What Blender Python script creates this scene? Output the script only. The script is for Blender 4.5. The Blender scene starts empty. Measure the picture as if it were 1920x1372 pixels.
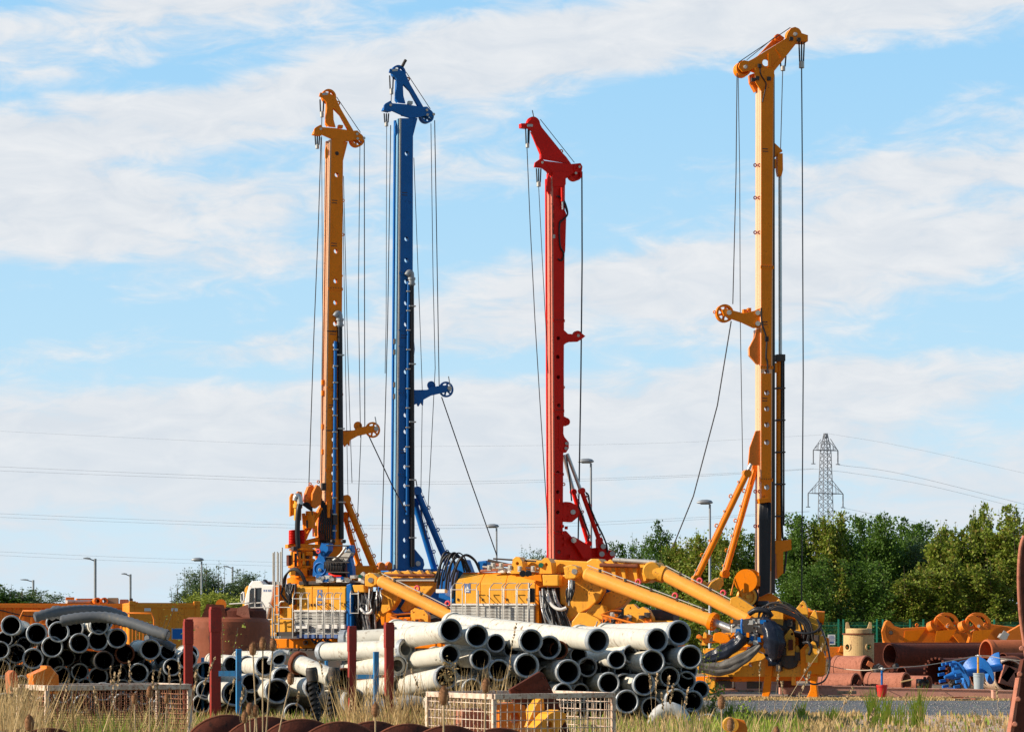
import bpy, bmesh, math, random
from mathutils import Vector, Matrix, noise as mnoise
random.seed(11)
S = bpy.context.scene
COL = S.collection
F = 4800.0; HY = 1192.0; EYE = 2.0
R = math.radians
# ---------------------------------------------------------------- mesh builder
class MB:
    def __init__(s): s.v = []; s.f = []; s.sm = []
    def add(s, vs, fs, smooth=False):
        o = len(s.v); s.v.extend([tuple(p) for p in vs])
        for f in fs: s.f.append(tuple(i + o for i in f)); s.sm.append(smooth)
    def box(s, c, d, rz=0, M=None):
        hx, hy, hz = d[0]/2, d[1]/2, d[2]/2
        vs = [Vector((x*hx, y*hy, z*hz)) for x in (-1,1) for y in (-1,1) for z in (-1,1)]
        if M is None: M = Matrix.Rotation(rz, 3, 'Z')
        s.add([M @ p + Vector(c) for p in vs], [(0,1,3,2),(4,6,7,5),(0,4,5,1),(2,3,7,6),(0,2,6,4),(1,5,7,3)])
    def bar(s, a, b, w, h=None):
        a, b = Vector(a), Vector(b); d = b - a
        if d.length < 1e-6: return
        h = h or w
        q = d.to_track_quat('Z', 'Y').to_matrix()
        s.box((a+b)/2, (w, h, d.length), M=q)
    def tube(s, pts, r, n=10, cap=True, closed=False):
        P = [Vector(p) for p in pts]; N = len(P)
        rr = r if isinstance(r, (list, tuple)) else [r]*N
        vs = []; fs = []; up = None
        for i in range(N):
            t = (P[min(i+1, N-1)] - P[max(i-1, 0)])
            t = t.normalized() if t.length > 1e-9 else Vector((0,0,1))
            if up is None: up = t.orthogonal().normalized()
            up = (up - t*up.dot(t))
            up = up.normalized() if up.length > 1e-6 else t.orthogonal().normalized()
            sd = t.cross(up)
            for k in range(n):
                a = 2*math.pi*k/n
                vs.append(P[i] + (up*math.cos(a) + sd*math.sin(a))*rr[i])
        for i in range(N-1):
            for k in range(n):
                fs.append((i*n+k, i*n+(k+1)%n, (i+1)*n+(k+1)%n, (i+1)*n+k))
        s.add(vs, fs, True)
        if cap:
            s.add(vs[:n], [tuple(range(n))]); s.add(vs[-n:], [tuple(range(n))])
    def lathe(s, a, b, prof, n=20, smooth=True, arc=None):
        """prof: list of (distance along a->b, radius); one surface of revolution"""
        a, b = Vector(a), Vector(b); t = (b-a).normalized()
        up = t.orthogonal().normalized(); sd = t.cross(up)
        m = n if arc is None else n+1
        def ring(d, r):
            return [a + t*d + (up*math.cos(k) + sd*math.sin(k))*r for k in
                    [(2*math.pi if arc is None else arc)*i/n for i in range(m)]]
        for (d0, r0), (d1, r1) in zip(prof[:-1], prof[1:]):
            vs = ring(d0, max(r0, 1e-4)) + ring(d1, max(r1, 1e-4))
            rng = range(n)
            s.add(vs, [(k, (k+1) % m, m+(k+1) % m, m+k) for k in rng], smooth)
    def pipe(s, a, b, ro, ri, n=28):
        L = (Vector(b)-Vector(a)).length
        s.lathe(a, b, [(0, ri), (0, ro), (L, ro), (L, ri), (0, ri)], n)
    def prism(s, front, back, holes_f=(), holes_b=()):
        """front/back: matching 3D loops; holes likewise"""
        bm = bmesh.new()
        for loops in ((front, holes_f), (back, holes_b)):
            edges = []
            for lp in [loops[0]] + list(loops[1]):
                vv = [bm.verts.new(p) for p in lp]
                for i in range(len(vv)): edges.append(bm.edges.new((vv[i], vv[(i+1) % len(vv)])))
            bmesh.ops.triangle_fill(bm, use_beauty=False, use_dissolve=False, edges=edges)
        bm.verts.index_update(); bm.faces.ensure_lookup_table()
        s.add([v.co.copy() for v in bm.verts], [tuple(v.index for v in f.verts) for f in bm.faces])
        bm.free()
        for lf, lb in [(front, back)] + list(zip(holes_f, holes_b)):
            n = len(lf)
            s.add(list(lf)+list(lb), [(i, (i+1) % n, n+(i+1) % n, n+i) for i in range(n)], n > 14 and lf is not front)
    def torus(s, c, axis, Rr, r, n=14, m=6, a0=0, a1=2*math.pi):
        c = Vector(c); t = Vector(axis).normalized(); up = t.orthogonal().normalized(); sd = t.cross(up)
        pts = [c + (up*math.cos(a0+(a1-a0)*i/n) + sd*math.sin(a0+(a1-a0)*i/n))*Rr for i in range(n+1)]
        s.tube(pts, r, m, cap=False)
    def build(s, name, mat, parent=None, bevel=0):
        me = bpy.data.meshes.new(name)
        me.from_pydata(s.v, [], s.f)
        me.polygons.foreach_set('use_smooth', s.sm)
        bm = bmesh.new(); bm.from_mesh(me)
        bmesh.ops.remove_doubles(bm, verts=bm.verts, dist=1e-5) if bevel else None
        bmesh.ops.recalc_face_normals(bm, faces=bm.faces)
        bm.to_mesh(me); bm.free()
        me.materials.append(mat)
        o = bpy.data.objects.new(name, me); COL.objects.link(o)
        if parent is not None: o.parent = parent
        if bevel:
            md = o.modifiers.new('bevel', 'BEVEL'); md.width = bevel; md.segments = 2; md.limit_method = 'ANGLE'; md.angle_limit = R(50)
        return o
SPLIT = {'bolt','pin','clamp','hook_eye','lifting_eye','eye','mast_collar','clamp_plate','rail_slot','small_fitting','pulley','emblem_mark','cable_run','lug_hole','hose_bundle','hose_loop','winch_bar','arm_lug','hand_rail'}
def islands(mb):
    idx = {}; par = []
    def find(a):
        while par[a] != a: par[a] = par[par[a]]; a = par[a]
        return a
    key = []
    for v in mb.v:
        k = (round(v[0],3), round(v[1],3), round(v[2],3))
        if k not in idx: idx[k] = len(par); par.append(len(par))
        key.append(idx[k])
    for f in mb.f:
        for i in f[1:]:
            a, b = find(key[f[0]]), find(key[i])
            if a != b: par[a] = b
    out = {}
    for f, sm in zip(mb.f, mb.sm): out.setdefault(find(key[f[0]]), []).append((f, sm))
    res = []
    for fs in out.values():
        m = MB(); mp = {}
        for f, sm in fs:
            g = []
            for i in f:
                if i not in mp: mp[i] = len(m.v); m.v.append(mb.v[i])
                g.append(mp[i])
            m.f.append(tuple(g)); m.sm.append(sm)
        res.append(m)
    return res
def tag(o, label=None, cat=None, group=None, kind=None):
    if label: o['label'] = label
    if cat: o['category'] = cat
    if group: o['group'] = group
    if kind: o['kind'] = kind
    return o
def empty(name, loc=(0,0,0), rz=0):
    o = bpy.data.objects.new(name, None); COL.objects.link(o)
    o.location = loc; o.rotation_euler = (0, 0, rz); o.empty_display_size = .3
    return o
def copy_tree(o, parent=None):
    c = o.copy(); COL.objects.link(c)
    if parent is not None: c.parent = parent
    for ch in o.children: copy_tree(ch, c)
    return c
def wp(px, py, D):     # a point of the place at distance D
    return Vector(((px-960)/F*D, D, EYE + (HY-py)/F*D))
def catmull(P, k=6):
    P = [Vector(p) for p in P]; out = []
    Q = [P[0]*2-P[1]] + P + [P[-1]*2-P[-2]]
    for i in range(1, len(Q)-2):
        for j in range(k):
            t = j/k; a, b, c, d = Q[i-1], Q[i], Q[i+1], Q[i+2]
            out.append(.5*((2*b) + (c-a)*t + (2*a-5*b+4*c-d)*t*t + (3*b-a-3*c+d)*t**3))
    out.append(P[-1]); return out
class Frame:
    """a thing standing at distance D, turned by yaw; drawings are made on planes w metres in front of its middle plane"""
    def __init__(s, name, px, D, yaw):
        s.a = R(yaw); s.D = D; s.O = Vector(((px-960)/F*D, D, 0))
        s.root = empty(name, s.O, s.a) if name else None
        s.s = F/D
    def p(s, px, py, w=0):
        ca, sa = math.cos(s.a), math.sin(s.a); k = (px-960)/F
        u = (k*(s.O.y - w*ca) - s.O.x - w*sa)/(ca - k*sa)
        y = s.O.y + u*sa - w*ca
        return Vector((u, -w, EYE + (HY-py)/F*y))
    def plate(s, mb, pts, w0, w1, holes=(), z=None):
        """outline in picture units, front at w1, back at w0, holes = (x, y, r)"""
        if z: pts = [z(*q) for q in pts]; holes = [(*z(h[0], h[1]), h[2]/z.s) for h in holes]
        f = [s.p(x, y, w1) for x, y in pts]; b = [Vector((q.x, -w0, q.z)) for q in f]
        hf = []; hb = []
        for (x, y, r) in holes:
            c = s.p(x, y, w1); rr = r/s.s
            lp = [Vector((c.x+rr*math.cos(t*math.pi/8), -w1, c.z+rr*math.sin(t*math.pi/8))) for t in range(16)]
            hf.append(lp); hb.append([Vector((q.x, -w0, q.z)) for q in lp])
        mb.prism(f, b, hf, hb)
    def tube(s, mb, pts, r, n=8, z=None, smooth=0):
        if z: pts = [(*z(q[0], q[1]), q[2]) for q in pts]
        P = [s.p(*q) for q in pts]
        if smooth: P = catmull(P, smooth)
        mb.tube(P, r, n)
    def box(s, mb, x0, y0, x1, y1, w0, w1):
        s.plate(mb, [(x0,y0),(x1,y0),(x1,y1),(x0,y1)], w0, w1)
    def sheave(s, mb, x, y, r, w0, w1, z=None, spokes=6, solid=False):
        if z: (x, y), r = z(x, y), r/z.s
        c = s.p(x, y, w1); r = r/s.s; a = c; b = Vector((c.x, -w0, c.z)); L = w1-w0
        mb.lathe(a, b, [(0, r*.76), (0, r), (L*.3, r), (L*.5, r*.9), (L*.7, r), (L, r), (L, r*.76), (0, r*.76)], 28)
        mb.lathe(a - Vector((0,.02,0)), b, [(0, 0), (0, r*.2), (L+.02, r*.2)], 12)
        if solid: mb.lathe(a+Vector((0,L*.35,0)), b, [(0, 0), (0, r*.8), (L*.3, r*.8), (L*.3, 0)], 24)
        else:
            for k in range(spokes):
                t = math.pi*2*k/spokes + .3
                m = (a+b)/2; d = Vector((math.cos(t), 0, math.sin(t)))
                mb.box(m + d*r*.47, (r*.62, L*.35, r*.24), M=Matrix.Rotation(-t, 3, 'Y'))
            mb.lathe(a+Vector((0,L*.35,0)), b, [(0, 0), (0, r*.36), (L*.3, r*.36), (L*.3, 0)], 16)
    def lug(s, mb, x, y, r, w, up=True):
        c = s.p(x, y, w); rr = r/s.s
        mb.torus(c, (0,1,0), rr*.75, rr*.3, 12, 6)
class Z:
    def __init__(s, ox, oy, k): s.ox, s.oy, s.s = ox, oy, k
    def __call__(s, x, y): return (s.ox + x/s.s, s.oy + y/s.s)
# ---------------------------------------------------------------- materials
def newmat(name):
    m = bpy.data.materials.new(name); m.use_nodes = True; nt = m.node_tree
    for n in list(nt.nodes):
        if n.type == 'BSDF_PRINCIPLED': P = n
    return m, nt, P
def N(nt, t, **kw):
    n = nt.nodes.new(t)
    for k, v in kw.items():
        if k.startswith('i_'): n.inputs[k[2:]].default_value = v
        else: setattr(n, k, v)
    return n
def mixcol(nt, fac, a, b, mode='MIX'):
    n = nt.nodes.new('ShaderNodeMix'); n.data_type = 'RGBA'; n.blend_type = mode
    for sock, v in ((n.inputs[0], fac), (n.inputs[6], a), (n.inputs[7], b)):
        if hasattr(v, 'links') or isinstance(v, bpy.types.NodeSocket): nt.links.new(v, sock)
        elif isinstance(v, (int, float)): sock.default_value = v
        else: sock.default_value = (*v, 1)
    return n.outputs[2]
def ramp(nt, src, lo, hi, a=0., b=1.):
    n = nt.nodes.new('ShaderNodeMapRange'); n.inputs[1].default_value = lo; n.inputs[2].default_value = hi
    n.inputs[3].default_value = a; n.inputs[4].default_value = b
    nt.links.new(src, n.inputs[0]); return n.outputs[0]
def noisef(nt, scale, vec=None, detail=4, rough=.55, dist=0):
    n = N(nt, 'ShaderNodeTexNoise'); n.inputs['Scale'].default_value = scale; n.inputs['Detail'].default_value = detail
    n.inputs['Roughness'].default_value = rough; n.inputs['Distortion'].default_value = dist
    if vec is not None: nt.links.new(vec, n.inputs['Vector'])
    return n.outputs['Fac']
def objvec(nt, scale=(1,1,1), rnd=True):
    tc = N(nt, 'ShaderNodeTexCoord'); mp = N(nt, 'ShaderNodeMapping'); mp.inputs['Scale'].default_value = scale
    nt.links.new(tc.outputs['Object'], mp.inputs['Vector'])
    if rnd:
        oi = N(nt, 'ShaderNodeObjectInfo'); ml = N(nt, 'ShaderNodeMath', operation='MULTIPLY'); ml.inputs[1].default_value = 37.
        nt.links.new(oi.outputs['Random'], ml.inputs[0]); nt.links.new(ml.outputs[0], mp.inputs['Location'])
    return mp.outputs['Vector']
def surf(name, col, wear=(.2,.1,.05), amount=.25, rough=.45, metal=0, scale=2., streak=True, bump=.15, var=.12, spec=.32, fine=14.):
    m, nt, P = newmat(name)
    v = objvec(nt); vs = objvec(nt, (5, 5, .5))
    big = noisef(nt, scale, v, 6, .65); fn = noisef(nt, fine, v, 5, .7); st = noisef(nt, 2.2, vs, 5, .6)
    oi = N(nt, 'ShaderNodeObjectInfo')
    c = mixcol(nt, ramp(nt, big, .3, .7, 0, 1), [x*(1-var) for x in col], [min(1, x*(1+var)) for x in col])
    c = mixcol(nt, ramp(nt, oi.outputs['Random'], 0, 1, 0, .5*var*2), c, [x*.75 for x in col])
    lo = .72 - amount*.5
    if streak: c = mixcol(nt, ramp(nt, st, lo, lo+.16, 0, .65), c, [col[i]*.45+wear[i]*.5 for i in range(3)])
    mu = N(nt, 'ShaderNodeMath', operation='MULTIPLY'); nt.links.new(ramp(nt, fn, .52, .66), mu.inputs[0]); nt.links.new(ramp(nt, big, lo-.1, lo+.05), mu.inputs[1])
    c = mixcol(nt, mu.outputs[0], c, wear)
    nt.links.new(c, P.inputs['Base Color'])
    nt.links.new(ramp(nt, fn, .3, .7, rough-.08, min(1, rough+.15)), P.inputs['Roughness'])
    P.inputs['Metallic'].default_value = metal; P.inputs['Specular IOR Level'].default_value = spec
    bp = N(nt, 'ShaderNodeBump'); bp.inputs['Strength'].default_value = bump; bp.inputs['Distance'].default_value = .02
    nt.links.new(fn, bp.inputs['Height']); nt.links.new(bp.outputs[0], P.inputs['Normal'])
    return m
M = {}
M['yellow'] = surf('yellow_paint', (.86,.39,.035), (.12,.05,.02), .3, .38)
M['amber'] = surf('amber_mast_paint', (.90,.235,.002), (.16,.05,.01), .2, .36, spec=.2)
M['gold'] = surf('sunlit_mast_paint', (.86,.48,.26), (.12,.05,.02), .25, .28)  # paler than the amber paint so the mast side looks sunlit
M['orange'] = surf('orange_paint', (.78,.20,.012), (.16,.05,.02), .22, .42)
M['drum'] = surf('red_brown_drum_rust', (.27,.075,.034), (.15,.05,.03), .35, .7, var=.15, spec=.3, fine=5)
M['pinkbeam'] = surf('sunlit_pink_primer', (.66,.33,.24), (.30,.13,.08), .35, .75, var=.15)  # lightened so the dim front of the beams looks sunlit
M['dorange'] = surf('container_orange', (.80,.27,.014), (.2,.07,.02), .25, .5)
M['railpale'] = surf('pale_orange_guide_rail', (.72,.40,.22), (.2,.09,.05), .35, .35)  # these three rail colours are lightened to suit the sunlit mast sides
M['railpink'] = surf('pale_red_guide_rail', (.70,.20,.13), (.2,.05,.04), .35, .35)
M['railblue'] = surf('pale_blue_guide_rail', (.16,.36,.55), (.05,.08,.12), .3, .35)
M['blue'] = surf('blue_paint', (.004,.125,.42), (.02,.03,.06), .18, .36, spec=.25)
M['bblue'] = surf('bright_blue_paint', (.02,.16,.52), (.02,.05,.12), .2, .4)
M['rackblue'] = surf('chipped_blue_paint', (.045,.24,.50), (.12,.05,.03), .4, .55)
M['cyl'] = surf('orange_yellow_cylinder_paint', (.88,.37,.06), (.40,.18,.05), .12, .28)
M['red'] = surf('red_paint', (.72,.009,.002), (.08,.02,.015), .15, .4, spec=.2)
M['rackred'] = surf('dull_red_paint', (.32,.032,.022), (.12,.05,.04), .35, .6)
M['pink'] = surf('red_lifting_eye', (.75,.08,.10), (.2,.05,.05), .1, .5)
M['white'] = surf('white_paint', (.78,.76,.72), (.35,.25,.16), .15, .4)
M['pipe'] = surf('cream_white_pipe', (.63,.60,.52), (.24,.16,.10), .38, .5, scale=1.2, fine=7)
M['pipe2'] = surf('grey_white_pipe', (.54,.55,.54), (.20,.16,.12), .5, .55, scale=1.4, fine=9)
M['collar'] = surf('grey_steel_collar', (.38,.42,.46), (.13,.085,.06), .5, .5, metal=.15)
M['pipein'] = surf('dark_pipe_bore', (.022,.02,.022), (.04,.025,.02), .3, .85, spec=.2)
M['hose'] = surf('grey_corrugated_hose', (.11,.12,.135), (.2,.18,.15), .25, .5, streak=False)
M['rubber'] = surf('black_rubber', (.018,.018,.022), (.06,.05,.05), .2, .38, streak=False)
M['tarp'] = surf('black_plastic_wrap', (.014,.018,.032), (.05,.05,.06), .15, .25, streak=False, bump=.6, fine=5)
M['tarp2'] = surf('grey_brown_tarp', (.13,.12,.11), (.22,.19,.15), .3, .5, streak=False, bump=.6, fine=5)
M['steel'] = surf('bare_steel', (.55,.55,.54), (.22,.19,.16), .2, .32, metal=.7)
M['galv'] = surf('galvanised_rail', (.50,.48,.44), (.25,.2,.16), .3, .4, metal=.35)
M['grille'] = surf('silver_grille', (.62,.61,.57), (.3,.27,.22), .2, .5, metal=.2)
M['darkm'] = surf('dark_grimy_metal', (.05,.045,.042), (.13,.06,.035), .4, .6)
M['rust'] = surf('brown_rust', (.23,.072,.036), (.10,.035,.022), .5, .85, var=.3, spec=.2, bump=.35)
M['drust'] = surf('dark_rust', (.13,.033,.018), (.05,.02,.014), .5, .8, var=.3, spec=.25, bump=.35)
M['prust'] = surf('pinkish_primer_rust', (.44,.17,.11), (.22,.08,.05), .45, .8, var=.2, spec=.2, bump=.25)
M['orust'] = surf('orange_primer_rust', (.52,.15,.06), (.25,.08,.04), .4, .75, var=.2, spec=.2)
M['cream'] = surf('cream_paint_rusty', (.62,.42,.19), (.25,.10,.05), .35, .6)
M['cage'] = surf('cream_paint_flaking', (.72,.60,.48), (.30,.10,.04), .6, .7, fine=22, scale=5)
M['cagewire'] = surf('rusty_wire', (.34,.15,.08), (.15,.055,.03), .6, .75, fine=22, scale=5)
M['stonepale'] = surf('pale_stone', (.42,.31,.22), (.25,.18,.13), .4, .9, var=.35)
M['stonegrey'] = surf('grey_stone', (.22,.21,.20), (.12,.1,.09), .4, .9, var=.4)
M['wood'] = surf('weathered_timber', (.42,.30,.19), (.2,.14,.09), .3, .8)
M['glass'] = surf('dark_cab_glass', (.03,.035,.04), (.05,.05,.05), .05, .1, streak=False, bump=0, spec=.8)
M['lamp'] = surf('grey_lamp_metal', (.30,.32,.34), (.2,.18,.16), .15, .45, metal=.4)
M['pylon'] = surf('pylon_grey_steel', (.19,.20,.23), (.15,.15,.15), .1, .7, bump=0)
M['green'] = surf('green_fence_paint', (.02,.22,.14), (.03,.08,.06), .15, .45)
M['decalblue'] = surf('blue_sticker', (.10,.17,.38), (.2,.2,.25), .2, .5)
M['bucketred'] = surf('red_plastic_bucket', (.62,.025,.03), (.5,.35,.1), .3, .4)
M['bucketgrey'] = surf('grey_plastic_bucket', (.36,.42,.47), (.5,.42,.25), .3, .4)
M['rope'] = surf('pale_rope', (.52,.45,.36), (.3,.25,.2), .2, .8, streak=False)
M['wire'] = surf('steel_rope', (.05,.05,.055), (.06,.05,.05), .2, .5, metal=.4, streak=False, bump=0)
M['mesh'] = surf('black_mesh_panel', (.02,.02,.022), (.05,.04,.04), .2, .7)
M['teasel'] = surf('brown_seed_head', (.27,.13,.06), (.12,.06,.03), .3, .9, streak=False)
M['stalk'] = surf('dry_stalk', (.46,.33,.19), (.3,.2,.1), .3, .85, streak=False, bump=0)
M['bark'] = surf('grey_brown_bark', (.10,.075,.055), (.05,.04,.03), .3, .9)
def leafmat(name, a, b, c=None):
    m, nt, P = newmat(name)
    g = N(nt, 'ShaderNodeNewGeometry')
    n1 = noisef(nt, .9, g.outputs['Position'], 3); 
    n2 = N(nt, 'ShaderNodeTexWhiteNoise'); n2.noise_dimensions = '3D'
    sc = N(nt, 'ShaderNodeVectorMath', operation='SNAP'); sc.inputs[1].default_value = (.12,.12,.12)
    nt.links.new(g.outputs['Position'], sc.inputs[0]); nt.links.new(sc.outputs[0], n2.inputs['Vector'])
    col = mixcol(nt, ramp(nt, n1, .35, .65), a, b)
    col = mixcol(nt, ramp(nt, n2.outputs['Value'], 0, 1, 0, .6), col, b)
    if c: col = mixcol(nt, ramp(nt, n2.outputs['Value'], .8, .95, 0, .8), col, c)
    nt.links.new(col, P.inputs['Base Color']); P.inputs['Roughness'].default_value = .55; P.inputs['Specular IOR Level'].default_value = .25
    tr = N(nt, 'ShaderNodeBsdfTranslucent'); nt.links.new(col, tr.inputs['Color'])
    mx = N(nt, 'ShaderNodeMixShader'); mx.inputs[0].default_value = .3
    out = [n for n in nt.nodes if n.type == 'OUTPUT_MATERIAL'][0]
    nt.links.new(P.outputs[0], mx.inputs[1]); nt.links.new(tr.outputs[0], mx.inputs[2]); nt.links.new(mx.outputs[0], out.inputs[0])
    return m
M['leaf1'] = leafmat('dark_green_leaf', (.04,.095,.012), (.11,.20,.026))
M['leaf2'] = leafmat('olive_green_leaf', (.09,.15,.016), (.24,.30,.035), (.36,.24,.07))
M['leaf3'] = leafmat('blue_green_leaf', (.06,.12,.05), (.15,.21,.09))
M['leaf4'] = leafmat('yellow_green_leaf', (.20,.24,.03), (.32,.36,.06))
M['grass'] = leafmat('green_grass', (.13,.23,.018), (.30,.38,.045), (.46,.36,.12))
M['dry'] = leafmat('straw_grass', (.44,.29,.12), (.60,.43,.20), (.30,.17,.07))
# ---------------------------------------------------------------- light and sky
SUN_AZ = math.atan2(-.93, -.30)      # direction towards the sun, from the left and a little behind the camera
SUN_EL = R(27)
sd = Vector((-.975, -.20, 0)).normalized()*math.cos(SUN_EL) + Vector((0,0,math.sin(SUN_EL)))
ld = bpy.data.lights.new('sun', 'SUN'); ld.energy = 5.0; ld.angle = R(.5); ld.color = (1, .88, .72)
lo = bpy.data.objects.new('sun', ld); COL.objects.link(lo); lo.rotation_euler = sd.to_track_quat('Z', 'Y').to_euler()
W = bpy.data.worlds.new('World'); S.world = W; W.use_nodes = True
nt = W.node_tree; nt.nodes.clear()
out = N(nt, 'ShaderNodeOutputWorld'); bg = N(nt, 'ShaderNodeBackground'); nt.links.new(bg.outputs[0], out.inputs[0])
sky = N(nt, 'ShaderNodeTexSky'); sky.sky_type = 'NISHITA'; sky.sun_disc = False
sky.sun_elevation = SUN_EL; sky.sun_rotation = math.atan2(sd.x, sd.y); sky.air_density = 1.2; sky.dust_density = .6; sky.ozone_density = 3.5
sky.altitude = 50
tc = N(nt, 'ShaderNodeTexCoord'); sp = N(nt, 'ShaderNodeSeparateXYZ'); nt.links.new(tc.outputs['Generated'], sp.inputs[0])
def mth(op, a, b=None, c=None):
    n = N(nt, 'ShaderNodeMath', operation=op)
    for i, v in enumerate((a, b, c)):
        if v is None: continue
        if isinstance(v, (int, float)): n.inputs[i].default_value = v
        else: nt.links.new(v, n.inputs[i])
    return n.outputs[0]
az = mth('ARCTAN2', sp.outputs[0], sp.outputs[1]); el = mth('ARCSINE', sp.outputs[2])
# softly warp the bands
cv = N(nt, 'ShaderNodeCombineXYZ'); nt.links.new(az, cv.inputs[0]); nt.links.new(mth('MULTIPLY', el, 1.0), cv.inputs[1])
rot = N(nt, 'ShaderNodeMapping'); rot.inputs['Rotation'].default_value = (0,0,R(-9)); rot.inputs['Scale'].default_value = (9, 32, 1)
nt.links.new(cv.outputs[0], rot.inputs['Vector'])
n1 = noisef(nt, 1.0, rot.outputs[0], 7, .6, .3)
rot2 = N(nt, 'ShaderNodeMapping'); rot2.inputs['Rotation'].default_value = (0,0,R(-16)); rot2.inputs['Scale'].default_value = (34, 95, 1)
nt.links.new(cv.outputs[0], rot2.inputs['Vector'])
n2 = noisef(nt, 1.0, rot2.outputs[0], 6, .62, .6)
def band(cx, cy, sx, sy, slope, wt):
    u0 = (cx-960)/F; v0 = (HY-cy)/F; k = -slope
    du = mth('DIVIDE', mth('SUBTRACT', az, u0), sx/F)
    dv = mth('DIVIDE', mth('SUBTRACT', mth('SUBTRACT', el, v0), mth('MULTIPLY', mth('SUBTRACT', az, u0), k)), sy/F)
    q = mth('ADD', mth('POWER', mth('ABSOLUTE', du), 4.), mth('POWER', mth('ABSOLUTE', dv), 2.))
    return mth('MULTIPLY', mth('EXPONENT', mth('MULTIPLY', q, -1.)), wt)
BANDS = [(700,175,1500,75,-.17,.75),(1400,50,700,60,-.1,.6),(200,60,420,40,-.12,.5),(180,420,430,95,.0,.7),(520,370,500,50,-.05,.35),
         (1150,580,780,62,-.10,.7),(560,800,1000,85,-.05,.75),(1500,760,500,60,-.12,.4),(1750,345,330,45,-.1,.65),(1700,470,500,50,-.1,.55),
         (960,950,1900,130,0,.42),(700,860,900,50,-.03,.3),(1250,480,520,35,-.15,.3),
         (260,180,330,26,-.15,-.6),(250,610,520,45,.02,-.55),(1500,205,420,60,-.1,-.6),(1000,400,260,50,-.1,-.35),(1100,310,300,40,-.1,-.2),(800,690,800,22,-.04,-.4)]
tot = None
for b in BANDS:
    o_ = band(*b); tot = o_ if tot is None else mth('ADD', tot, o_)
den = mth('ADD', mth('ADD', mth('MULTIPLY', tot, .62), mth('MULTIPLY', n1, 1.35)), mth('MULTIPLY', n2, .95))
mask = ramp(nt, den, 1.04, 1.56, 0, .95)
mask.node.interpolation_type = 'SMOOTHSTEP'
# cloud body: paler on top, greyer low down
cl = mixcol(nt, ramp(nt, n2, .35, .7), (5.9,6.25,6.7), (7.0,7.1,7.25))
lowh = ramp(nt, el, .0, .10, 1., 0.)
cl = mixcol(nt, lowh, cl, (5.6,6.2,6.8))
tint = mixcol(nt, ramp(nt, el, -.02, .24), (5.5,7.3,8.1), (2.9,5.6,8.1))
tint = mixcol(nt, ramp(nt, el, .28, 1.0), tint, (.7,1.7,3.6))
skyc = mixcol(nt, .9, sky.outputs[0], tint)
hz = mixcol(nt, ramp(nt, el, 0, .11, .68, 0.), skyc, (5.6,6.7,7.7))
cl = mixcol(nt, ramp(nt, el, .3, .9), cl, (2.6,2.9,3.3))
fin = mixcol(nt, mask, hz, cl)
bk = ramp(nt, sp.outputs[1], -.5, .45, .58, 1.)
fin = mixcol(nt, 1., fin, N(nt, 'ShaderNodeCombineColor').outputs[0], 'MULTIPLY')
cc = [n for n in nt.nodes if n.type == 'COMBINE_COLOR'][0]
for i in range(3): nt.links.new(bk, cc.inputs[i])
nt.links.new(fin, bg.inputs['Color']); bg.inputs['Strength'].default_value = .094
S.view_settings.view_transform = 'Standard'; S.view_settings.look = 'None'; S.view_settings.exposure = .38; S.view_settings.gamma = 1
S.cycles.max_bounces = 6; S.cycles.use_adaptive_sampling = True
# ---------------------------------------------------------------- camera
cd = bpy.data.cameras.new('camera'); cam = bpy.data.objects.new('camera', cd); COL.objects.link(cam); S.camera = cam
cam.location = (0, 0, EYE); cam.rotation_euler = (R(90), 0, 0)
cd.sensor_width = 36; cd.sensor_fit = 'HORIZONTAL'; cd.lens = F*36/1920; cd.shift_y = (HY-686)/1920
cd.clip_end = 8000; cd.clip_start = .5
cd.dof.use_dof = True; cd.dof.focus_distance = 80; cd.dof.aperture_fstop = 16
# ---------------------------------------------------------------- ground
def sheet(name, pts, z, mat):
    mb = MB(); mb.add([(x, y, z) for x, y in pts], [tuple(range(len(pts)))])
    return tag(mb.build(name, mat), kind='structure')
def groundmat():
    m, nt, P = newmat('rough_ground'); g = N(nt, 'ShaderNodeNewGeometry')
    a = noisef(nt, .12, g.outputs['Position'], 6); b = noisef(nt, 3., g.outputs['Position'], 8, .7); c_ = noisef(nt, .8, g.outputs['Position'], 5)
    c = mixcol(nt, ramp(nt, b, .35, .65), (.16,.115,.07), (.34,.26,.16))
    c = mixcol(nt, ramp(nt, c_, .45, .58, 0, .8), c, (.14,.17,.04))
    nt.links.new(c, P.inputs['Base Color']); P.inputs['Roughness'].default_value = .95
    bp = N(nt, 'ShaderNodeBump'); bp.inputs['Strength'].default_value = .5; bp.inputs['Distance'].default_value = .08
    nt.links.new(b, bp.inputs['Height']); nt.links.new(bp.outputs[0], P.inputs['Normal']); return m
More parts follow.
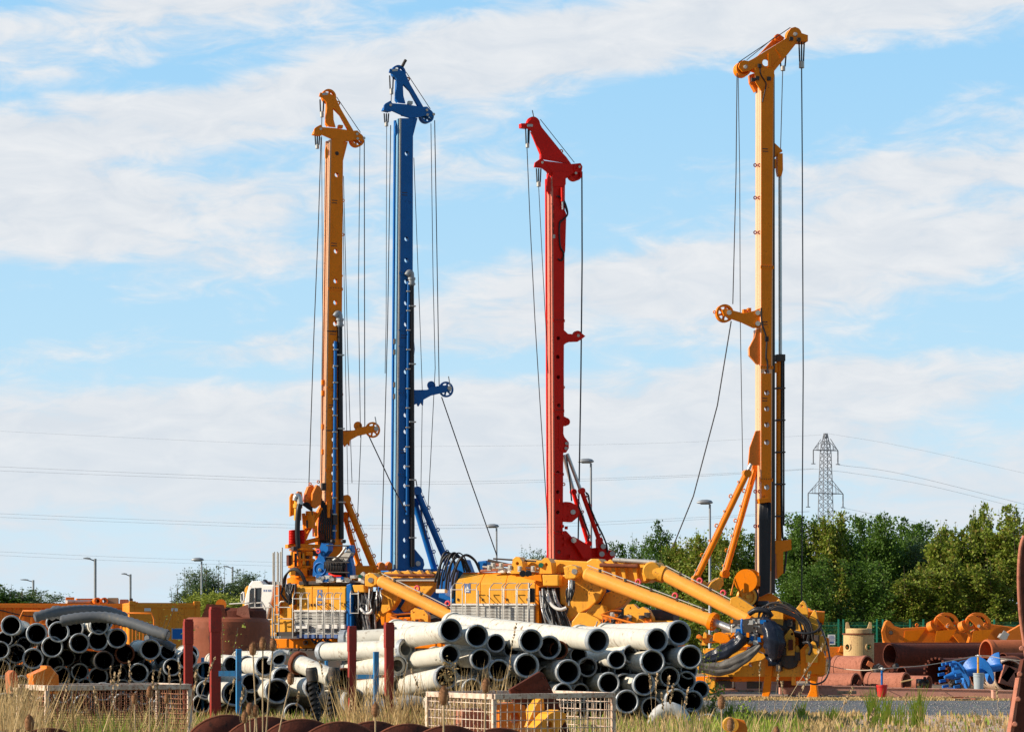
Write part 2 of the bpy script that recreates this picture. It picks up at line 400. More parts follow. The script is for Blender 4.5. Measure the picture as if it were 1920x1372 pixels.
def gravelmat(name, a, b):
    m, nt, P = newmat(name); g = N(nt, 'ShaderNodeNewGeometry')
    v = N(nt, 'ShaderNodeTexVoronoi'); v.inputs['Scale'].default_value = 14; nt.links.new(g.outputs['Position'], v.inputs['Vector'])
    f = noisef(nt, .7, g.outputs['Position'], 7, .65)
    mp = N(nt, 'ShaderNodeMapping'); mp.inputs['Scale'].default_value = (.06,.9,1); nt.links.new(g.outputs['Position'], mp.inputs['Vector'])
    st = noisef(nt, 1.6, mp.outputs[0], 6, .6)
    c = mixcol(nt, ramp(nt, f, .35, .65), a, b)
    c = mixcol(nt, ramp(nt, st, .5, .62, 0, .6), c, [x*.55 for x in a])
    c = mixcol(nt, .35, c, v.outputs['Color'], 'OVERLAY')
    nt.links.new(c, P.inputs['Base Color']); P.inputs['Roughness'].default_value = .9
    bp = N(nt, 'ShaderNodeBump'); bp.inputs['Strength'].default_value = .6; bp.inputs['Distance'].default_value = .03
    nt.links.new(v.outputs['Distance'], bp.inputs['Height']); nt.links.new(bp.outputs[0], P.inputs['Normal']); return m
sheet('ground', [(-4000,-200),(4000,-200),(4000,6000),(-4000,6000)], 0, groundmat())
sheet('yard', [(-80,82),(60,80),(60,140),(-80,140)], .004, gravelmat('yard_gravel', (.24,.17,.115), (.38,.28,.19)))
sheet('gravel_verge', [(9,50),(40,50),(40,63.5),(7,65)], .004, gravelmat('pale_gravel', (.40,.27,.18), (.60,.44,.31)))
sheet('road', [(-60,66),(7,65),(40,63.5),(40,77.5),(6,79.5),(-60,81)], .008, gravelmat('old_asphalt', (.075,.08,.09), (.17,.165,.165)))
# ---------------------------------------------------------------- trees
def leaf(mb, p, d, s, rnd):
    """one small folded leaf"""
    d = d.normalized(); sdv = d.cross(Vector((rnd.uniform(-1,1), rnd.uniform(-1,1), rnd.uniform(-1,1))))
    sdv = sdv.normalized()*s*.33 if sdv.length > 1e-3 else Vector((s*.33,0,0))
    mb.add([p, p+d*s*.5+sdv, p+d*s, p+d*s*.5-sdv], [(0,1,2,3)])
def tree_template(seed, mat, h=8., wid=2.4, nb=46, per=260, ls=.17, low=.08, spiky=.5, trunk=.11):
    rnd = random.Random(seed)
    root = empty('tree')
    tb = MB(); cb = MB()
    tb.tube(catmull([(0,0,0),(.05,.03,h*.3),(-.06,.04,h*.6),(.03,0,h*.88)], 4), [trunk*(1-.85*i/12) for i in range(13)], 7)
    for b in range(nb):
        f = low + (1-low)*(b/nb)**.9; z0 = h*f*.86
        az = rnd.uniform(0, 6.283); reach = wid*(1-f**2.2*.72)*rnd.uniform(.45, 1.08)
        rise = h*rnd.uniform(.06, .16)*(1+spiky*f)
        a = Vector((0,0,z0)); e = Vector((math.cos(az)*reach, math.sin(az)*reach, z0+rise+reach*.12))
        if b > nb*.86: e = Vector((rnd.uniform(-.5,.5)*wid, rnd.uniform(-.5,.5)*wid, h*rnd.uniform(.86, 1.08)))
        mid = (a+e)/2 + Vector((0,0,-rise*.12)) + Vector((rnd.uniform(-.2,.2),)*3)
        path = catmull([a, mid, e], 5)
        tb.tube(path, [max(.012, trunk*.35*(1-f)*(1-i/11)+.01) for i in range(len(path))], 5, cap=False)
        dirv = (e-a).normalized()
        for k in range(int(per*rnd.uniform(.7, 1.2))):
            t = rnd.random()**.6; i = min(int(t*(len(path)-1)), len(path)-2)
            c = path[i].lerp(path[i+1], t*(len(path)-1)-i)
            rad = .16 + .52*(1-t)*.8 + .14*math.sin(t*19+b)
            off = Vector((rnd.gauss(0,1), rnd.gauss(0,1), rnd.gauss(0,.8)))*rad*.62
            p = c + off
            if p.z < .1: continue
            leaf(cb, p, (off.normalized() + dirv*.5 + Vector((rnd.uniform(-1,1), rnd.uniform(-1,1), rnd.uniform(-1.,.5)))), ls*rnd.uniform(.6,1.25), rnd)
    if spiky >= .7 and h > 6:
        for k in range(7):
            a0_ = Vector((rnd.uniform(-.6,.6)*wid, rnd.uniform(-.6,.6)*wid, h*rnd.uniform(.72,.86))); e0_ = a0_+Vector((rnd.uniform(-.12,.12), rnd.uniform(-.12,.12), h*rnd.uniform(.14,.28)))
            tb.tube([a0_, a0_.lerp(e0_, .5)+Vector((.03,0,0)), e0_], [.02,.014,.006], 4, cap=False)
            for q in range(34):
                t = rnd.random(); leaf(cb, a0_.lerp(e0_, t)+Vector((rnd.gauss(0,.07), rnd.gauss(0,.07), 0)), Vector((rnd.uniform(-1,1), rnd.uniform(-1,1), rnd.uniform(-1,.4))), ls*rnd.uniform(.5,1.1), rnd)
    tb.build('trunk', M['bark'], root); cb.build('crown', mat, root)
    return root
def place_tree(src, first, px, top, D, h0, wid, label, cat, group, rz):
    r = src if first else copy_tree(src)
    z = EYE + (HY-top)/F*D
    r.location = ((px-960)/F*D, D, -.05); r.scale = (wid, wid, z/h0/1.03); r.rotation_euler = (0,0,rz)
    r.name = 'tree' if cat == 'tree' else 'bush'
    return tag(r, label, cat, group)
T = {'a': tree_template(1, M['leaf1'], nb=52, per=300), 'b': tree_template(2, M['leaf2'], nb=50, per=290, ls=.2, spiky=.7),
     'c': tree_template(3, M['leaf2'], nb=44, per=300, ls=.22, wid=2.2, spiky=1.), 'd': tree_template(4, M['leaf3'], h=8, wid=1.7, nb=40, per=210, ls=.13, spiky=.9),
     'e': tree_template(5, M['leaf1'], nb=48, per=310, ls=.16, wid=2.6, spiky=.35),
     'f': tree_template(6, M['leaf4'], h=4, wid=1.9, nb=46, per=240, ls=.13, spiky=.3, low=.02)}
used = set()
GT = 'trees behind the green fence'
TL = [ # template, px, top, D, width scale, label
 ('a',1172,1018,150,.8,'dark tree with a small pointed top right of the red mast foot'),
 ('d',1200,1005,152,.9,'bluish green tree just right of the low dark tree by the red mast'),
 ('e',1238,978,148,.85,'dark green tree with a narrow top, taller than its neighbours right of the red rig'),
 ('b',1276,1002,140,.85,'olive green tree directly left of the slim street lamp near the gold rig'),
 ('c',1318,992,138,.9,'light olive tree standing behind the slim street lamp near the gold rig'),
 ('b',1362,985,136,.9,'bright olive tree seen between the two orange backstays of the gold mast'),
 ('a',1404,1000,138,.8,'dark tree just left of the tall gold mast'),
 ('a',1500,965,134,1.0,'broad dark green tree immediately right of the tall gold mast'),
 ('b',1555,952,133,.9,'olive tree directly in front of the electricity pylon'),
 ('e',1592,975,135,.95,'dark green tree on the right side of the electricity pylon'),
 ('a',1655,966,132,.95,'tall dark tree with a rounded dense top above the cream casing head'),
 ('e',1700,985,134,.9,'shadowed dark tree above the first orange boom arm'),
 ('d',1735,1000,133,1.2,'lower bluish tree in the dip of the tree line'),
 ('c',1765,975,130,.95,'light olive tree with thin upright shoots left of the tall shoot'),
 ('c',1815,980,128,1.05,'olive tree full of yellowish leaves above the orange sheave wheels'),
 ('b',1843,938,129,.6,'slender olive tree with the single highest upright shoot'),
 ('c',1880,955,128,1.0,'leafy olive tree second from the right edge of the photo'),
 ('b',1925,940,127,1.0,'olive tree cut by the right edge of the photo'),
 ('e',1690,972,146,1.1,'dark tree behind the dip of the tree line, left half'),
 ('a',1728,982,147,1.1,'dark tree behind the dip of the tree line, right half'),
 ('a',1625,970,147,1.1,'dark tree set back behind the gap right of the pylon'),
 ('e',1478,985,146,1.1,'dark tree set back just right of the gold mast hoses'),
 ('b',1790,985,145,1.1,'olive tree set back behind the thin upright shoots'),
 ('e',1530,1040,126,.9,'lower dark tree hugging the fence near the gold rig'),
 ('a',1620,1050,126,1.0,'lower dark tree hugging the fence behind the cream casing head'),
 ('c',1700,1060,125.5,.9,'lower light green tree hugging the fence behind the first orange boom arm'),
 ('c',1770,1040,125.5,.9,'lower light green tree hugging the fence behind the left sheave wheel'),
 ('b',1850,1045,125.5,1.0,'lower olive tree hugging the fence behind the right sheave wheel'),
]
rr = random.Random(5)
for t, px, top, D, w, lab in TL:
    place_tree(T[t], t not in used, px, top, D, 8.5 if t in 'bc' else 8.3, w*.9, lab, 'tree', GT, rr.uniform(0, 6)); used.add(t)
GL = 'far trees on the left horizon'
for t, px, top, D, w, lab in [
 ('d',372,1058,210,1.0,'slim bluish tree behind the round headed street lamp on the left'),
 ('d',396,1052,212,.9,'tallest bluish tree right of the round headed street lamp'),
 ('d',425,1085,214,1.1,'small bluish tree behind the far slim lamp post'),
 ('d',446,1060,210,1.0,'bluish tree just left of the white cab, taller than the one beside it'),
 ('d',476,1068,212,.9,'bluish tree behind the roof of the white cab'),
 ('d',352,1082,208,.8,'low bluish tree at the left end of the clump beside the white cab'),
 ('e',12,1092,170,.8,'dark low tree at the far left edge behind the orange container'),
 ('d',30,1095,171,1.1,'bluish low tree second from the left edge'),
 ('e',48,1102,172,.7,'dark low tree under the leftmost street lamp'),
 ('d',75,1100,170,1.1,'bluish low tree right of the leftmost street lamp'),
 ('d',100,1122,172,.7,'smallest low tree at the right end of the left edge clump'),
 ('d',992,1022,160,.5,'small dark tree left of the foot of the red mast'),
 ('d',1010,1020,161,.5,'small bushy treetop touching the foot of the red mast'),
 ('d',650,1075,190,.7,'little treetop seen between the orange backstays of the left rig'),
 ('d',815,1085,190,.6,'little treetop seen right of the blue rig backstays'),
 ]:
    place_tree(T[t], t not in used, px, top, D, 8.5, w*1.5, lab, 'tree', GL, rr.uniform(0, 6)); used.add(t)
for px, top, D, w, lab in [(395,1100,150,1.0,'rounded yellow green bush right of the orange container'),(428,1098,148,1.0,'bright yellow green bush between container and white cab'),
    (462,1112,146,1.0,'yellow green bush directly behind the white cab'),(375,1140,147,.8,'low yellow green bush at the foot of the round headed lamp')]:
    place_tree(T['f'], 'f' not in used, px, top, D, 4.2, w*1.5, lab, 'bush', 'yellow green bushes', rr.uniform(0, 6)); used.add('f')
# a treetop poking in at the left edge
def sprig(name, base, tip, n, mat, label, cat='plant', s=.12, spread=.14, group=None, seed=1):
    r = empty(name, base); rnd = random.Random(seed); st = MB(); lf = MB(); d = Vector(tip)-Vector(base)
    for k in range(5):
        e = d*rnd.uniform(.7,1) + Vector((rnd.uniform(-1,1), rnd.uniform(-1,1), 0))*d.length*.22
        pa = catmull([(0,0,0), e*.5+Vector((0,0,d.length*.05)), e], 4); st.tube(pa, .008, 4)
        for i in range(n//5):
            q = pa[rnd.randrange(1, len(pa))] + Vector((rnd.gauss(0,1), rnd.gauss(0,1), rnd.gauss(0,1)))*spread*.6
            leaf(lf, q, Vector((rnd.uniform(-1,1), rnd.uniform(-1,1), rnd.uniform(-.6,.8))), s*rnd.uniform(.6,1.2), rnd)
    st.build('stem', M['bark'], r); lf.build('foliage', mat, r)
    return tag(r, label, cat, group)
# ---------------------------------------------------------------- street lamps
def lamp_round(px, top, D, flip, label):
    z = EYE + (HY-top)/F*D; r = empty('street_lamp', ((px-960)/F*D, D, 0)); sgn = -1 if flip else 1
    mb = MB(); mb.tube([(0,0,0),(0,0,1.2),(0,0,1.25),(0,0,z-.15)], [.11,.10,.07,.05], 12); mb.build('pole', M['lamp'], r)
    hd = MB(); c = Vector((sgn*.22, 0, z-.08))
    prof = [(-.40,.02),(-.33,.10),(-.15,.17),(.1,.18),(.28,.13),(.36,.03)]
    vs = []; fs = []; n = 14
    for i, (t, q) in enumerate(prof):
        for k in range(n):
            a = 2*math.pi*k/n; vs.append(c + Vector((sgn*t*-1, math.cos(a)*q*1.1, math.sin(a)*q*(.85 if math.sin(a) > 0 else .35))))
    for i in range(len(prof)-1):
        for k in range(n): fs.append((i*n+k, i*n+(k+1)%n, (i+1)*n+(k+1)%n, (i+1)*n+k))
    hd.add(vs, fs, True); hd.add(vs[:n], [tuple(range(n))]); hd.add(vs[-n:], [tuple(range(n))])
    h = hd.build('lamp_head', M['lamp'], r)
    gl = MB(); gl.box((c.x, 0, c.z-.055), (.42,.22,.04)); gl.build('lens', M['glass'], h)
    return tag(r, label, 'street lamp', 'street lamps around the yard')
def lamp_arm(px, top, D, arm, label):
    z = EYE + (HY-top)/F*D; r = empty('street_lamp', ((px-960)/F*D, D, 0))
    mb = MB(); mb.tube([(0,0,0),(0,0,z)], .09, 10); mb.build('pole', M['lamp'], r)
    mb = MB(); mb.tube([(0,0,z-.15),(-arm*.45,0,z-.02)], .04, 8); mb.build('arm', M['lamp'], r)
    mb = MB(); mb.prism([(-arm*.4,-.13,z-.06),(-arm*.4,-.13,z+.06),(-arm*.62,-.13,z+.09),(-arm,-.13,z+.05),(-arm*.95,-.13,z)], [(-arm*.4,.13,z-.06),(-arm*.4,.13,z+.06),(-arm*.62,.13,z+.09),(-arm,.13,z+.05),(-arm*.95,.13,z)])
    mb.build('lamp_head', M['lamp'], r, bevel=.02)
    return tag(r, label, 'street lamp', 'street lamps around the yard')
lamp_round(1108,862,118,True,'tall grey street lamp right of the red rig with a bulbous white lit head')
lamp_round(1331,939,118,True,'grey street lamp with domed head standing left of the gold mast backstays')
lamp_round(931,984,140,True,'small domed street lamp between the blue rig and the red mast')
lamp_round(378,1047,150,True,'domed street lamp in front of the bluish trees right of the orange container')
lamp_arm(178.5,1047,170,.80,'tallest slim street lamp with flat arm behind the orange container')
lamp_arm(244.5,1076,200,.72,'slim street lamp with flat arm above the corner of two orange containers')
lamp_arm(62.5,1087,215,1.1,'leftmost slim street lamp rising above the low trees')
lamp_arm(436,1062,230,.9,'thin flat armed street lamp in front of trees left of the white cab')
# ---------------------------------------------------------------- pylon and power lines
def pylon():
    D = 560; s = F/D; x0 = (1548-960)/F*D; r = empty('electricity_pylon', (x0, D, 0), R(20))
    def zz(y): return EYE + (HY-y)/s
    def W(z):     # half width of the body
        pts = [(0,3.2),(zz(970),1.6),(zz(912),1.45),(zz(845),1.15),(zz(812),.35)]
        for (a, wa), (b, wb) in zip(pts[:-1], pts[1:]):
            if z <= b: return .76*(wa + (wb-wa)*(z-a)/(b-a))
        return .24
    mb = MB(); lv = [zz(y) for y in (1208,1165,1125,1090,1060,1035,1010,990,970,955,940,926,912,899,886,873,860,847,836,825,812)]
    lv[0] = 0
    cs = [(-1,-1),(1,-1),(1,1),(-1,1)]
    for a, b in zip(lv[:-1], lv[1:]):
        wa, wb = W(a), W(b)
        for i in range(4):
            p, q = cs[i], cs[(i+1)%4]
            mb.bar((p[0]*wa,p[1]*wa,a), (p[0]*wb,p[1]*wb,b), .13)
            mb.bar((p[0]*wa,p[1]*wa,a), (q[0]*wb,q[1]*wb,b), .08); mb.bar((q[0]*wa,q[1]*wa,a), (p[0]*wb,p[1]*wb,b), .08)
    mb.build('lattice_tower', M['pylon'], r)
    ends = []
    for y, half, yt in ((844,3.0,828),(925,4.25,905)):
        ab = MB(); z = zz(y); zt = zz(yt); w = W(z)
        for sg in (-1, 1):
            tip = Vector((sg*half*1.0, 0, z)); 
            for yy in (-1, 1):
                ab.bar((sg*w, yy*w, z), tip, .14); ab.bar((sg*w*.9, yy*w*.9, zt+.6), tip, .1)
                for k in (.3,.6):
                    ab.bar((sg*w+(tip.x-sg*w)*k, yy*w*(1-k), z), (sg*w*.9+(tip.x-sg*w*.9)*k, yy*w*.9*(1-k), zt+.6+(z-zt-.6)*k), .08)
            ends.append(tip)
        ab.bar((-w, 0, z), (w, 0, z), .2); ab.build('cross_arm', M['pylon'], r)
    for e in ends:
        ib = MB(); ib.tube([e, e-Vector((0,0,3.0))], .13, 6); ib.tube([e-Vector((.5,0,3.0)), e-Vector((-.5,0,3.0))], .09, 5); ib.build('insulator', M['pylon'], r)
    return tag(r, 'grey steel lattice pylon rising behind the trees on the right', 'pylon')
pylon()
def cable(pts, label, D=560, r=.035, Dend=None):
    r *= .55
    n = len(pts); P = [wp(x, y, D) for x, y in pts]
    mb = MB(); mb.tube(catmull(P, 6), r, 5, cap=False)
    tag(mb.build('power_line', M['pylon']), label, 'power line', 'overhead power lines')
cable([(-60,805),(300,823),(600,835),(900,836),(1250,830),(1540,815)], 'single highest thin power line running left from the pylon tip', r=.025)
cable([(-60,872),(300,888),(700,902),(1000,900),(1300,890),(1526,878)], 'upper wire of the pair crossing behind the masts at arm height', r=.04)
cable([(-60,880),(300,894),(700,907),(1000,904),(1300,893),(1527,879)], 'lower wire of the pair crossing behind the masts at arm height', r=.04)
cable([(-60,960),(300,975),(600,984),(1000,982),(1300,970),(1517,958)], 'upper wire of the pair crossing above the blue rig base', r=.04)
cable([(-60,967),(300,981),(600,990),(1000,988),(1300,974),(1518,959)], 'lower wire of the pair crossing above the blue rig base', r=.04)
cable([(-60,1031),(200,1043),(460,1052),(560,1054)], 'upper low wire ending behind the left rig ladders', r=.035)
cable([(-60,1038),(200,1050),(460,1059),(560,1061)], 'lower low wire ending behind the left rig ladders', r=.035)
cable([(1549,812),(1700,838),(1980,900)], 'highest thin wire running right from the pylon tip', r=.03)
cable([(1571,871),(1700,890),(1980,960)], 'wire from the upper right insulator to the right edge', r=.05)
cable([(1527,879),(1600,887),(1750,912),(1980,970)], 'wire from the upper left insulator passing the tower to the right', r=.045)
cable([(1582,952),(1640,964),(1740,984),(1900,1030)], 'wire from the lower right insulator sinking behind the trees', r=.045)
# ---------------------------------------------------------------- containers
def container(px0, px1, top, D, yaw, length, depth, label, mat, panels=True, doors=False, z0=.15, hh=None):
    fr = Frame('container', px0, D, yaw); r = fr.root
    zt = EYE + (HY-top)/F*D; L = length; d = depth; h = zt - z0
    wall = MB()
    n = int(L/.28); xs = [L*i/n for i in range(n+1)]
    if panels:       # corrugated front sheet
        pts = []
        for i in range(n):
            a, b = xs[i], xs[i+1]; w_ = b-a
            pts += [(a,0), (a+w_*.25,0), (a+w_*.35,.04), (a+w_*.9,.04)]
        pts.append((L,0)); vs = [(x, y+.03, z0+.15) for x, y in pts]+[(x, y+.03, zt-.12) for x, y in pts]; m_ = len(pts)
        wall.add(vs, [(i,i+1,m_+i+1,m_+i) for i in range(m_-1)])
    else: wall.box((L/2,.04,z0+h/2), (L-.1,.04,h-.2))
    wall.box((.02,d/2,z0+h/2),(.04,d-.1,h-.2)); wall.box((L-.02,d/2,z0+h/2),(.04,d-.1,h-.2)); wall.box((L/2,d-.03,z0+h/2),(L-.1,.04,h-.2))
    wall.build('wall', mat, r)
    rf = MB(); rf.box((L/2,d/2,zt-.03),(L,d,.05)); rf.build('roof', mat, r)
    fm = MB()
    for x in (.06, L-.06):
        for y in (.06, d-.06): fm.box((x,y,z0+h/2),(.14,.14,h-.02))
    for y in (.05, d-.05): fm.box((L/2,y,z0+.08),(L-.28,.12,.16)); fm.box((L/2,y,zt-.10),(L-.28,.11,.12))
    for x in (.06, L-.06): fm.box((x,d/2,z0+.08),(.11,d-.28,.16)); fm.box((x,d/2,zt-.10),(.11,d-.28,.12))
    for x in (.09, L-.09): fm.box((x,.07,zt-.02),(.2,.2,.13))
    fm.build('frame', mat, r, bevel=.008)
    sk = MB()
    for x in (.3, L-.3): sk.box((x,d/2,z0/2),(.25,d,z0))
    sk.build('skid', M['wood'], r)
    tag(r, label, 'container'); return fr, r, L, zt
c1, r1, L1, zt1 = container(-60,248,1130,83,8,5.45,2.3,'long orange corrugated container behind the left pipe stack','' or M['orange'])
hb = MB(); hb.tube(catmull([(.9,-.06,zt1-.2),(1.9,-.08,zt1-.42),(3.0,-.08,zt1-.42),(4.2,-.07,zt1-.22)],5), .02, 6); 
hb.build('hanging_cable', M['rubber'], r1)
c2, r2, L2, zt2 = container(243,370,1129,80,14,2.2,2.3,'plain orange box container with white plates right of the corrugated one', M['dorange'], panels=False)
sm = MB()
for x in (.95, 1.38, 1.75): sm.box((x,.012,zt2-1.4),(.05,.03,2.4))
sm.build('door_seam', M['dorange'], r2)
for x in (.56, 1.40):
    lb = MB(); lb.box((x,.01,zt2-.22),(.2,.012,.09)); p_ = lb.build('plate', M['white'], r2)
    for k in range(6):
        gb = MB(); gb.box((x-.07+.028*k,.0025,zt2-.22),(.016,.004,.03)); 
        gb.build('mark', M['galv'], p_)
pb = MB(); pb.box((1.52,.01,zt2-.98),(.42,.02,.36)); pp = pb.build('sign_panel', M['galv'], r2); pb = MB(); pb.box((1.52,-.006,zt2-.98),(.37,.012,.31)); pb.build('sign_face', M['decalblue'] if 0 else M['blue'], pp)
# goods on the corrugated container's roof
def roofbox(px0, px1, y0, y1, D, name, label, cat, mat, dp=.35):
    a = wp(px0, y1, D); b = wp(px1, y0, D); mb = MB(); zb = zt1-.005 if a.z < zt1+.08 else a.z
    mb.box(((a.x+b.x)/2, D, (zb+b.z)/2), (b.x-a.x, dp, b.z-zb), rz=.1)
    mb.box(((a.x+b.x)/2, D, b.z+.008), ((b.x-a.x)*.9, dp*.86, .012), rz=.1)
    return tag(mb.build(name, mat, bevel=.01), label, cat)
roofbox(202,222,1121,1130,84.4,'timber_block','weathered timber block on the container roof right of the two orange tubes','timber',M['wood'])
roofbox(225,241,1124,1130,84.4,'timber_block','flatter pinkish timber block at the right end of the container roof','timber',M['prust'])
roofbox(243,249,1122,1129,81.2,'small_crate','tiny dark crate on the corner of the plain orange container','crate',M['darkm'],.12)
for i, px in enumerate((183,196)):
    a = wp(px, 1126.0, 84.0); mb = MB(); mb.pipe(a, a+Vector((-.25,1.0,0)), .105, .065, 20)
    mb.lathe(a-Vector((-.0025,.01,0)), a+Vector((-.02,.1,0)), [(0,.065),(0,.115),(.06,.115),(.06,.1)], 20)
    tag(mb.build('tube', M['orange']), ['left', 'right'][i]+' one of two orange tubes lying end on atop the container', 'tube', 'orange tubes on the roof')
mb = MB(); a = wp(125,1128.5,84.2); b = wp(168,1128,84.8); a.z = b.z = zt1+.06
mb.tube([a, b], .06, 12); tag(mb.build('tube', M['galv']), 'silver tube lying lengthwise on the roof of the corrugated container', 'tube')
mb = MB(); a = wp(126,1124,84.6); b = wp(176,1125,84.6); a.z = zt1+.05; b.z = zt1+.05
mb.bar((a.x,84.5,zt1+.06), (b.x,85.3,zt1+.06), .12, .10); mb.bar((a.x-.02,84.44,zt1+.16), (a.x+.25,84.5,zt1+.16), .1, .1); mb.bar((a.x+.3,84.6,zt1+.14), (b.x,85.3,zt1+.15), .07, .06)
tag(mb.build('beam', M['orange']), 'orange steel bracket beam lying at the left of the container roof load', 'beam')
# orange hand rail in front of the containers
fr = Frame('guard_rail', 38, 74, 0); r = fr.root; zr = fr.p(40,1145,0)
for (xa, xb, yt) in ((38,118,1145),(228,289,1149)):
    mb = MB(); a = fr.p(xa,yt+12,0); b = fr.p(xa+5,yt,0); c = fr.p(xb-5,yt,0); d = fr.p(xb,yt+12,0)
    mb.tube([Vector((a.x,0,.0)), a, b, c, d, Vector((d.x,0,0))], .028, 8)
    for k in range(1, 9):
        x = a.x+(d.x-a.x)*k/9; mb.tube([(x,0,.9),(x,0,a.z-.22)], .012, 5)
    mb.tube([(a.x,0,a.z-.2),(d.x,0,a.z-.2)], .018, 6); mb.tube([(a.x,0,.9),(d.x,0,.9)], .018, 6)
    mb.build('rail_panel', M['orange'], r)
tag(r, 'low orange tubular guard rail in front of the orange containers', 'railing')
# ---------------------------------------------------------------- green mesh fence with sign
fr = Frame('mesh_fence', 1700, 122, 0); r = fr.root; z1 = fr.p(1700,1165,0).z
xa = fr.p(1480,0,0).x; xb = fr.p(1990,0,0).x
mb = MB(); z = .1
while z < z1:
    mb.box(((xa+xb)/2, 0, z), (xb-xa, .012, .014 if int(z*5) % 4 else .03)); z += .2
x = xa
while x < xb: mb.box((x, .008, z1/2), (.006, .005, z1)); x += .05
tag(mb.build('mesh_panel', M['green'], r))
for px in (1489,1531,1572,1581,1644,1655,1706,1731,1790,1806,1864,1940):
    pb = MB(); q = fr.p(px,1163,.0); pb.box((q.x, -.05, (z1+.12)/2), (.07,.07,z1+.12)); pb.build('post', M['green'], r)
tag(r, 'green welded mesh fence with steel posts in front of the trees', 'fence')
a = wp(1552,1189,121.6); b = wp(1566,1208,121.6)
r = empty('notice_sign', ((a.x+b.x)/2, 121.6, b.z)); mb = MB(); w = b.x-a.x; h = a.z-b.z
mb.box((0,0,h/2),(w,.02,h)); mb.box((-w*.5-.02,.25,h*.4),(.03,.62,.04)); mb.build('board', M['white'], r)
for i, (y0, y1, wd) in enumerate(((.84,.9,.6),(.72,.78,.75),(.60,.66,.8),(.50,.54,.7),(.40,.44,.8),(.12,.34,.62))):
    q = MB(); q.box((0,-.013,h*(y0+y1)/2),(w*wd,.004,h*(y1-y0))); q.build('text_line', M['decalblue'], r)
tag(r, 'small white notice with blue text hung on the green fence', 'sign')
# ---------------------------------------------------------------- stacks of pipes
ORD = ['first','second','third','fourth','fifth','sixth','seventh','eighth','ninth','tenth','eleventh','twelfth','thirteenth','fourteenth']
def tpipe(mx, my, r, D, tail=None, az=14, tilt=0, L=5.5, mat='pipe', seg=0, rim='collar', flange=False):
    """a pipe with its mouth towards us; tail = picture position and distance of its far end"""
    a = wp(mx, my, D); Rr = r*D/F
    if tail: b = wp(*tail); L = (b-a).length
    else: b = a + Vector((-math.sin(R(az)), math.cos(R(az)), math.tan(R(tilt))))*L
    t = (b-a).normalized()
    root = empty('pipe', a); A = Vector((0,0,0)); B = b-a
    ri = Rr*.82; body = Rr*.88
    m = MB(); m.lathe(A+t*.10, B, [(0, body), (L-.1, body)], 26); 
    if seg:
        for k in range(1, seg): 
            d = L*k/seg; m.lathe(A, B, [(d-.07, body), (d-.06, body*1.05), (d+.05, body*1.05), (d+.06, body)], 26)
    m.lathe(A+t*(L-.2), B, [(0, body), (0, Rr), (.2, Rr), (.2, ri)], 26)
    m.build('body', M[mat], root)
    c = MB()
    c.lathe(A, B, [(.012, ri*1.02), (0, ri*1.06), (0, Rr*.94), (.02, Rr), (.09, Rr), (.11, Rr*.96), (.17, Rr*.96), (.19, body)], 32)
    c.lathe(A, B, [(.012, ri*1.02), (.03, ri*.97), (.06, ri*.97)], 32)
    if flange: c.lathe(A, B, [(0, ri), (0, Rr*1.12), (.04, Rr*1.12), (.04, body)], 32)
    c.build('collar', M[rim], root)
    i = MB(); i.lathe(A, B, [(.06, ri*.97), (L-.25, ri*.97), (L-.25, 0)], 24)  # near-black wall and an added end cap keep the open bore dark
    i.build('capped_bore', M['pipein'], root)
    return root, a
def stack(lst, name, D0, group, az, rowh=21):
    items = []
    rnd = random.Random(name)
    for it in lst:
        mx, my, r = it[:3]; kw = dict(it[3]) if len(it) > 3 else {}
        back = kw.pop('back', 0)
        kw.setdefault('az', az + rnd.uniform(-3, 3)); kw.setdefault('tilt', rnd.uniform(-1.2, .6))
        lab = kw.pop('label', None)
        D = kw.pop('D', D0 + back*1.0 + rnd.uniform(-.12, .12))
        # keep everything above the ground
        root, a = tpipe(mx, my, r, D, **kw)
        items.append([my, mx, root, lab, back, r])
    rows = {}
    for it in items: rows.setdefault(int((it[0]-1150)//rowh), []).append(it)
    for ri, key in enumerate(sorted(rows)):
        row = sorted(rows[key], key=lambda q: q[1]); n = len(row)
        for i, it in enumerate(row):
            if it[3] is None:
                ORD_ = ORD; w = ['set back', 'pale rimmed', 'grey rimmed'][0 if it[4] else (1 if it[5] > 21 else 2)]
                pos = 'leftmost' if i == 0 else 'rightmost' if i == n-1 else ORD[i] + ' from left' if i <= n//2 else ORD[n-1-i] + ' from right'
                it[3] = f'{w} pipe mouth in {ORD[ri]} row of the {name}, {pos}'
            tag(it[2], it[3], 'pipe', group)
b1 = {'back': 1}; 
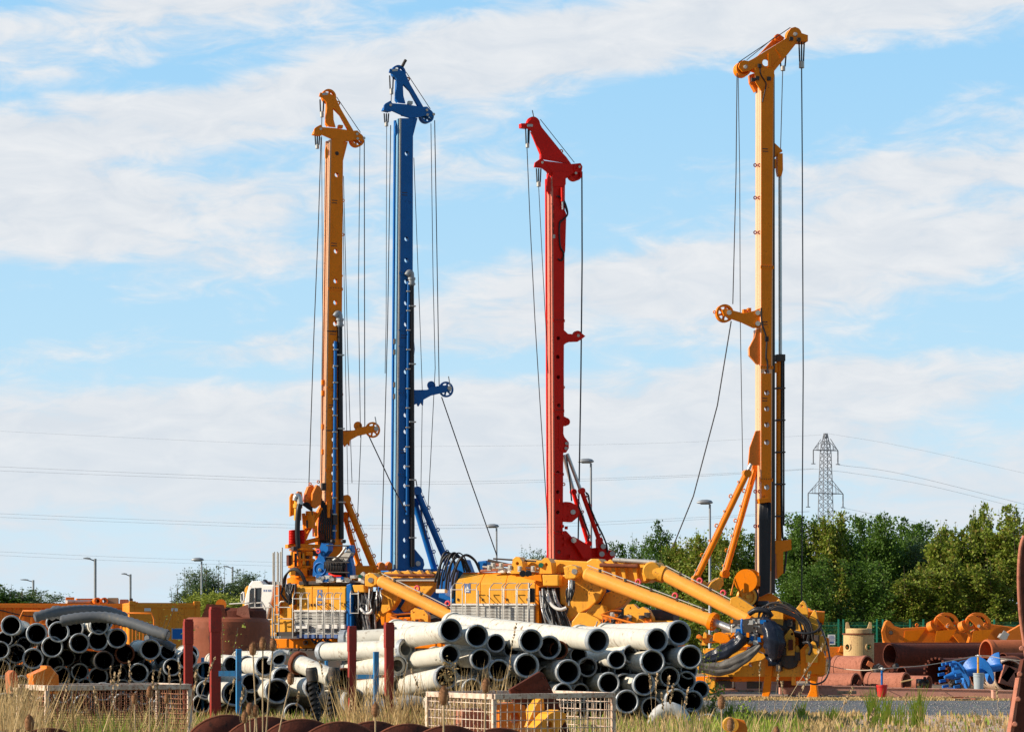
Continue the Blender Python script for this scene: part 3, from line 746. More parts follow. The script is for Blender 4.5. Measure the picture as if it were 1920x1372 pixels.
LEFT = [(21,1172,19.5),(69,1187,20),(110,1184,20),(139,1178,18,b1),(101,1167,15,dict(back=2)),(193,1164,19,dict(back=1,label='thin rimmed pipe mouth peeking out highest, behind the hoses of the left stack')),(186,1172,17.5),
 (184,1200,20),(220,1196,19),(149,1205,19),(98,1212,20.5),(62,1234,20),(30,1225,19,b1),(1,1218,17),(9,1197,15,b1),(195,1238,19,dict(rim='darkm')),
 (234,1225,19,dict(rim='rust',back=.5,label='brown rusty rimmed pipe mouth in the middle of the left stack')),(282,1217,20),(315,1221,16,b1),(352,1236,18.5),(356,1226,17.5,b1),(323,1250,17),(385,1256,17),
 (260,1261,19,dict(label='pale pipe mouth with thick double collar low in the left stack')),(292,1272,18,b1),(184,1268,19,b1),(114,1265,18,b1),(104,1243,16,b1),(387,1293,19),(150,1259,17,b1),(35,1260,15,b1),
 (40,1282,17),(160,1288,18,b1),(193,1296,18),(3,1252,17),(230,1290,18,b1),(80,1292,18),(330,1290,18,b1),*[(8+k*37,1316+(k%3)*3,18,dict(back=(k%2)*.5)) for k in range(11)],*[(25+k*37,1300,17,dict(back=1.2)) for k in range(10)],(118,1300,18),(130,1205,16,dict(back=2.2)),(165,1185,15,dict(back=2.4)),(205,1218,15,dict(back=2.2)),(90,1262,16,dict(back=2)),(62,1262,16,dict(back=1.6)),(20,1235,15,dict(back=2)),(210,1240,16,dict(back=2.2)),(270,1252,16,dict(back=2.2)),(340,1255,16,dict(back=2)),(305,1235,16,dict(back=2.2)),(140,1282,17,dict(back=1.8)),(258,1285,16,dict(back=2)),(48,1190,14,dict(back=2.2)),(85,1215,15,dict(back=2.4)),(270,1303,18),(355,1270,17,b1),(0,1286,18),
 (125,1232,17,dict(back=1.6)),(165,1235,16,dict(back=1.8)),(222,1262,17,dict(back=1.8)),(255,1235,17,dict(back=1.8)),(45,1207,14,dict(back=1.6)),(300,1300,17,dict(back=1.8))]
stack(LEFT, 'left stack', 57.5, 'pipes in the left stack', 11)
w = {}
LOW = [(440,1300,24),(471,1280,19,b1),(520,1295,24,dict(mat='pipe')),(531,1270,21,b1),(590,1288,21,dict(az=30,L=2.6)),(552,1337,20),(622,1342,18,b1),(474,1306,15,b1),
 (665,1314,24,dict(az=28,L=3.4)),(497,1248,19,dict(D=57.6,az=16)),(562,1268,18,b1),(575,1262,16,dict(back=1.6)),(410,1308,17,b1),(490,1325,17,b1),(600,1320,17,dict(back=1.4)),
 (647,1272,21,dict(rim='rust',label='pipe mouth with rusty brown rim beside the upright blue post, centre',az=22,L=3)),
 (432,1246,17,dict(D=59.5,az=-20,L=2.5,mat='pipe',label='short cream pipe lying crosswise behind the left blue post')),(463,1243,15,dict(D=59.6)),(522,1232,15,dict(D=59.6,mat='pipe'))]
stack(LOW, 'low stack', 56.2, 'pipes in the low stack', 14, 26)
CEN = [
 (846,1181,23,dict(tail=(650,1214,63.2),seg=3,label='long cream pipe topmost at the left end of the central stack')),
 (895,1192,22.5,dict(tail=(742,1180,63),seg=2,label='cream pipe mouth second from left in the top row, central stack')),
 (930,1205,18,b1),
 (996,1201,23,dict(tail=(905,1196,61))),
 (1030,1213,23,dict(back=.6)),(1048,1218,18,dict(back=1,rim='rust',label='rust brown pipe rim hidden behind a pale one, upper central stack')),
 (1122,1201,23.5,dict(tail=(846,1168,64),seg=3,label='longest cream pipe sloping across the top of the central stack')),
 (1233,1199,22.5,dict(tail=(1085,1191,60.8),label='cream pipe mouth just left of the highest right hand one, central stack')),
 (1274,1186,24,dict(tail=(1135,1189,61.2),D=56.9,label='highest pipe mouth at the right end of the central stack')),
 (845,1226,19,dict(tail=(735,1244,60.2),seg=1,label='cream pipe in the second layer beside the right red post')),
 (902,1235,20.5,dict(tail=(815,1230,60.2))),
 (837,1269,23,dict(tail=(730,1292,59.4),label='cream pipe stuffed with dry twigs beside the right red post')),
 (936,1256,21,dict(mat='pipe2')),(988,1247,24,dict(mat='pipe2')),(1024,1265,17,b1),(1066,1259,24,dict(mat='pipe2')),(1102,1250,19,b1),
 (1157,1236,18,dict(tail=(1095,1228,60))),(1185,1225,18,b1),(1224,1240,24),(1257,1225,21,b1),(1295,1231,23,dict(mat='pipe2')),(1256,1268,20,dict(back=.5)),(1287,1276,19,b1),
 (1208,1282,22),(1268,1312,22),(1299,1314,21,dict(back=.8)),(1222,1326,21,dict(back=.3)),(1295,1344,18,b1),(1329,1358,21),(886,1291,20),(1142,1280,21,dict(tail=(1090,1276,60))),(1172,1280,19,b1),
 (1176,1315,23),(1057,1297,18),(1089,1297,17,dict(back=.7)),(1106,1362,15,b1),(1130,1330,18,b1),(1175,1355,18,b1),(1250,1352,18,dict(back=.4)),(940,1300,18,dict(back=1)),(985,1295,18,b1),(860,1312,19,b1),(905,1330,19,dict(back=.5)),
 (960,1335,19,dict(back=.5)),(1010,1330,19,dict(back=.8)),(1060,1335,18,dict(back=.8)),(815,1318,18,b1),(960,1225,17,dict(back=1.8)),(1140,1255,16,dict(back=1.8)),(1200,1260,15,dict(back=1.6)),(1020,1240,15,dict(back=2)),(1240,1295,16,dict(back=1.6)),(1105,1275,15,dict(back=1.8)),*[(x,y,17,dict(back=1.3)) for x,y in ((870,1252),(915,1272),(962,1282),(1003,1278),(1128,1252),(1168,1258),(1196,1302),(1240,1268),(1292,1256),(1314,1292),(1150,1303),(1122,1303),(1205,1210),(1085,1228),(960,1216),(1245,1330),(1075,1318),(1030,1305))],
]
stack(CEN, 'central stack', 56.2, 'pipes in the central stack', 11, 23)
def side_pipe(x0, y0, D0, x1, y1, D1, r, label, mat='pipe', collars=2):
    a = wp(x0,y0,D0); b = wp(x1,y1,D1); L = (b-a).length; Rr = r*D0/F
    root = empty('pipe', a); B = b-a; m = MB(); m.lathe((0,0,0), B, [(0,Rr*.6),(0,Rr*.9),(L,Rr*.9),(L,Rr*.6)], 24); m.build('body', M[mat], root)
    for k in range(collars):
        c = MB(); d = L*(k)/max(1,collars-1)*.97; c.lathe((0,0,0), B, [(d,Rr*.9),(d,Rr*1.02),(d+.14,Rr*1.02),(d+.14,Rr*.9)], 24); c.build('collar', M['collar'], root)
    return tag(root, label, 'pipe', 'cream pipes lying crosswise')
side_pipe(640,1202,60.5,735,1196,60.2,21,'cream pipe end behind the two red posts, above the longer ones')
side_pipe(605,1222,60.6,760,1216,58.4,19,'cream pipe lying crosswise just below the topmost one')
side_pipe(655,1250,60.4,745,1247,58.2,18,'cream pipe lying crosswise behind the right blue post, middle layer')
side_pipe(665,1292,60.4,748,1284,58.4,19,'cream pipe lying crosswise behind the right blue post, lowest layer')
side_pipe(742,1320,58.5,850,1296,57.4,17,'grey hose like pipe on the ground left of the centre mesh cage','hose',0)
# the flanged pipe
a = wp(556,1241,55.6); b = wp(622,1270,54.9); root = empty('pipe', a); B = b-a; L = B.length; q = MB(); rr_ = 17*55.5/F
q.lathe((0,0,0), B, [(.08,rr_*.8),(.08,rr_),(L,rr_),(L,rr_*.8),(.08,rr_*.8)], 26); q.build('body', M['pipe'], root)
q = MB(); q.lathe((0,0,0), B, [(0,rr_*.8),(0,rr_*1.32),(.09,rr_*1.32),(.09,rr_)], 28); q.build('flange', M['rust'], root)
tag(root, 'short cream pipe with broad rusty flange tipped towards the right', 'pipe')
a = wp(1255,1356,54.8); root = empty('pipe_elbow', a); q = MB(); P = [Vector((math.cos(t)*.32, 0, math.sin(t)*.32)) for t in [math.pi*k/9 for k in range(10)]]
q.tube(P, .15, 16); q.build('bend', M['pipe2'], root); q = MB(); q.torus(P[0], (0,0,1), .15, .03); q.torus(P[-1], (0,0,1), .15, .03); q.build('collar', M['collar'], root)
tag(root, 'grey pipe bend lying in the grass at the right end of the central stack', 'pipe bend')
# corrugated hoses
def corr(pts, r, label, mat='hose', D=57.5):
    P = catmull([wp(x, y, d) for x, y, d in pts], 14); Q = []; rad = []
    tot = 0; step = .065; last = P[0]; Q = [P[0]]
    for p in P[1:]:
        while (p-last).length > step:
            last = last + (p-last).normalized()*step; Q.append(last.copy())
    rad = [r*(1.06 if i % 2 else .93) for i in range(len(Q))]
    m = MB(); m.tube(Q, rad, 18, cap=False)
    m.tube([Q[0], Q[0]+(Q[1]-Q[0])*.1], r*.8, 18); m.tube([Q[-1], Q[-1]+(Q[-1]-Q[-2])*.1], r*.8, 18)
    tag(m.build('hose', M[mat]), label, 'hose', 'corrugated suction hoses')
corr([(65,1157,57.6),(100,1148,57.8),(150,1143,58.2),(200,1145,58.6),(235,1157,59)], .115, 'upper grey corrugated hose arching over the left pipe stack')
corr([(115,1164,57.2),(150,1158,57.2),(200,1157,57.2),(250,1169,57.0),(290,1183,56.8),(316,1191,56.7)], .125, 'lower longer corrugated hose sloping down over the left pipe stack')
corr([(275,1196,57.6),(300,1200,58),(330,1216,58)], .09, 'short brownish corrugated hose end under the long one')
corr([(92,1155,59),(105,1145,59),(112,1150,59.4)], .13, 'short stub of corrugated hose at the back of the left stack')
corr([(505,1242,57.3),(512,1228,57.6),(526,1222,58),(545,1224,58)], .06, 'thin bent hose resting on the low stack', 'pipe2')
# ---------------------------------------------------------------- rack posts
def rack(posts, mat, D, label, bars=(), cap=True):
    x = sum(p[0] for p in posts)/len(posts); r = empty('pipe_rack', ((x-960)/F*D, D, 0)); O = r.location
    for (px, top, wpx, *bk) in posts:
        bk = bk[0] if bk else 0; q = wp(px, top, D+bk)-O; wd = wpx*D/F; m = MB(); wd *= .82; m.box((q.x, bk, q.z/2), (wd, wd*.8, q.z), rz=.35)
        if cap: m.box((q.x, 0, q.z-.30), (wd*1.12, wd*.92, .5), rz=.35); 
        m.build('upright', M[mat], r, bevel=.008)
    for (xa, xb, y, hpx) in bars:
        a = wp(xa, y, D)-O; b = wp(xb, y, D)-O; m = MB(); m.box(((a.x+b.x)/2, .02, a.z), (abs(b.x-a.x), .06, hpx*D/F)); m.build('crossbar', M[mat], r)
    m = MB(); xs = [(wp(p[0], 0, D)-O).x for p in posts]; m.box(((min(xs)+max(xs))/2, 0, .06), (max(xs)-min(xs)+.3, .12, .12)); m.build('base_rail', M[mat], r)
    return tag(r, label, 'pipe rack', 'steel pipe racks')
rack([(353,1160,19),(403.5,1137,23)], 'rackred', 56.0, 'red steel rack posts at the right end of the left stack')
rack([(660,1173,17),(729.5,1166,19)], 'rackred', 55.4, 'pair of red rack posts standing before the long cream pipes')
rack([(447.5,1216,12),(380,1232,7,3)], 'rackblue', 55.0, 'chipped blue rack with a crossbar between left and low stacks', [(410,447,1262,10)], cap=False)
rack([(705,1221,12),(612,1238,7,3)], 'rackblue', 54.6, 'chipped blue rack post with short crossbar right of the rusty rimmed mouth', [(668,704,1268,8)], cap=False)
# two black drill bits standing upright
for px, top, lean, lab in ((597,1250,-.10,'black spiral drill rod standing in weeds, left one of the pair'),(619,1250,.06,'black spiral drill rod standing in weeds, right one of the pair')):
    D = 50.0; a = wp(px, top, D); h = a.z; r = empty('drill_rod', (a.x, D, 0)); m = MB()
    m.lathe((0,0,0), (0,0,h-.25), [(0,.05),(h-.25,.05)], 12)
    n = 140
    for sgn in (0, math.pi):
        for k in range(n):
            t0 = k/n; t1 = (k+1)/n; A0 = t0*34+sgn; A1 = t1*34+sgn; z0 = t0*(h-.28); z1 = t1*(h-.28)
            m.add([(math.cos(A0)*.05,math.sin(A0)*.05,z0),(math.cos(A0)*.1,math.sin(A0)*.1,z0+.02),(math.cos(A1)*.1,math.sin(A1)*.1,z1+.02),(math.cos(A1)*.05,math.sin(A1)*.05,z1),(math.cos(A0)*.1,math.sin(A0)*.1,z0+.07),(math.cos(A1)*.1,math.sin(A1)*.1,z1+.07)], [(0,1,2,3),(1,4,5,2),(4,0,3,5)])
    m.build('flight', M['rubber'], r); m = MB(); m.lathe((0,0,h-.28), (0,0,h), [(0,.11),(.02,.12),(.22,.12),(.28,.10),(.28,0)], 12); m.build('head', M['darkm'], r)
    r.rotation_euler = (0, lean, 0); tag(r, lab, 'drill rod', 'drill rods')
# big rusty drum behind the racks
D = 66; c = wp(425, 1300, D); zt = wp(425,1157,D).z; r = empty('rusty_drum', (c.x, D, 0)); m = MB(); Rd = 82*D/F
m.lathe((0,0,0), (0,0,1), [(0,Rd),(zt-.28,Rd),(zt-.12,Rd*.985),(zt-.04,Rd*.93),(zt,Rd*.86),(zt,0)], 56); m.build('shell', M['drum'], r)
m = MB(); m.lathe((.35,0,zt-.02), (.35,0,zt+1), [(0,Rd*.60),(.18,Rd*.60),(.26,Rd*.52),(.26,0)], 40); m.build('hub', M['drust'], r)
fr = Frame(None, 425, D, 0); 
def loc(pts, y0, y1, mb):
    P = [wp(x, y, D)-Vector((c.x, D, 0)) for x, y in pts]; mb.prism([Vector((p.x, y0, p.z)) for p in P], [Vector((p.x, y1, p.z)) for p in P])
m = MB(); loc([(382,1160),(393,1132),(424,1134),(432,1160)], -.62, -.55, m); m.build('lug', M['drust'], r)
m = MB(); loc([(420,1158),(426,1138),(452,1141),(450,1158)], -.3, .25, m); m.build('bracket', M['darkm'], r)
m = MB(); loc([(451,1140),(470,1133),(474,1158),(468,1160),(449,1152)], -.75, -.68, m); m.build('lug', M['prust'], r)
m = MB(); q = wp(415,1133,D)-Vector((c.x,D,0)); m.lathe((q.x,-.1,q.z), (q.x,.1,q.z), [(0,0),(0,.14),(.1,.14),(.1,0)], 18); m.bar((q.x,-.05,q.z-.1),(q.x,-.05,zt),.2,.08); m.build('eye', M['orange'], r)
tag(r, 'huge dark brown rusty drum with brackets on top behind the red posts', 'drum')
# ---------------------------------------------------------------- piling rigs
z1 = Z(540,90,5.716); z2 = Z(540,500,4.286); z3 = Z(520,780,4.036); z4 = Z(940,190,4.573); z5 = Z(980,560,5.277); z6 = Z(980,780,4.9)
z7 = Z(1340,30,4.573); z8 = Z(1320,540,4.036); z9 = Z(1180,900,4.035); z0 = Z(420,880,4.036)
def P_(name, mat, root, fn, bevel=0, label=None):
    mb = MB(); fn(mb)
    if name in SPLIT:
        for q in islands(mb): o = tag(q.build(name, M[mat], root, bevel), label)
        return o
    return tag(mb.build(name, M[mat], root, bevel), label)
def mast(fr, mat, top, bot, w, holes, hr, wx=None, bkr=None, name='mast', rails=(), slots=()):
    """top/bot = (y, x left, x right) of the front face; w = half depth"""
    ya, la, ra = top; yb, lb, rb = bot; th = .03
    hs = [(hx if hx else (la+ra)/2 + ((lb+rb)/2-(la+ra)/2)*(y-ya)/(yb-ya), y, hr) for y, hx in holes]
    pts = [(la,ya),(ra,ya),(rb,yb),(lb,yb)]
    m = MB()
    fr.plate(m, pts, w-th, w, hs); 
    f = [fr.p(x, y, w) for x, y in pts]
    B = [Vector((q.x, w, q.z)) for q in f]; B2 = [Vector((q.x, w-th, q.z)) for q in f]
    hb = []; hb2 = []
    for (x, y, r) in hs:
        c = fr.p(x, y, w); rr = bkr or r/fr.s
        lp = [(c.x+rr*math.cos(t*math.pi/8), c.z+rr*math.sin(t*math.pi/8)) for t in range(16)]
        hb.append([Vector((a, w, b)) for a, b in lp]); hb2.append([Vector((a, w-th, b)) for a, b in lp])
    m.prism(B, B2, hb, hb2)
    for (i, j, sg) in ((0, 3, 1), (1, 2, -1)):     # side plates, butted between front and back
        p, q = f[i], f[j]; d = Vector((sg*th, 0, 0))
        m.prism([Vector((p.x,-w+th,p.z)), Vector((q.x,-w+th,q.z)), Vector((q.x,w-th,q.z)), Vector((p.x,w-th,p.z))],
                [v+d for v in [Vector((p.x,-w+th,p.z)), Vector((q.x,-w+th,q.z)), Vector((q.x,w-th,q.z)), Vector((p.x,w-th,p.z))]])
    o = m.build(name, M[mat], fr.root)
    # guide rails on the left face
    for k, (wy, dep, wid, mt) in enumerate(rails):
        rb_ = MB(); p, q = f[0], f[3]
        rb_.prism([Vector((p.x-.002,wy,p.z)), Vector((q.x-.002,wy,q.z)), Vector((q.x-.002,wy+wid,q.z)), Vector((p.x-.002,wy+wid,p.z))],
                  [Vector((p.x-dep,wy,p.z)), Vector((q.x-dep,wy,q.z)), Vector((q.x-dep,wy+wid,q.z)), Vector((p.x-dep,wy+wid,p.z))])
        rb_.build('guide_rail', M[mt], fr.root)
    return o, f
def rope(fr, pts, r=.018, w=.0):
    m = MB(); fr.tube(m, [(q[0], q[1], q[2] if len(q) > 2 else w) for q in pts], r, 6)
    return m.build('hoist_rope', M['wire'], fr.root)
def socket(fr, x, y0, y1, wpx, w, strands, ytop):
    a = fr.p(x, y0, w); b = fr.p(x, y1, w); s_ = wpx/fr.s; m = MB(); m.lathe(b, a, [(0, s_*.3), (0, s_*.5), ((a-b).length*.85, s_*.5), ((a-b).length, s_*.38), ((a-b).length, 0)], 12)
    o = m.build('rope_socket', M['galv'], fr.root)
    m = MB()
    for dx in strands: m = MB(); m.tube([fr.p(x+dx, y0+1, w), fr.p(x+dx*1.4, ytop, w)], .028, 6); m.build('strand', M['wire'], o)
def band_marks(fr, f, ys, w, mat='darkm', n=2, frac=(.1,.55)):
    for y in ys:
        for k in range(n):
            m = MB(); z_ = fr.p(0, y+k*5, w).z; t = (f[0].z-z_)/(f[0].z-f[3].z); xl = f[0].x+(f[3].x-f[0].x)*t; xr = f[1].x+(f[2].x-f[1].x)*t; L = xr-xl
            m.box((xl+L*sum(frac)/2, -w-.004, z_), (L*(frac[1]-frac[0]), .006, .03)); m.build('weld_mark', M[mat], fr.root)
def joint(fr, f, ys, w, mat, lite='darkm'):
    for y in ys:
        z_ = fr.p(0, y).z; t = (f[0].z-z_)/(f[0].z-f[3].z); xl = f[0].x+(f[3].x-f[0].x)*t; xr = f[1].x+(f[2].x-f[1].x)*t
        m = MB(); m.box(((xl+xr)/2, -w-.012, z_+.03), (xr-xl+.05, .02, .05)); m.box(((xl+xr)/2, -w-.012, z_-.03), (xr-xl+.05, .02, .05)); m.box(((xl+xr)/2, -w-.008, z_), (xr-xl+.03, .014, .011)); o = m.build('joint_flange', M[mat], fr.root)
        for k in range(5):
            m = MB(); x = xl+(xr-xl)*(k+.5)/5; m.lathe((x,-w-.045,z_+.03), (x,-w,z_+.03), [(0,0),(0,.016),(.03,.018),(.03,0)], 6); m.build('flange_bolt', M[lite], o)
def strut(fr, pts, r, mat, nl=6, side=1, rod=None, w=0, name='backstay', lugr=4):
    p0, p1 = pts; m = MB(); fr.tube(m, [(*p0, w), (*p1, w)], r, 14)
    o = m.build(name, M[mat], fr.root)
    a = fr.p(*p0, w); b = fr.p(*p1, w); t = (b-a).normalized(); n = Vector((-t.z, 0, t.x)); n = n if n.x*side > 0 else -n
    for k in range(nl):
        m = MB(); q = a.lerp(b, (k+.6)/nl) + n*(r+.03)
        if k % 2: m.torus(q+n*.03, (0,1,0), lugr/fr.s*.8, .022, 10, 5)
        else: m.box(q, (.07,.07,.07))
        m.build('lug', M[mat], o)
    m = MB(); c0 = a+n*(r+.03)+Vector((0,-.05,0)); c1 = b+n*(r+.03)+Vector((0,-.05,0)); m.tube([c0, c1], .012, 5); m.build('hydraulic_line', M['galv'], o)
    for (c, e) in ((a, -t), (b, t)):
        m = MB(); m.lathe(c+Vector((0,-r*1.2,0))+e*.05, c+Vector((0,r*1.2,0))+e*.05, [(0,0),(0,r*1.3),(2.4*r,r*1.3),(2.4*r,0)], 16); m.build('end_eye', M[mat], o)
    return o
def service_line(fr, x0, y0, x1, y1, r, w, mat, clamps, gooseneck=True):
    m = MB(); fr.tube(m, [(x0,y0,w),(x1,y1,w)], r, 12); o = m.build('feed_hose', M[mat], fr.root)
    for k in range(clamps):
        m = MB(); t = (k+.5)/clamps; c = fr.p(x0+(x1-x0)*t, y0+(y1-y0)*t, w); m.box(c, (r*2.7,r*2.4,.05)); m.build('clamp', M['galv'], o)
    if gooseneck:
        m = MB(); fr.tube(m, [(x0,y0+16,w),(x0,y0,w),(x0-1,y0-8,w),(x0-5,y0-9,w),(x0-9,y0-3,w)], r*1.15, 12, smooth=5); 
        c = fr.p(x0, y0+14, w); m.lathe(c, c+Vector((0,0,.28)), [(0,r*1.2),(0,r*1.6),(.06,r*1.6),(.06,r*1.3),(.2,r*1.3),(.2,r*1.6),(.28,r*1.6),(.28,r)], 14)
        m.build('gooseneck', M['lamp'], o)
def guide_arm(fr, z, ox, oy, mat, mirror=1, w=.15):
    """outrigger arm carrying a small and a large sheave"""
    f = lambda pts: [(x+ox, y+oy) for x, y in pts]
    P_('guide_arm', mat, fr.root, lambda m: (fr.plate(m, f([(1010,985),(1060,1000),(1130,985),(1150,965),(1280,950),(1312,975),(1310,1000),(1280,1005),(1150,1035),(1090,1068),(1086,1115),(1070,1088),(1050,1122),(1040,1098),(1010,1112)]), w-.12, w, z=z),), .01)
    P_('guide_arm_cheek', mat, fr.root, lambda m: fr.plate(m, f([(1010,990),(1130,988),(1150,975),(1270,962),(1290,1000),(1150,1030),(1060,1080),(1010,1100)]), -w, -w+.1, z=z), .01)
    P_('small_sheave', mat, fr.root, lambda m: fr.sheave(m, 1153+ox, 953+oy, 35, -w+.12, w-.14, z=z, solid=True))
    P_('large_sheave', mat, fr.root, lambda m: fr.sheave(m, 1272+ox, 985+oy, 64, -w+.12, w-.13, z=z))
    P_('pin', 'steel', fr.root, lambda m: (m.lathe(fr.p(*z(1300+ox,975+oy), w+.05), fr.p(*z(1300+ox,975+oy), w-.1), [(0,0),(0,.09),(.15,.09),(.15,0)], 12), fr.tube(m, [(1303+ox,955+oy,w+.04),(1290+ox,880+oy,w+.04)], .02, 6, z=z)))
# ---- rig with orange mast, left
def head_af(fr, z, dx, dy, mat, wh):
    """A-frame head: front leg, rear strut, cross beam, sheaves (drawn for the orange mast; the blue one is its near twin)"""
    f = lambda pts: [(x+dx, y+dy) for x, y in pts]
    for w0, w1, nm in ((.10,.16,'front_leg'),(-.16,-.10,'front_leg')):
        P_(nm, mat, fr.root, lambda m: fr.plate(m, f([(345,480),(335,520),(375,535),(410,580),(418,640),(412,700),(402,740),(400,795),(440,845),(512,852),(490,770),(485,650),(500,560),(470,500),(440,488)]), w0, w1, z=z), .006)
    P_('leg_web', mat, fr.root, lambda m: fr.plate(m, f([(420,600),(440,600),(430,840),(412,810)]), -.10, .10, z=z))
    for w0, w1 in ((.02,.16),(-.16,-.02)):
        P_('rear_strut', mat, fr.root, lambda m: fr.plate(m, f([(470,500),(505,515),(565,650),(640,780),(702,886),(655,893),(560,720),(487,645),(470,560)]), w0+.002, w1+.002 if w1>0 else w1, z=z), .006)
    P_('top_sheave', mat, fr.root, lambda m: fr.sheave(m, 442+dx, 520+dy, 80, -.09, .09, z=z))
    for w0, w1 in ((.18,.26),(-.26,-.18)):
        P_('head_beam', mat, fr.root, lambda m: fr.plate(m, f([(283,870),(300,850),(350,822),(372,850),(510,860),(690,888),(745,885),(765,905),(820,965),(808,1000),(720,985),(640,1002),(570,1010),(500,990),(370,932),(350,942),(278,925)]), w0, w1, z=z), .008)
    P_('beam_web', mat, fr.root, lambda m: (fr.plate(m, f([(300,880),(360,880),(352,935),(285,918)]), -.18, .18, z=z), fr.plate(m, f([(470,930),(620,945),(600,985),(500,970)]), -.18, .18, z=z)))
    P_('tail_sheave', mat, fr.root, lambda m: fr.sheave(m, 748+dx, 983+dy, 74, -.16, .16, z=z))
    P_('bolt', 'steel', fr.root, lambda m: [m.lathe(fr.p(*z(x+dx, y+dy), .31), fr.p(*z(x+dx, y+dy), .2), [(0,0),(0,.05),(.1,.06),(.1,0)], 10) for x, y in ((742,922),(352,868),(748,972),(815,968))])
    P_('number_plate', 'galv', fr.root, lambda m: fr.plate(m, f([(368,485),(425,478),(428,505),(370,508)]), .162, .175, z=z))
    P_('lamp_box', 'galv' if mat == 'blue' else mat, fr.root, lambda m: fr.plate(m, f([(545,822),(592,828),(588,862),(540,856)]), -.05, .1, z=z), .01)
    P_('lifting_eye', 'orange' if mat == 'blue' else mat, fr.root, lambda m: fr.lug(m, *z(536+dx, 592+dy), 4.2, .05))
    P_('flare_plate', mat, fr.root, lambda m: fr.plate(m, f([(560,1005),(642,1008),(592,1205),(575,1205)]), -.2, .22, z=z), .01)
    for q in ((415,1140),(448,1140)):
        P_('pulley', mat, fr.root, lambda m: fr.plate(m, f([(q[0]-16,1095),(q[0],1040),(q[0]+14,1095),(q[0]+14,1170),(q[0],1200),(q[0]-14,1170)]), .28 if q[0] < 430 else .1, .34 if q[0] < 430 else .16, z=z), .008)
FR1 = fr = Frame('piling_rig', 618, 98, 24); r = fr.root
head_af(fr, z1, 0, 0, 'amber', .3)
mo, f = mast(fr, 'amber', (262,621.5,643.5), (1062,609,638), .30, [(y_, None) for y_ in (328,471,527,567,607,647,687,766,824,853,887,926,964,1001)], 4.3, bkr=.235,
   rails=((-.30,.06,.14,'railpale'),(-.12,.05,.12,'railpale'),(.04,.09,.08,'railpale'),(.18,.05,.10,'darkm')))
band_marks(fr, f, (330,415,590,735), .3); joint(fr, f, (507,703,865), .3, 'amber')
P_('mast_collar', 'amber', r, lambda m: [fr.box(m, 604, y, 614, y+9, -.02, .1) for y in (712,732,795,842)])
P_('clamp_plate', 'darkm', r, lambda m: [fr.box(m, x0, y, x1, y+1.6, .302, .32) for x0, x1, y in ((614,636,726),(612,634,806),(613,635,620))])
guide_arm(fr, z2, -590, 325, 'amber')
P_('mast_bracket', 'amber', r, lambda m: fr.plate(m, [(636,714),(640,722),(644,740),(641,746),(636,742)], -.15, .2), .01)
P_('eye', 'amber', r, lambda m: [fr.lug(m, x, y, 3, .2) for x, y in ((643.5,376),(643,440),(640,517))])
service_line(fr, 637, 597, 640, 1010, .10, .34, 'rubber', 3)
service_line(fr, 629, 640, 626, 1010, .065, .36, 'blue', 12, False)
rope(fr, [(602,258,.1),(597,420,.1),(588,640,.1),(579,912,.1)]); rope(fr, [(603,255,.05),(605,600,.05),(603,900,.05)], .012)
rope(fr, [(675,262,.0),(672,560,0),(676,820,0)], .014); rope(fr, [(683,263,.1),(683.5,560,.1),(684,800,.1)])
rope(fr, [(644,330,0),(652,660,0),(660,905,0)], .013); rope(fr, [(677,815,.2),(670,980,.2)], .014); rope(fr, [(692,818,.2),(733,905,.2),(762,960,.2)], .022)
rope(fr, [(631,182,.06),(676,249,.06)], .014); rope(fr, [(641,262,.0),(648,700,0),(654,1010,0)], .012)
socket(fr, 595, 271, 279, 7, .1, (-3,0,3), 255); socket(fr, 603.5, 209, 220, 7, .05, (-2.5,2.5), 187)
rope(fr, [(603.5,220,.05),(603,240,.05)], .016)
strut(fr, ((649,938),(704,1072)), .13, 'amber', 7); strut(fr, ((647,968),(672,1058)), .10, 'amber', 5, w=-.4)
P_('lower_mast_cheek', 'amber', r, lambda m: (fr.plate(m, [(612,955),(600,975),(600,1010),(590,1035),(598,1062),(642,1062),(644,960),(640,930),(637,885)], -.45, -.31), fr.plate(m, [(598,958),(606,944),(612,1035),(596,1035)], .05, .4)), .01)
P_('brace', 'amber', r, lambda m: (fr.tube(m, [(592,960,.4),(572,1008,.4),(562,1020,.4)], .08, 6), fr.tube(m, [(600,1010,.4),(566,1018,.4)], .09, 6), fr.tube(m, [(569,962,.4),(573,1010,.4)], .07, 6), fr.tube(m, [(603,952,.45),(585,985,.45),(570,1010,.45)], .06, 6)))
# rotary drive beside the foot of the mast
dx_ = fr.p(572, 1060, .3); 
def col(m, prof, x, w):   # prof (y, rpx)
    c = fr.p(x, prof[-1][0], w); P = [(fr.p(x, y, w).z - c.z, rp/fr.s) for y, rp in reversed(prof)]
    m.lathe(c, c+Vector((0,0,1)), [(0,0)]+P+[(P[-1][0],0)], 24)
P_('rotary_drive', 'amber', r, lambda m: col(m, [(1020,20),(1028,20),(1029,24),(1032,24),(1033,19),(1046,19),(1048,25),(1051,25),(1052,21),(1060,21),(1061,26),(1064,26),(1065,22),(1082,22),(1084,28),(1094,28)], 566, .4))
P_('upper_motor', 'yellow', r, lambda m: col(m, [(930,7),(944,7),(945,9),(952,9),(953,7),(975,7)], 558, .45)); P_('side_motor', 'amber', r, lambda m: col(m, [(958,8),(966,8),(966,10),(990,10)], 581, .45))
for k in range(6): P_('drive_cylinder', ('yellow','darkm','amber')[k%3], r, lambda m: fr.tube(m, [(547+k*7.4,1034+(k%2)*3,.82),(547+k*7.4,1058+(k%3)*4,.84)], .055, 8))
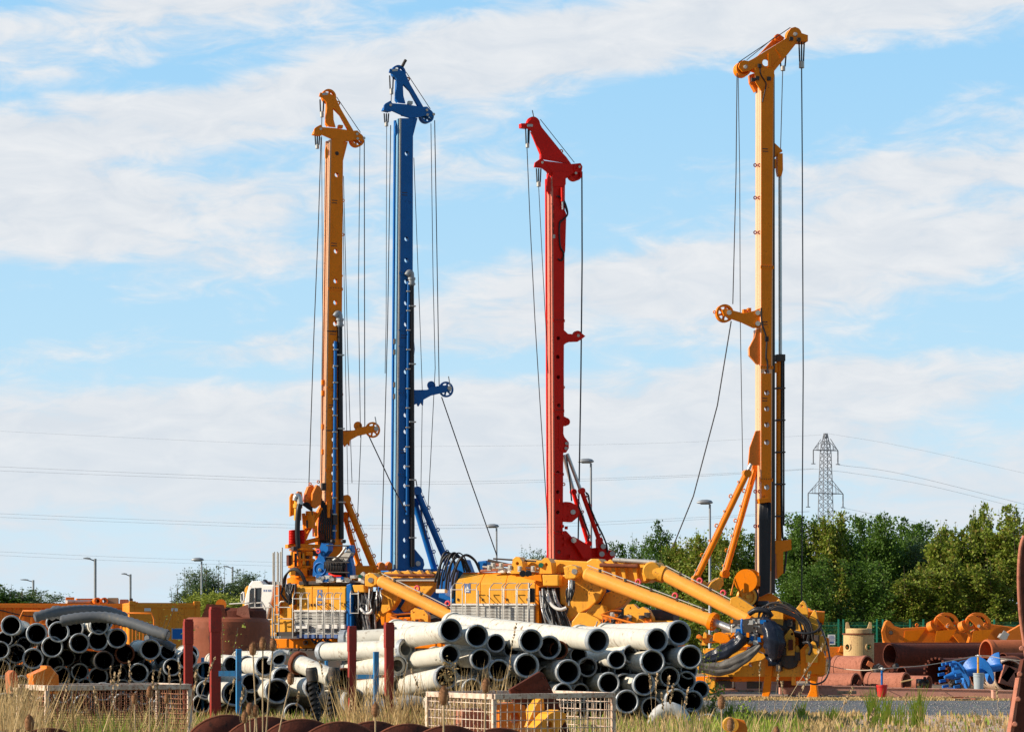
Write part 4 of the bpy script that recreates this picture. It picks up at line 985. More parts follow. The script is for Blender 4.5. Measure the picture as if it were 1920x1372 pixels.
for k, (x, y, w_, h_) in enumerate(((545,1066,9,12),(557,1070,6,9),(566,1064,10,14),(579,1068,9,10),(588,1050,10,16),(550,1024,8,8),(575,1034,12,7),(541,1040,6,20))): P_('drive_box', ('yellow','darkm','amber','drust')[k%4], r, lambda m: fr.box(m, x, y, x+w_, y+h_, .75, .98+k*.004), .015)
P_('drive_bracket', 'amber', r, lambda m: (fr.plate(m, [(544,932),(547,925),(551,925),(552,965),(544,968)], .3, .42), fr.plate(m, [(554,928),(559,921),(566,922),(568,935),(566,952),(556,950)], .36, .5), fr.plate(m, [(540,1020),(600,1020),(600,1027),(540,1027)], .2, .55)), .008)
def spring(m, x, y0, y1, rp, w, n=9):
    a = fr.p(x, y1, w); b = fr.p(x, y0, w); q = []
    for k in range(n*10+1):
        t = k/(n*10); q.append(a.lerp(b, t)+Vector((math.cos(t*n*6.283)*rp/fr.s, math.sin(t*n*6.283)*rp/fr.s, 0)))
    m.tube(q, .035, 5)
for k in range(7): P_('hose', 'rubber', r, lambda m: fr.tube(m, [(600+k*3,930+k*4,.42),(603+k*3,960,.46),(598+k*4,990+k*2,.5),(604+k*3,1030,.44)], .03, 6, smooth=4))
for k, (x, y, w_, h_) in enumerate(((604,905,8,14),(614,940,5,30),(625,965,8,18),(600,1000,9,12),(612,1015,10,16),(628,1010,7,14),(585,1032,12,10),(603,1040,14,12),(575,975,7,14),(590,985,5,20))): P_('machine_block', ('darkm','amber','darkm','drust')[k%4], r, lambda m: fr.box(m, x, y, x+w_, y+h_, .35, .52+k*.011), .01)
P_('spring', 'red', r, lambda m: spring(m, 548, 994, 1020, 5.5, .55)); P_('spring', 'red', r, lambda m: spring(m, 565, 994, 1020, 5.5, .55))
P_('drive_hose', 'rubber', r, lambda m: fr.tube(m, [(557,932,.6),(563,940,.65),(560,955,.7),(558,980,.7),(558,1010,.7),(562,1040,.7),(572,1062,.7),(588,1074,.7)], .10, 12, smooth=6))
P_('hose_elbow', 'steel', r, lambda m: fr.tube(m, [(554,938,.55),(556,930,.58),(561,932,.62),(563,946,.66)], .12, 12, smooth=5))
P_('hose_loop', 'rubber', r, lambda m: [fr.tube(m, [(566,945,.5),(576,942+k*2,.55),(585,950+k*2,.6),(583,962+k*3,.55),(588,970+k,.4)], .022, 6, smooth=5) for k in range(6)])
for pts, w in (([(578,912),(573,925),(571,938),(575,945),(583,943),(590,918),(588,908)], .3), ([(594,908),(586,925),(584,948),(592,953),(602,945),(605,922),(600,911)], .5)):
    P_('hook_block', 'orange', r, lambda m: fr.plate(m, pts, w, w+.22), .03); P_('hook_eye', 'orange', r, lambda m: fr.lug(m, sum(p[0] for p in pts)/len(pts)+2, pts[0][1]-5, 3, w+.1))
P_('upper_machine_body', 'amber', r, lambda m: (fr.box(m, 640, 1035, 648, 1062, -.3, .1), fr.box(m, 585, 1060, 700, 1130, -1.5, .3)), .02)
P_('undercarriage', 'darkm', r, lambda m: fr.box(m, 560, 1130, 720, 1292, -2, .2), .05)
tag(r, 'leftmost tall piling rig with weathered orange mast, black hoses and red springs', 'piling rig')
# ---- blue rig
P_('plug_bolt', 'darkm', FR1.root, lambda m: m.lathe(FR1.p(631.5,288,.33), FR1.p(631.5,288,.3), [(0,0),(0,.06),(.03,.08),(.03,0)], 12))
FR2 = fr = Frame('piling_rig', 757, 101, 24); r = fr.root
head_af(fr, z1, 748, -256, 'blue', .3)
P_('antenna', 'darkm', r, lambda m: fr.tube(m, [(1225,200,.1),(1245,160,.1),(1262,130,.1)], .06, 6, z=z1))
mo, f = mast(fr, 'blue', (222,752.5,774.5), (1066,746,773), .30, [(y_, None) for y_ in (288,448,488,528,568,608,697,778,809,843,875,910,944,977,1012,1042)], 4.3, bkr=.235,
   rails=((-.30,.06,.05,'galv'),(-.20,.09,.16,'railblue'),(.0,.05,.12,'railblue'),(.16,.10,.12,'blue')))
band_marks(fr, f, (304,590,820), .3); joint(fr, f, (468,708,870), .3, 'blue')
P_('mast_collar', 'darkm', r, lambda m: [fr.box(m, 740, y, 746, y+9, -.1, .1) for y in (635,655,716,738)])
P_('clamp_plate', 'blue', r, lambda m: [fr.box(m, 747, y, 774, y+1.6, .302, .32) for y in (618,648,730)])
P_('back_flange', 'blue', r, lambda m: (fr.plate(m, [(771,620),(776,632),(778,655),(774,690),(771,700)], -.15, .1), fr.plate(m, [(766,842),(774,842),(775,1020),(768,1020)], -.2, .15)), .01)
guide_arm(fr, z2, 0, 0, 'blue')
service_line(fr, 771.5, 520, 773, 1062, .10, .36, 'rubber', 5); service_line(fr, 766, 528, 763, 965, .06, .36, 'blue', 12, False)
rope(fr, [(732.5,235,.1),(727,600,.1),(715,1052,.1)]); rope(fr, [(725,237,.1),(724,600,.1),(722,700,.1)], .013)
rope(fr, [(808,232,0),(812,520,0),(816,690,0),(807,870,0),(800,1000,0)], .014); rope(fr, [(815,226,.1),(820,520,.1),(823.5,728,.1)]); rope(fr, [(776,296,0),(788,620,0),(792,740,0),(789,930,0)], .013)
rope(fr, [(828,744,.2),(880,895,.2),(932,1042,.2)], .022); rope(fr, [(761,135,.06),(807,205,.06)], .014); rope(fr, [(780,900,0),(798,1010,.0)], .02)
socket(fr, 724.5, 229, 237, 7, .1, (-3,0,3), 213); socket(fr, 734, 166, 177, 7, .05, (-2.5,2.5), 142); rope(fr, [(734,177,.05),(733,196,.05)], .016)
strut(fr, ((782,922),(843,1066)), .13, 'blue', 7); strut(fr, ((778,944),(816,1072)), .13, 'blue', 5, w=-.4)
P_('tilt_plate', 'blue', r, lambda m: fr.plate(m, [(774,1025),(779,1030),(794,1048),(796,1058),(793,1068),(774,1070)], -.1, .1), .02)
P_('tilt_pin', 'steel', r, lambda m: m.lathe(fr.p(784,1056,.2), fr.p(784,1056,0), [(0,0),(0,.1),(.2,.1),(.2,0)], 12))
P_('hook_block', 'orange', r, lambda m: (fr.plate(m, [(709,1069),(711,1056),(716,1053),(722,1056),(724,1069)], -.1, .2), fr.plate(m, [(725,1069),(727,1056),(731,1052),(735,1056),(737,1069)], -.1, .2)), .02)
P_('upper_machine_body', 'blue', r, lambda m: fr.box(m, 735, 1066, 860, 1150, -1.5, .3), .03)
P_('undercarriage', 'darkm', r, lambda m: fr.box(m, 720, 1150, 870, 1290, -2, .2), .05)
tag(r, 'tall piling rig with blue mast and blue A shaped head, second from left', 'piling rig')
# ---- red rig
FR3 = fr = Frame('piling_rig', 1042, 104, 24); r = fr.root
P_('jib', 'red', r, lambda m: [fr.plate(m, [(205,190),(225,235),(262,258),(282,320),(300,370),(325,405),(342,450),(340,495),(600,538),(560,480),(480,395),(375,270),(335,200),(318,158),(290,142),(255,148),(225,185)], w0, w1, z=z4) for w0, w1 in ((.09,.16),(-.16,-.09))], .008)
P_('jib_web', 'red', r, lambda m: (fr.plate(m, [(262,258),(342,450),(340,495),(360,497),(360,450),(280,255)], -.09, .09, z=z4), fr.plate(m, [(340,215),(595,530),(570,528),(330,235)], -.09, .09, z=z4), fr.plate(m, [(170,190),(230,188),(230,232),(172,225)], -.12, .12, z=z4)))
P_('top_sheave', 'red', r, lambda m: fr.sheave(m, 278, 192, 60, -.08, .08, z=z4, solid=True))
P_('head_beam', 'red', r, lambda m: [fr.plate(m, [(282,565),(290,525),(340,490),(372,510),(600,538),(680,530),(697,560),(690,605),(660,610),(600,625),(560,660),(440,652),(400,612),(350,572)], w0, w1, z=z4) for w0, w1 in ((.18,.26),(-.26,-.18))], .01)
P_('beam_panel', 'red', r, lambda m: fr.plate(m, [(375,525),(605,560),(600,605),(440,610)], .262, .28, z=z4), .005)
P_('beam_web', 'red', r, lambda m: fr.plate(m, [(400,560),(600,560),(560,648),(440,645)], -.18, .18, z=z4))
P_('tail_sheave', 'red', r, lambda m: (fr.sheave(m, 640, 622, 58, -.16, .16, z=z4, solid=True), fr.sheave(m, 655, 572, 38, -.3, .3, z=z4, solid=True)))
P_('number_plate', 'galv', r, lambda m: fr.plate(m, [(222,196),(270,197),(270,219),(222,218)], .162, .175, z=z4)); P_('lifting_eye', 'orange', r, lambda m: fr.lug(m, *z4(515,428), 3.5, .05))
P_('antenna', 'darkm', r, lambda m: fr.tube(m, [(278,140,.1),(265,78,.1)], .02, 5, z=z4)); P_('bolt', 'steel', r, lambda m: [m.lathe(fr.p(*z4(x, y), .33), fr.p(*z4(x, y), .2), [(0,0),(0,.05),(.12,.06),(.12,0)], 10) for x, y in ((640,616),(672,562),(352,525))])
mo, f = mast(fr, 'red', (332,1037,1059.5), (1048,1040.5,1055), .30, [(634,1047),(669,1046),(707,1047),(760,1048),(783,1047),(886,1046),(922,1046),(960,1046),(998,1046),(1034,1048)], 3.8,
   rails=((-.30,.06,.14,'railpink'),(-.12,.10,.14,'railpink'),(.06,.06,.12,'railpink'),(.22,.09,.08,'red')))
joint(fr, f, (545,730,860,980), .3, 'red')
P_('rail_slot', 'darkm', r, lambda m: [m.box((fr.p(1032+dx,y,0).x, -.05, fr.p(1032,y,0).z), (.07,.5,.20)) for dx in (0,) for y in (392,407,424,436)])
P_('pulley', 'red', r, lambda m: [fr.plate(m, [(x-3,335),(x,325),(x+4,335),(x+4,358),(x,365),(x-4,356)], w_, w_+.06) for x, w_ in ((1029,.2),(1035,.05))], .008)
P_('neck', 'red', r, lambda m: fr.plate(m, [(1036,322),(1061,322),(1061,345),(1059,350),(1037,350)], -.28, .33), .01)
P_('hose_bundle', 'rubber', r, lambda m: [fr.tube(m, [(1044,368,.36),(1055,372,.36),(1062,388+k*3,.4),(1064,402,.4),(1056,412,.36),(1049,420+k,.34),(1050,460,.34),(1057,475,.36),(1054,488,.35),(1046,486,.34)], .035, 7, smooth=5) for k in range(3)])
P_('hydraulic_cylinder', 'red', r, lambda m: fr.tube(m, [(1054,352,.4),(1054.5,378,.4)], .07, 10)); P_('cylinder_rod', 'steel', r, lambda m: fr.tube(m, [(1054.5,378,.4),(1055,393,.4)], .04, 8))
P_('mast_side_plate', 'red', r, lambda m: (fr.plate(m, [(1053,390),(1060,396),(1062,402),(1060,470),(1055,492),(1052,492)], -.2, .2), fr.plate(m, [(1054,615),(1060,625),(1062,640),(1054,648)], -.2, .2)), .01)
P_('cover_plate', 'galv', r, lambda m: fr.box(m, 1037, 440, 1041, 447, .302, .33))
P_('guide_arm', 'red', r, lambda m: [fr.plate(m, [(385,290),(420,318),(450,347),(500,350),(545,325),(590,345),(622,370),(590,395),(545,425),(460,428),(430,440),(392,470)], w0, w1, z=z5) for w0, w1 in ((.08,.16),(-.16,-.08))], .008)
P_('guide_sheave', 'red', r, lambda m: fr.sheave(m, 547, 366, 50, -.07, .07, z=z5, solid=True)); P_('pin', 'steel', r, lambda m: m.lathe(fr.p(*z5(552,364), .2), fr.p(*z5(552,364), 0), [(0,0),(0,.06),(.2,.06),(.2,0)], 10))
P_('roller_bracket', 'red', r, lambda m: (fr.plate(m, [(388,1150),(440,1178),(466,1215),(455,1245),(430,1258),(388,1238)], -.12, .12, z=z5),), .01); P_('roller', 'red', r, lambda m: fr.sheave(m, 435, 1215, 38, -.16, .16, z=z5, solid=True))
P_('strut_bracket', 'red', r, lambda m: (fr.plate(m, [(355,60),(365,130),(385,190),(425,240),(425,295),(400,335),(365,325),(330,300),(330,60)], -.2, .32, z=z6),), .01)
P_('bolt', 'galv', r, lambda m: [m.lathe(fr.p(*z6(x, y), .4), fr.p(*z6(x, y), .2), [(0,0),(0,.07),(.2,.07),(.2,0)], 10) for x, y in ((405,250),(400,295))])
P_('cylinder_rod', 'steel', r, lambda m: fr.tube(m, [(408,345,.2),(538,695,.2)], .075, 12, z=z6)); P_('cylinder_rod', 'steel', r, lambda m: fr.tube(m, [(375,355,-.3),(472,705,-.3)], .075, 12, z=z6))
def zz_(x, y): return z6(x, y)
strut(fr, (z6(545,695), z6(700,1130)), .095, 'red', 5, w=.2, lugr=3); strut(fr, (z6(468,705), z6(600,1160)), .09, 'red', 4, w=-.3, lugr=3)
P_('winch', 'red', r, lambda m: (fr.plate(m, [(372,800),(395,785),(445,790),(495,815),(527,870),(512,925),(455,972),(362,965),(370,930)], .0, .3, z=z6), m.lathe(fr.p(*z6(440,880), .0), fr.p(*z6(440,880), -.5), [(0,0),(0,.34),(.5,.34),(.5,0)], 24)), .02)
P_('winch_hub', 'steel', r, lambda m: m.lathe(fr.p(*z6(463,880), .38), fr.p(*z6(463,880), .2), [(0,0),(0,.1),(.18,.12),(.18,0)], 14))
P_('bolt', 'red', r, lambda m: [m.box(fr.p(*z6(x, y), .32), (.07,.06,.07)) for x, y in ((380,805),(410,795),(425,825),(375,945),(420,950),(425,920))])
P_('boom_foot', 'red', r, lambda m: (fr.plate(m, [(355,1060),(400,1050),(455,1110),(600,1190),(640,1215),(640,1320),(355,1320)], -.3, .2, z=z6), fr.plate(m, [(440,1120),(470,1105),(500,1120),(625,1195),(625,1300),(560,1310)], .21, .4, z=z6)), .02)
P_('base_frame', 'red', r, lambda m: (fr.plate(m, [(640,1210),(700,1205),(850,1240),(850,1320),(640,1320)], -.5, .1, z=z6), fr.plate(m, [(690,1130),(725,1130),(770,1200),(785,1290),(700,1290)], .1, .35, z=z6)), .02)
P_('pin', 'galv', r, lambda m: [m.lathe(fr.p(*z6(x, y), .5), fr.p(*z6(x, y), .2), [(0,0),(0,.11),(.3,.11),(.3,0)], 14) for x, y in ((470,1138),(742,1195),(825,1260),(728,1265))])
P_('hose_bundle', 'rubber', r, lambda m: (fr.tube(m, [(580,700,.3),(605,730,.3),(620,830,.3),(680,980,.3),(730,1080,.3),(770,1180,.4),(780,1250,.4)], .035, 6, z=z6, smooth=4), fr.tube(m, [(400,360,0),(430,560,0),(450,780,0)], .03, 6, z=z6), fr.tube(m, [(520,840,.1),(575,990,.1),(610,1090,.1),(595,1150,.1)], .035, 6, z=z6, smooth=4)))
P_('small_fitting', 'red', r, lambda m: [m.box(fr.p(*z6(x, y), .34), (.1,.1,.12)) for x, y in ((345,775),(365,1010),(400,1025),(370,1075),(385,1120),(385,1180),(440,1285))])
P_('lifting_eye', 'orange', r, lambda m: (fr.lug(m, *z6(378,625), 3.2, .1), fr.lug(m, *z5(404,875), 3, .1)))
rope(fr, [(988,275,.1),(994,420,.1),(1003,600,.1),(1014,780,.1),(1028,1000,.1)]); rope(fr, [(1010,350,.1),(1017,490,.1),(1028,700,.1)], .014)
rope(fr, [(1091,322,.1),(1091.5,490,.1),(1089,720,.1),(1086,900,.1),(1084,1015,.1)], .03); rope(fr, [(1013,224,.06),(1077,305,.06)], .014); rope(fr, [(1056,560,.0),(1057,780,0)], .014)
socket(fr, 989, 269, 277, 7, .1, (-2.5,1,2.5), 240); socket(fr, 1010, 341, 350, 8, .1, (-3,0,3), 316)
P_('upper_machine_body', 'red', r, lambda m: fr.box(m, 1035, 1049, 1150, 1140, -1.6, .1), .03); P_('undercarriage', 'darkm', r, lambda m: fr.box(m, 1020, 1140, 1170, 1286, -2, .2), .05)
tag(r, 'shortest of the four piling rigs with red mast and solid red jib', 'piling rig')
# ---- gold rig on the right
FR4 = fr = Frame('piling_rig', 1436, 93, 13); r = fr.root
P_('jib', 'amber', r, lambda m: fr.plate(m, [(205,440),(215,405),(250,380),(290,388),(330,368),(612,192),(625,150),(655,105),(690,95),(725,110),(745,148),(798,165),(800,220),(718,215),(690,238),(515,470),(495,480),(345,490),(335,450),(300,470),(240,480)], .28, .36, [(438,402,30)], z=z7), .01)
P_('jib_rear_plate', 'amber', r, lambda m: fr.plate(m, [(205,440),(250,380),(290,388),(330,368),(612,192),(625,150),(690,95),(745,148),(798,165),(800,220),(718,215),(515,470),(345,490)], -.34, -.28, [(438,402,30)], z=z7), .01)
P_('jib_web', 'orange', r, lambda m: (fr.plate(m, [(300,388),(612,192),(620,205),(320,400)], -.28, .28, z=z7), fr.plate(m, [(720,160),(800,165),(800,218),(720,214)], -.28, .28, z=z7)))
P_('jib_outline', 'amber', r, lambda m: (fr.plate(m, [(530,278),(585,350),(505,440),(498,432),(572,350),(524,286)], .362, .40, z=z7), fr.plate(m, [(460,318),(485,318),(485,440),(460,440)], .362, .42, z=z7)))
P_('aux_jib', 'orange', r, lambda m: fr.plate(m, [(345,372),(420,290),(530,172),(560,160),(600,188),(590,205),(400,320)], -.75, -.62, z=z7), .01)
P_('aux_sheave', 'orange', r, lambda m: fr.sheave(m, 545, 185, 30, -.6, -.45, z=z7, solid=True))
P_('tail_sheave', 'amber', r, lambda m: fr.sheave(m, 250, 450, 66, -.2, .2, z=z7, solid=True)); P_('top_sheave', 'amber', r, lambda m: fr.sheave(m, 690, 158, 60, -.2, .2, z=z7, solid=True))
P_('bolt', 'steel', r, lambda m: [m.lathe(fr.p(*z7(x, y), .46), fr.p(*z7(x, y), .3), [(0,0),(0,.05),(.1,.09),(.16,.09),(.16,0)], 10) for x, y in ((265,440),(690,160))])
P_('bolt', 'darkm', r, lambda m: [m.box(fr.p(*z7(x, y), .4), (.13,.1,.13)) for x, y in ((655,198),(385,430),(365,535),(330,548),(465,540),(720,205))])
P_('neck_plate', 'amber', r, lambda m: fr.plate(m, [(348,445),(400,440),(512,455),(512,520),(398,640),(372,600),(345,550)], .29, .38, z=z7), .01)
P_('neck_lug', 'orange', r, lambda m: fr.plate(m, [(302,505),(345,490),(398,545),(398,600),(352,652),(308,570)], -.34, -.1, z=z7), .01)
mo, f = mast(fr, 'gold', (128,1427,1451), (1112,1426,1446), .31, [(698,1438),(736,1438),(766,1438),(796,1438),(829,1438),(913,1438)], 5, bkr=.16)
P_('rear_rail', 'darkm', r, lambda m: fr.plate(m, [(1449.5,140),(1452.5,140),(1453.5,1112),(1446.5,1112)], .0, .22))
P_('shaded_front_sheet', 'amber', r, lambda m: fr.plate(m, [(1427.6,130),(1450,130),(1446,690),(1428,690)], .314, .325, ), 0)  # darker sheet over the pale mast colour, for the face in shade
P_('shaded_front_sheet', 'amber', r, lambda m: fr.plate(m, [(1428,700),(1446,700),(1446,1070),(1428,1070)], .314, .325, [(1438,736,5.1),(1438,766,5.1),(1438,796,5.1),(1438,829,5.1),(1438,913,5.1)]), 0)
band_marks(fr, f, (215,562,715), .33); joint(fr, f, (455,655,880), .33, 'amber')
P_('lifting_eye', 'rackred', r, lambda m: [fr.lug(m, x, y, 3.6, w_) for y in (310,371,436,921,986) for x, w_ in ((1416,-.1),(1424,.2))])
P_('guide_arm', 'amber', r, lambda m: [fr.plate(m, [(135,165),(165,155),(300,190),(380,172),(428,150),(428,300),(375,302),(290,262),(205,232),(150,210)], w0, w1, z=z8) for w0, w1 in ((.12,.2),(-.2,-.12))], .01)
P_('guide_sheave', 'amber', r, lambda m: fr.sheave(m, 160, 190, 68, -.1, .1, z=z8)); P_('arm_lug', 'amber', r, lambda m: (fr.lug(m, *z8(80,182), 3.2, 0), fr.plate(m, [(300,160),(325,160),(325,195),(300,195)], -.1, .1, z=z8), fr.plate(m, [(335,150),(358,150),(358,190),(335,190)], -.1, .1, z=z8)))
P_('pin', 'steel', r, lambda m: [m.lathe(fr.p(*z8(x, y), .3), fr.p(*z8(x, y), .18), [(0,0),(0,.09),(.12,.09),(.12,0)], 10) for x, y in ((190,185),(408,187),(408,268))])
P_('elbow_bracket', 'orange', r, lambda m: [fr.plate(m, [(430,300),(432,575),(410,578),(385,560),(345,510),(343,450),(385,370),(395,315)], w0, w1, z=z8) for w0, w1 in ((.16,.24),(-.24,-.16))], .01)
P_('elbow_web', 'gold', r, lambda m: fr.plate(m, [(395,315),(432,310),(432,575),(412,572),(352,505),(350,455),(390,375)], -.15, .15, z=z8))
P_('lower_bracket', 'orange', r, lambda m: [fr.plate(m, [(392,1080),(432,1075),(435,1340),(335,1340),(347,1205)], w0, w1, z=z8) for w0, w1 in ((.18,.26),(-.26,-.18))], .01)
P_('cable_run', 'rubber', r, lambda m: (fr.tube(m, [(432,150,.37),(438,260,.37),(465,350,.37),(475,400,.37),(470,520,.37),(480,560,.37),(482,640,.37)], .03, 6, z=z8, smooth=4), fr.tube(m, [(388,430,.4),(395,500,.41),(430,560,.4),(440,600,.4),(410,740,.4)], .022, 6, z=z7, smooth=4), m.box(fr.p(*z8(475,385), .38), (.12,.08,.16))))
P_('side_bracket', 'amber', r, lambda m: (fr.plate(m, [(500,1075),(580,1150),(580,1165),(545,1182),(500,1235)], -.1, .06, z=z7), fr.plate(m, [(540,1178),(585,1178),(587,1320),(575,1372),(548,1372),(538,1320)], -.1, .12, z=z7), fr.plate(m, [(498,1225),(530,1225),(530,1305),(498,1305)], -.1, .1, z=z7)), .01)
P_('silver_rod', 'steel', r, lambda m: fr.tube(m, [(1462.5,330,-.1),(1463,664,-.1)], .065, 12)); P_('rod_head', 'darkm', r, lambda m: fr.box(m, 1456, 664, 1473, 677, -.25, .1), .02)
P_('feed_cylinder', 'amber', r, lambda m: fr.tube(m, [(1461,677,-.1),(1460,1015,-.1)], .11, 14)); P_('feed_hose', 'rubber', r, lambda m: (fr.tube(m, [(1466,677,.02),(1466,980,.02),(1473,1010,.05),(1474,1040,.0),(1470,1075,0)], .04, 8, smooth=4), fr.tube(m, [(1469.5,677,-.1),(1469.5,985,-.1)], .035, 8)))
P_('clamp', 'darkm', r, lambda m: [fr.box(m, 1456, y, 1473, y+2.5, -.2, .1) for y in (726,786,846,906,966)]); P_('clamp_block', 'amber', r, lambda m: fr.box(m, 1447, 680, 1458, 698, -.1, .12), .01)
P_('side_carriage', 'amber', r, lambda m: (fr.plate(m, [(1082,455),(1165,455),(1225,445),(1228,525),(1165,540),(1165,700),(1120,745),(1110,560),(1085,540)], -.3, .1, z=z9),), .01)
P_('hose_curtain', 'rubber', r, lambda m: [fr.tube(m, [(1000+k*8,190,.5-.02*k),(992+k*9,175-10*math.sin(k/9*3.14),.5),(988+k*9.5,300,.5),(990+k*8,880-k*4,.5)], .045, 7, z=z9) for k in range(9)])
P_('hose_clamp', 'amber', r, lambda m: (fr.plate(m, [(980,140),(1055,130),(1060,165),(985,175)], .3, .6, z=z9),), .01)
P_('winch_drum', 'amber', r, lambda m: (m.lathe(fr.p(*z9(880,760), .9), fr.p(*z9(930,760), .0), [(0,0),(0,.42),(.08,.42),(.08,.3),(.7,.3),(.7,.42),(.8,.42),(.8,0)], 24), fr.plate(m, [(930,725),(990,720),(990,800),(930,800)], .1, .6, z=z9)), .0)
P_('sheave_wheel', 'yellow', r, lambda m: fr.sheave(m, 895, 880, 72, .6, .85, z=z9, solid=True)); P_('sheave_tyre', 'rubber', r, lambda m: fr.sheave(m, 905, 880, 78, .42, .58, z=z9, solid=True))
P_('sheave_bracket', 'amber', r, lambda m: (fr.tube(m, [(770,870,.9),(795,740,.9),(850,880,.9)], .045, 6, z=z9),))
P_('foot_block', 'amber', r, lambda m: (fr.plate(m, [(1400,1180),(1404,1128),(1420,1112),(1448,1112),(1462,1122),(1466,1180),(1460,1290),(1404,1290)], -.9, -.1),), .03)
P_('drive_top', 'rubber', r, lambda m: col(m, [(1126,13),(1133,15),(1134,11),(1150,11)], 1428, .6))
P_('rear_base', 'darkm', r, lambda m: fr.box(m, 1375, 1170, 1470, 1290, -2.4, -.95), .05)
strut(fr, ((1399,890),(1306,1083)), .115, 'amber', 7, side=-1, w=.3); strut(fr, ((1416,878),(1360,1073)), .115, 'amber', 7, side=-1, w=-.2)
P_('cylinder_rod', 'steel', r, lambda m: (fr.tube(m, [(1408,870,.3),(1399,890,.3)], .07, 10), fr.tube(m, [(1420,866,-.2),(1416,878,-.2)], .07, 10)))
P_('strut_foot', 'yellow', r, lambda m: (fr.plate(m, [(595,810),(620,770),(680,735),(712,740),(715,790),(680,830),(620,842)], .1, .5, z=z9), fr.plate(m, [(455,760),(530,750),(590,770),(590,820),(480,790)], -.1, .3, z=z9)), .03)
rope(fr, [(1382,137,.1),(1380,330,.1),(1374,570,.1)]); rope(fr, [(1384,137,-.1),(1387,330,-.1),(1388,600,-.1),(1393,900,-.1)], .014); rope(fr, [(1371,602,.1),(1345,760,.1),(1300,930,.1),(1262,1024,.1)], .022)
rope(fr, [(1503,128,.1),(1504.5,330,.1),(1506,700,.1),(1503,1128,.1)], .022); rope(fr, [(1467.5,132,-.5),(1463.5,282,-.5)], .016); rope(fr, [(1385,117,.38),(1482,52,.38)], .016); rope(fr, [(1400,113,-.5),(1455,68,-.5)], .014)
socket(fr, 1503, 115, 128, 10, .1, (-3.5,0,3.5), 79); socket(fr, 1468, 124, 133, 9, -.5, (-4,4), 106)
tag(r, 'tallest piling rig at right with gold mast and jib pointing right', 'piling rig')
# ---------------------------------------------------------------- base machines with boom cylinders
def big_cyl(fr, p0, p1, w0, w1, rpx, rod=None, eyes=(), tight=False):
    rr_ = rpx/fr.s; a = fr.p(*p0, w0); b = fr.p(*p1, w1); t = (b-a).normalized(); L = (b-a).length
    m = MB(); m.lathe(a, b, [(0,0),(0,rr_*.8),(.08,rr_),(L-.25,rr_),(L-.25,rr_*1.05),(L-.14,rr_*1.05),(L-.14,rr_)], 28); 
    o = m.build('boom_cylinder', M['cyl'], fr.root)
    m = MB(); m.lathe(a, b, [(L-.14,rr_),(L-.14,rr_*1.32),(L,rr_*1.32),(L,rr_*.5),(L-.02,rr_*.5)], 28); g = m.build('gland', M['amber'], o)
    for k in range(18):
        q = k/18*6.283; up = t.orthogonal().normalized(); sd_ = t.cross(up)
        m = MB(); c = b+(up*math.cos(q)+sd_*math.sin(q))*rr_*1.15; m.lathe(c-t*.02, c+t*.04, [(0,.028),(.055,.028),(.055,0)], 6)
        m.build('gland_bolt', M['amber'], o) if rod else None
    if rod:
        e = fr.p(*rod[0], rod[1]); m = MB(); m.lathe(b, e, [(0,rr_*.52),((e-b).length,rr_*.52),((e-b).length,0)], 20); m.build('piston_rod', M['steel'], o)
    n = Vector((-t.z, 0, t.x)); n = n if n.z > 0 else -n
    m = MB()
    for s_ in (-.03, .03):
        m.tube([a+n*(rr_+.07)+Vector((0,s_-.06,0)), a.lerp(b,.5)+n*(rr_+.075)+Vector((0,s_-.06,0)), b-t*.3+n*(rr_+.07)+Vector((0,s_-.06,0))], .016, 6)
    m.build('hydraulic_line', M['galv'], o)
    nc = max(3, int(L/1.0))
    for k in range(nc):
        m = MB(); q = a.lerp(b, (k+.5)/nc); m.box(q+n*(rr_+.05)+Vector((0,-.06,0)), (.07,.14,.10)); m.build('line_clamp', M['darkm'], o)
    for k in eyes:
        m = MB(); q = a.lerp(b, k)+n*(rr_+.13)+Vector((0,.06,0)); m.torus(q, (0,1,0), .085, .035, 14, 7); m.build('lifting_eye', M['pink'], o)
    return o
def railing(fr, x0, x1, yt, ymid, yl, yb, w, mat='galv', r=.018):
    P = lambda x, y, ww: fr.p(x, y, ww); m = MB(); d = (x1-x0)
    m.tube([P(x0,yb,w),P(x0,ymid-1,w),P(x0+d*.1,ymid-6,w-.06),P(x0+d*.32,yt,w-.25),P(x0+d*.5,yt,w-.3),P(x1,yt,w-.3)], r, 7)
    m.tube([P(x1,yb,w),P(x1,ymid-1,w),P(x1-d*.02,ymid-6,w-.06),P(x1+d*.2,yt,w-.3)], r, 7)
    m.tube([P(x0,ymid,w),P(x1,ymid,w)], r, 6); m.tube([P(x0,yl,w),P(x1,yl,w)], r, 6)
    return m.build('railing', M[mat], fr.root)
def louvres(fr, x0, x1, y0, y1, w, cols):
    m = MB(); fr.box(m, x0, y0, x1, y1, w-.25, w-.06); o = m.build('cooler_panel', M['grille'], fr.root)
    n = int((y1-y0)/2.9); 
    m = MB()
    for k in range(n):
        y = y0+2+(y1-y0-3)*k/n; a = fr.p(x0+1, y, w-.03); b = fr.p(x1-1, y, w-.03); m.box((a+b)/2, ((b-a).length, .05, .03), M=Matrix.Rotation(R(-32), 3, 'X'))
    m.build('louvre', M['grille'], o)
    for (xa, xb) in cols: 
        m = MB(); fr.box(m, xa, y0+2, xb, y1, w-.058, w-.01); m.build('dark_slot', M['darkm'], o)
    m = MB(); fr.box(m, x0-1, y0-3, x1+1, y0+1, w-.3, w+.02); m.build('top_ledge', M['white'], o)
    return o
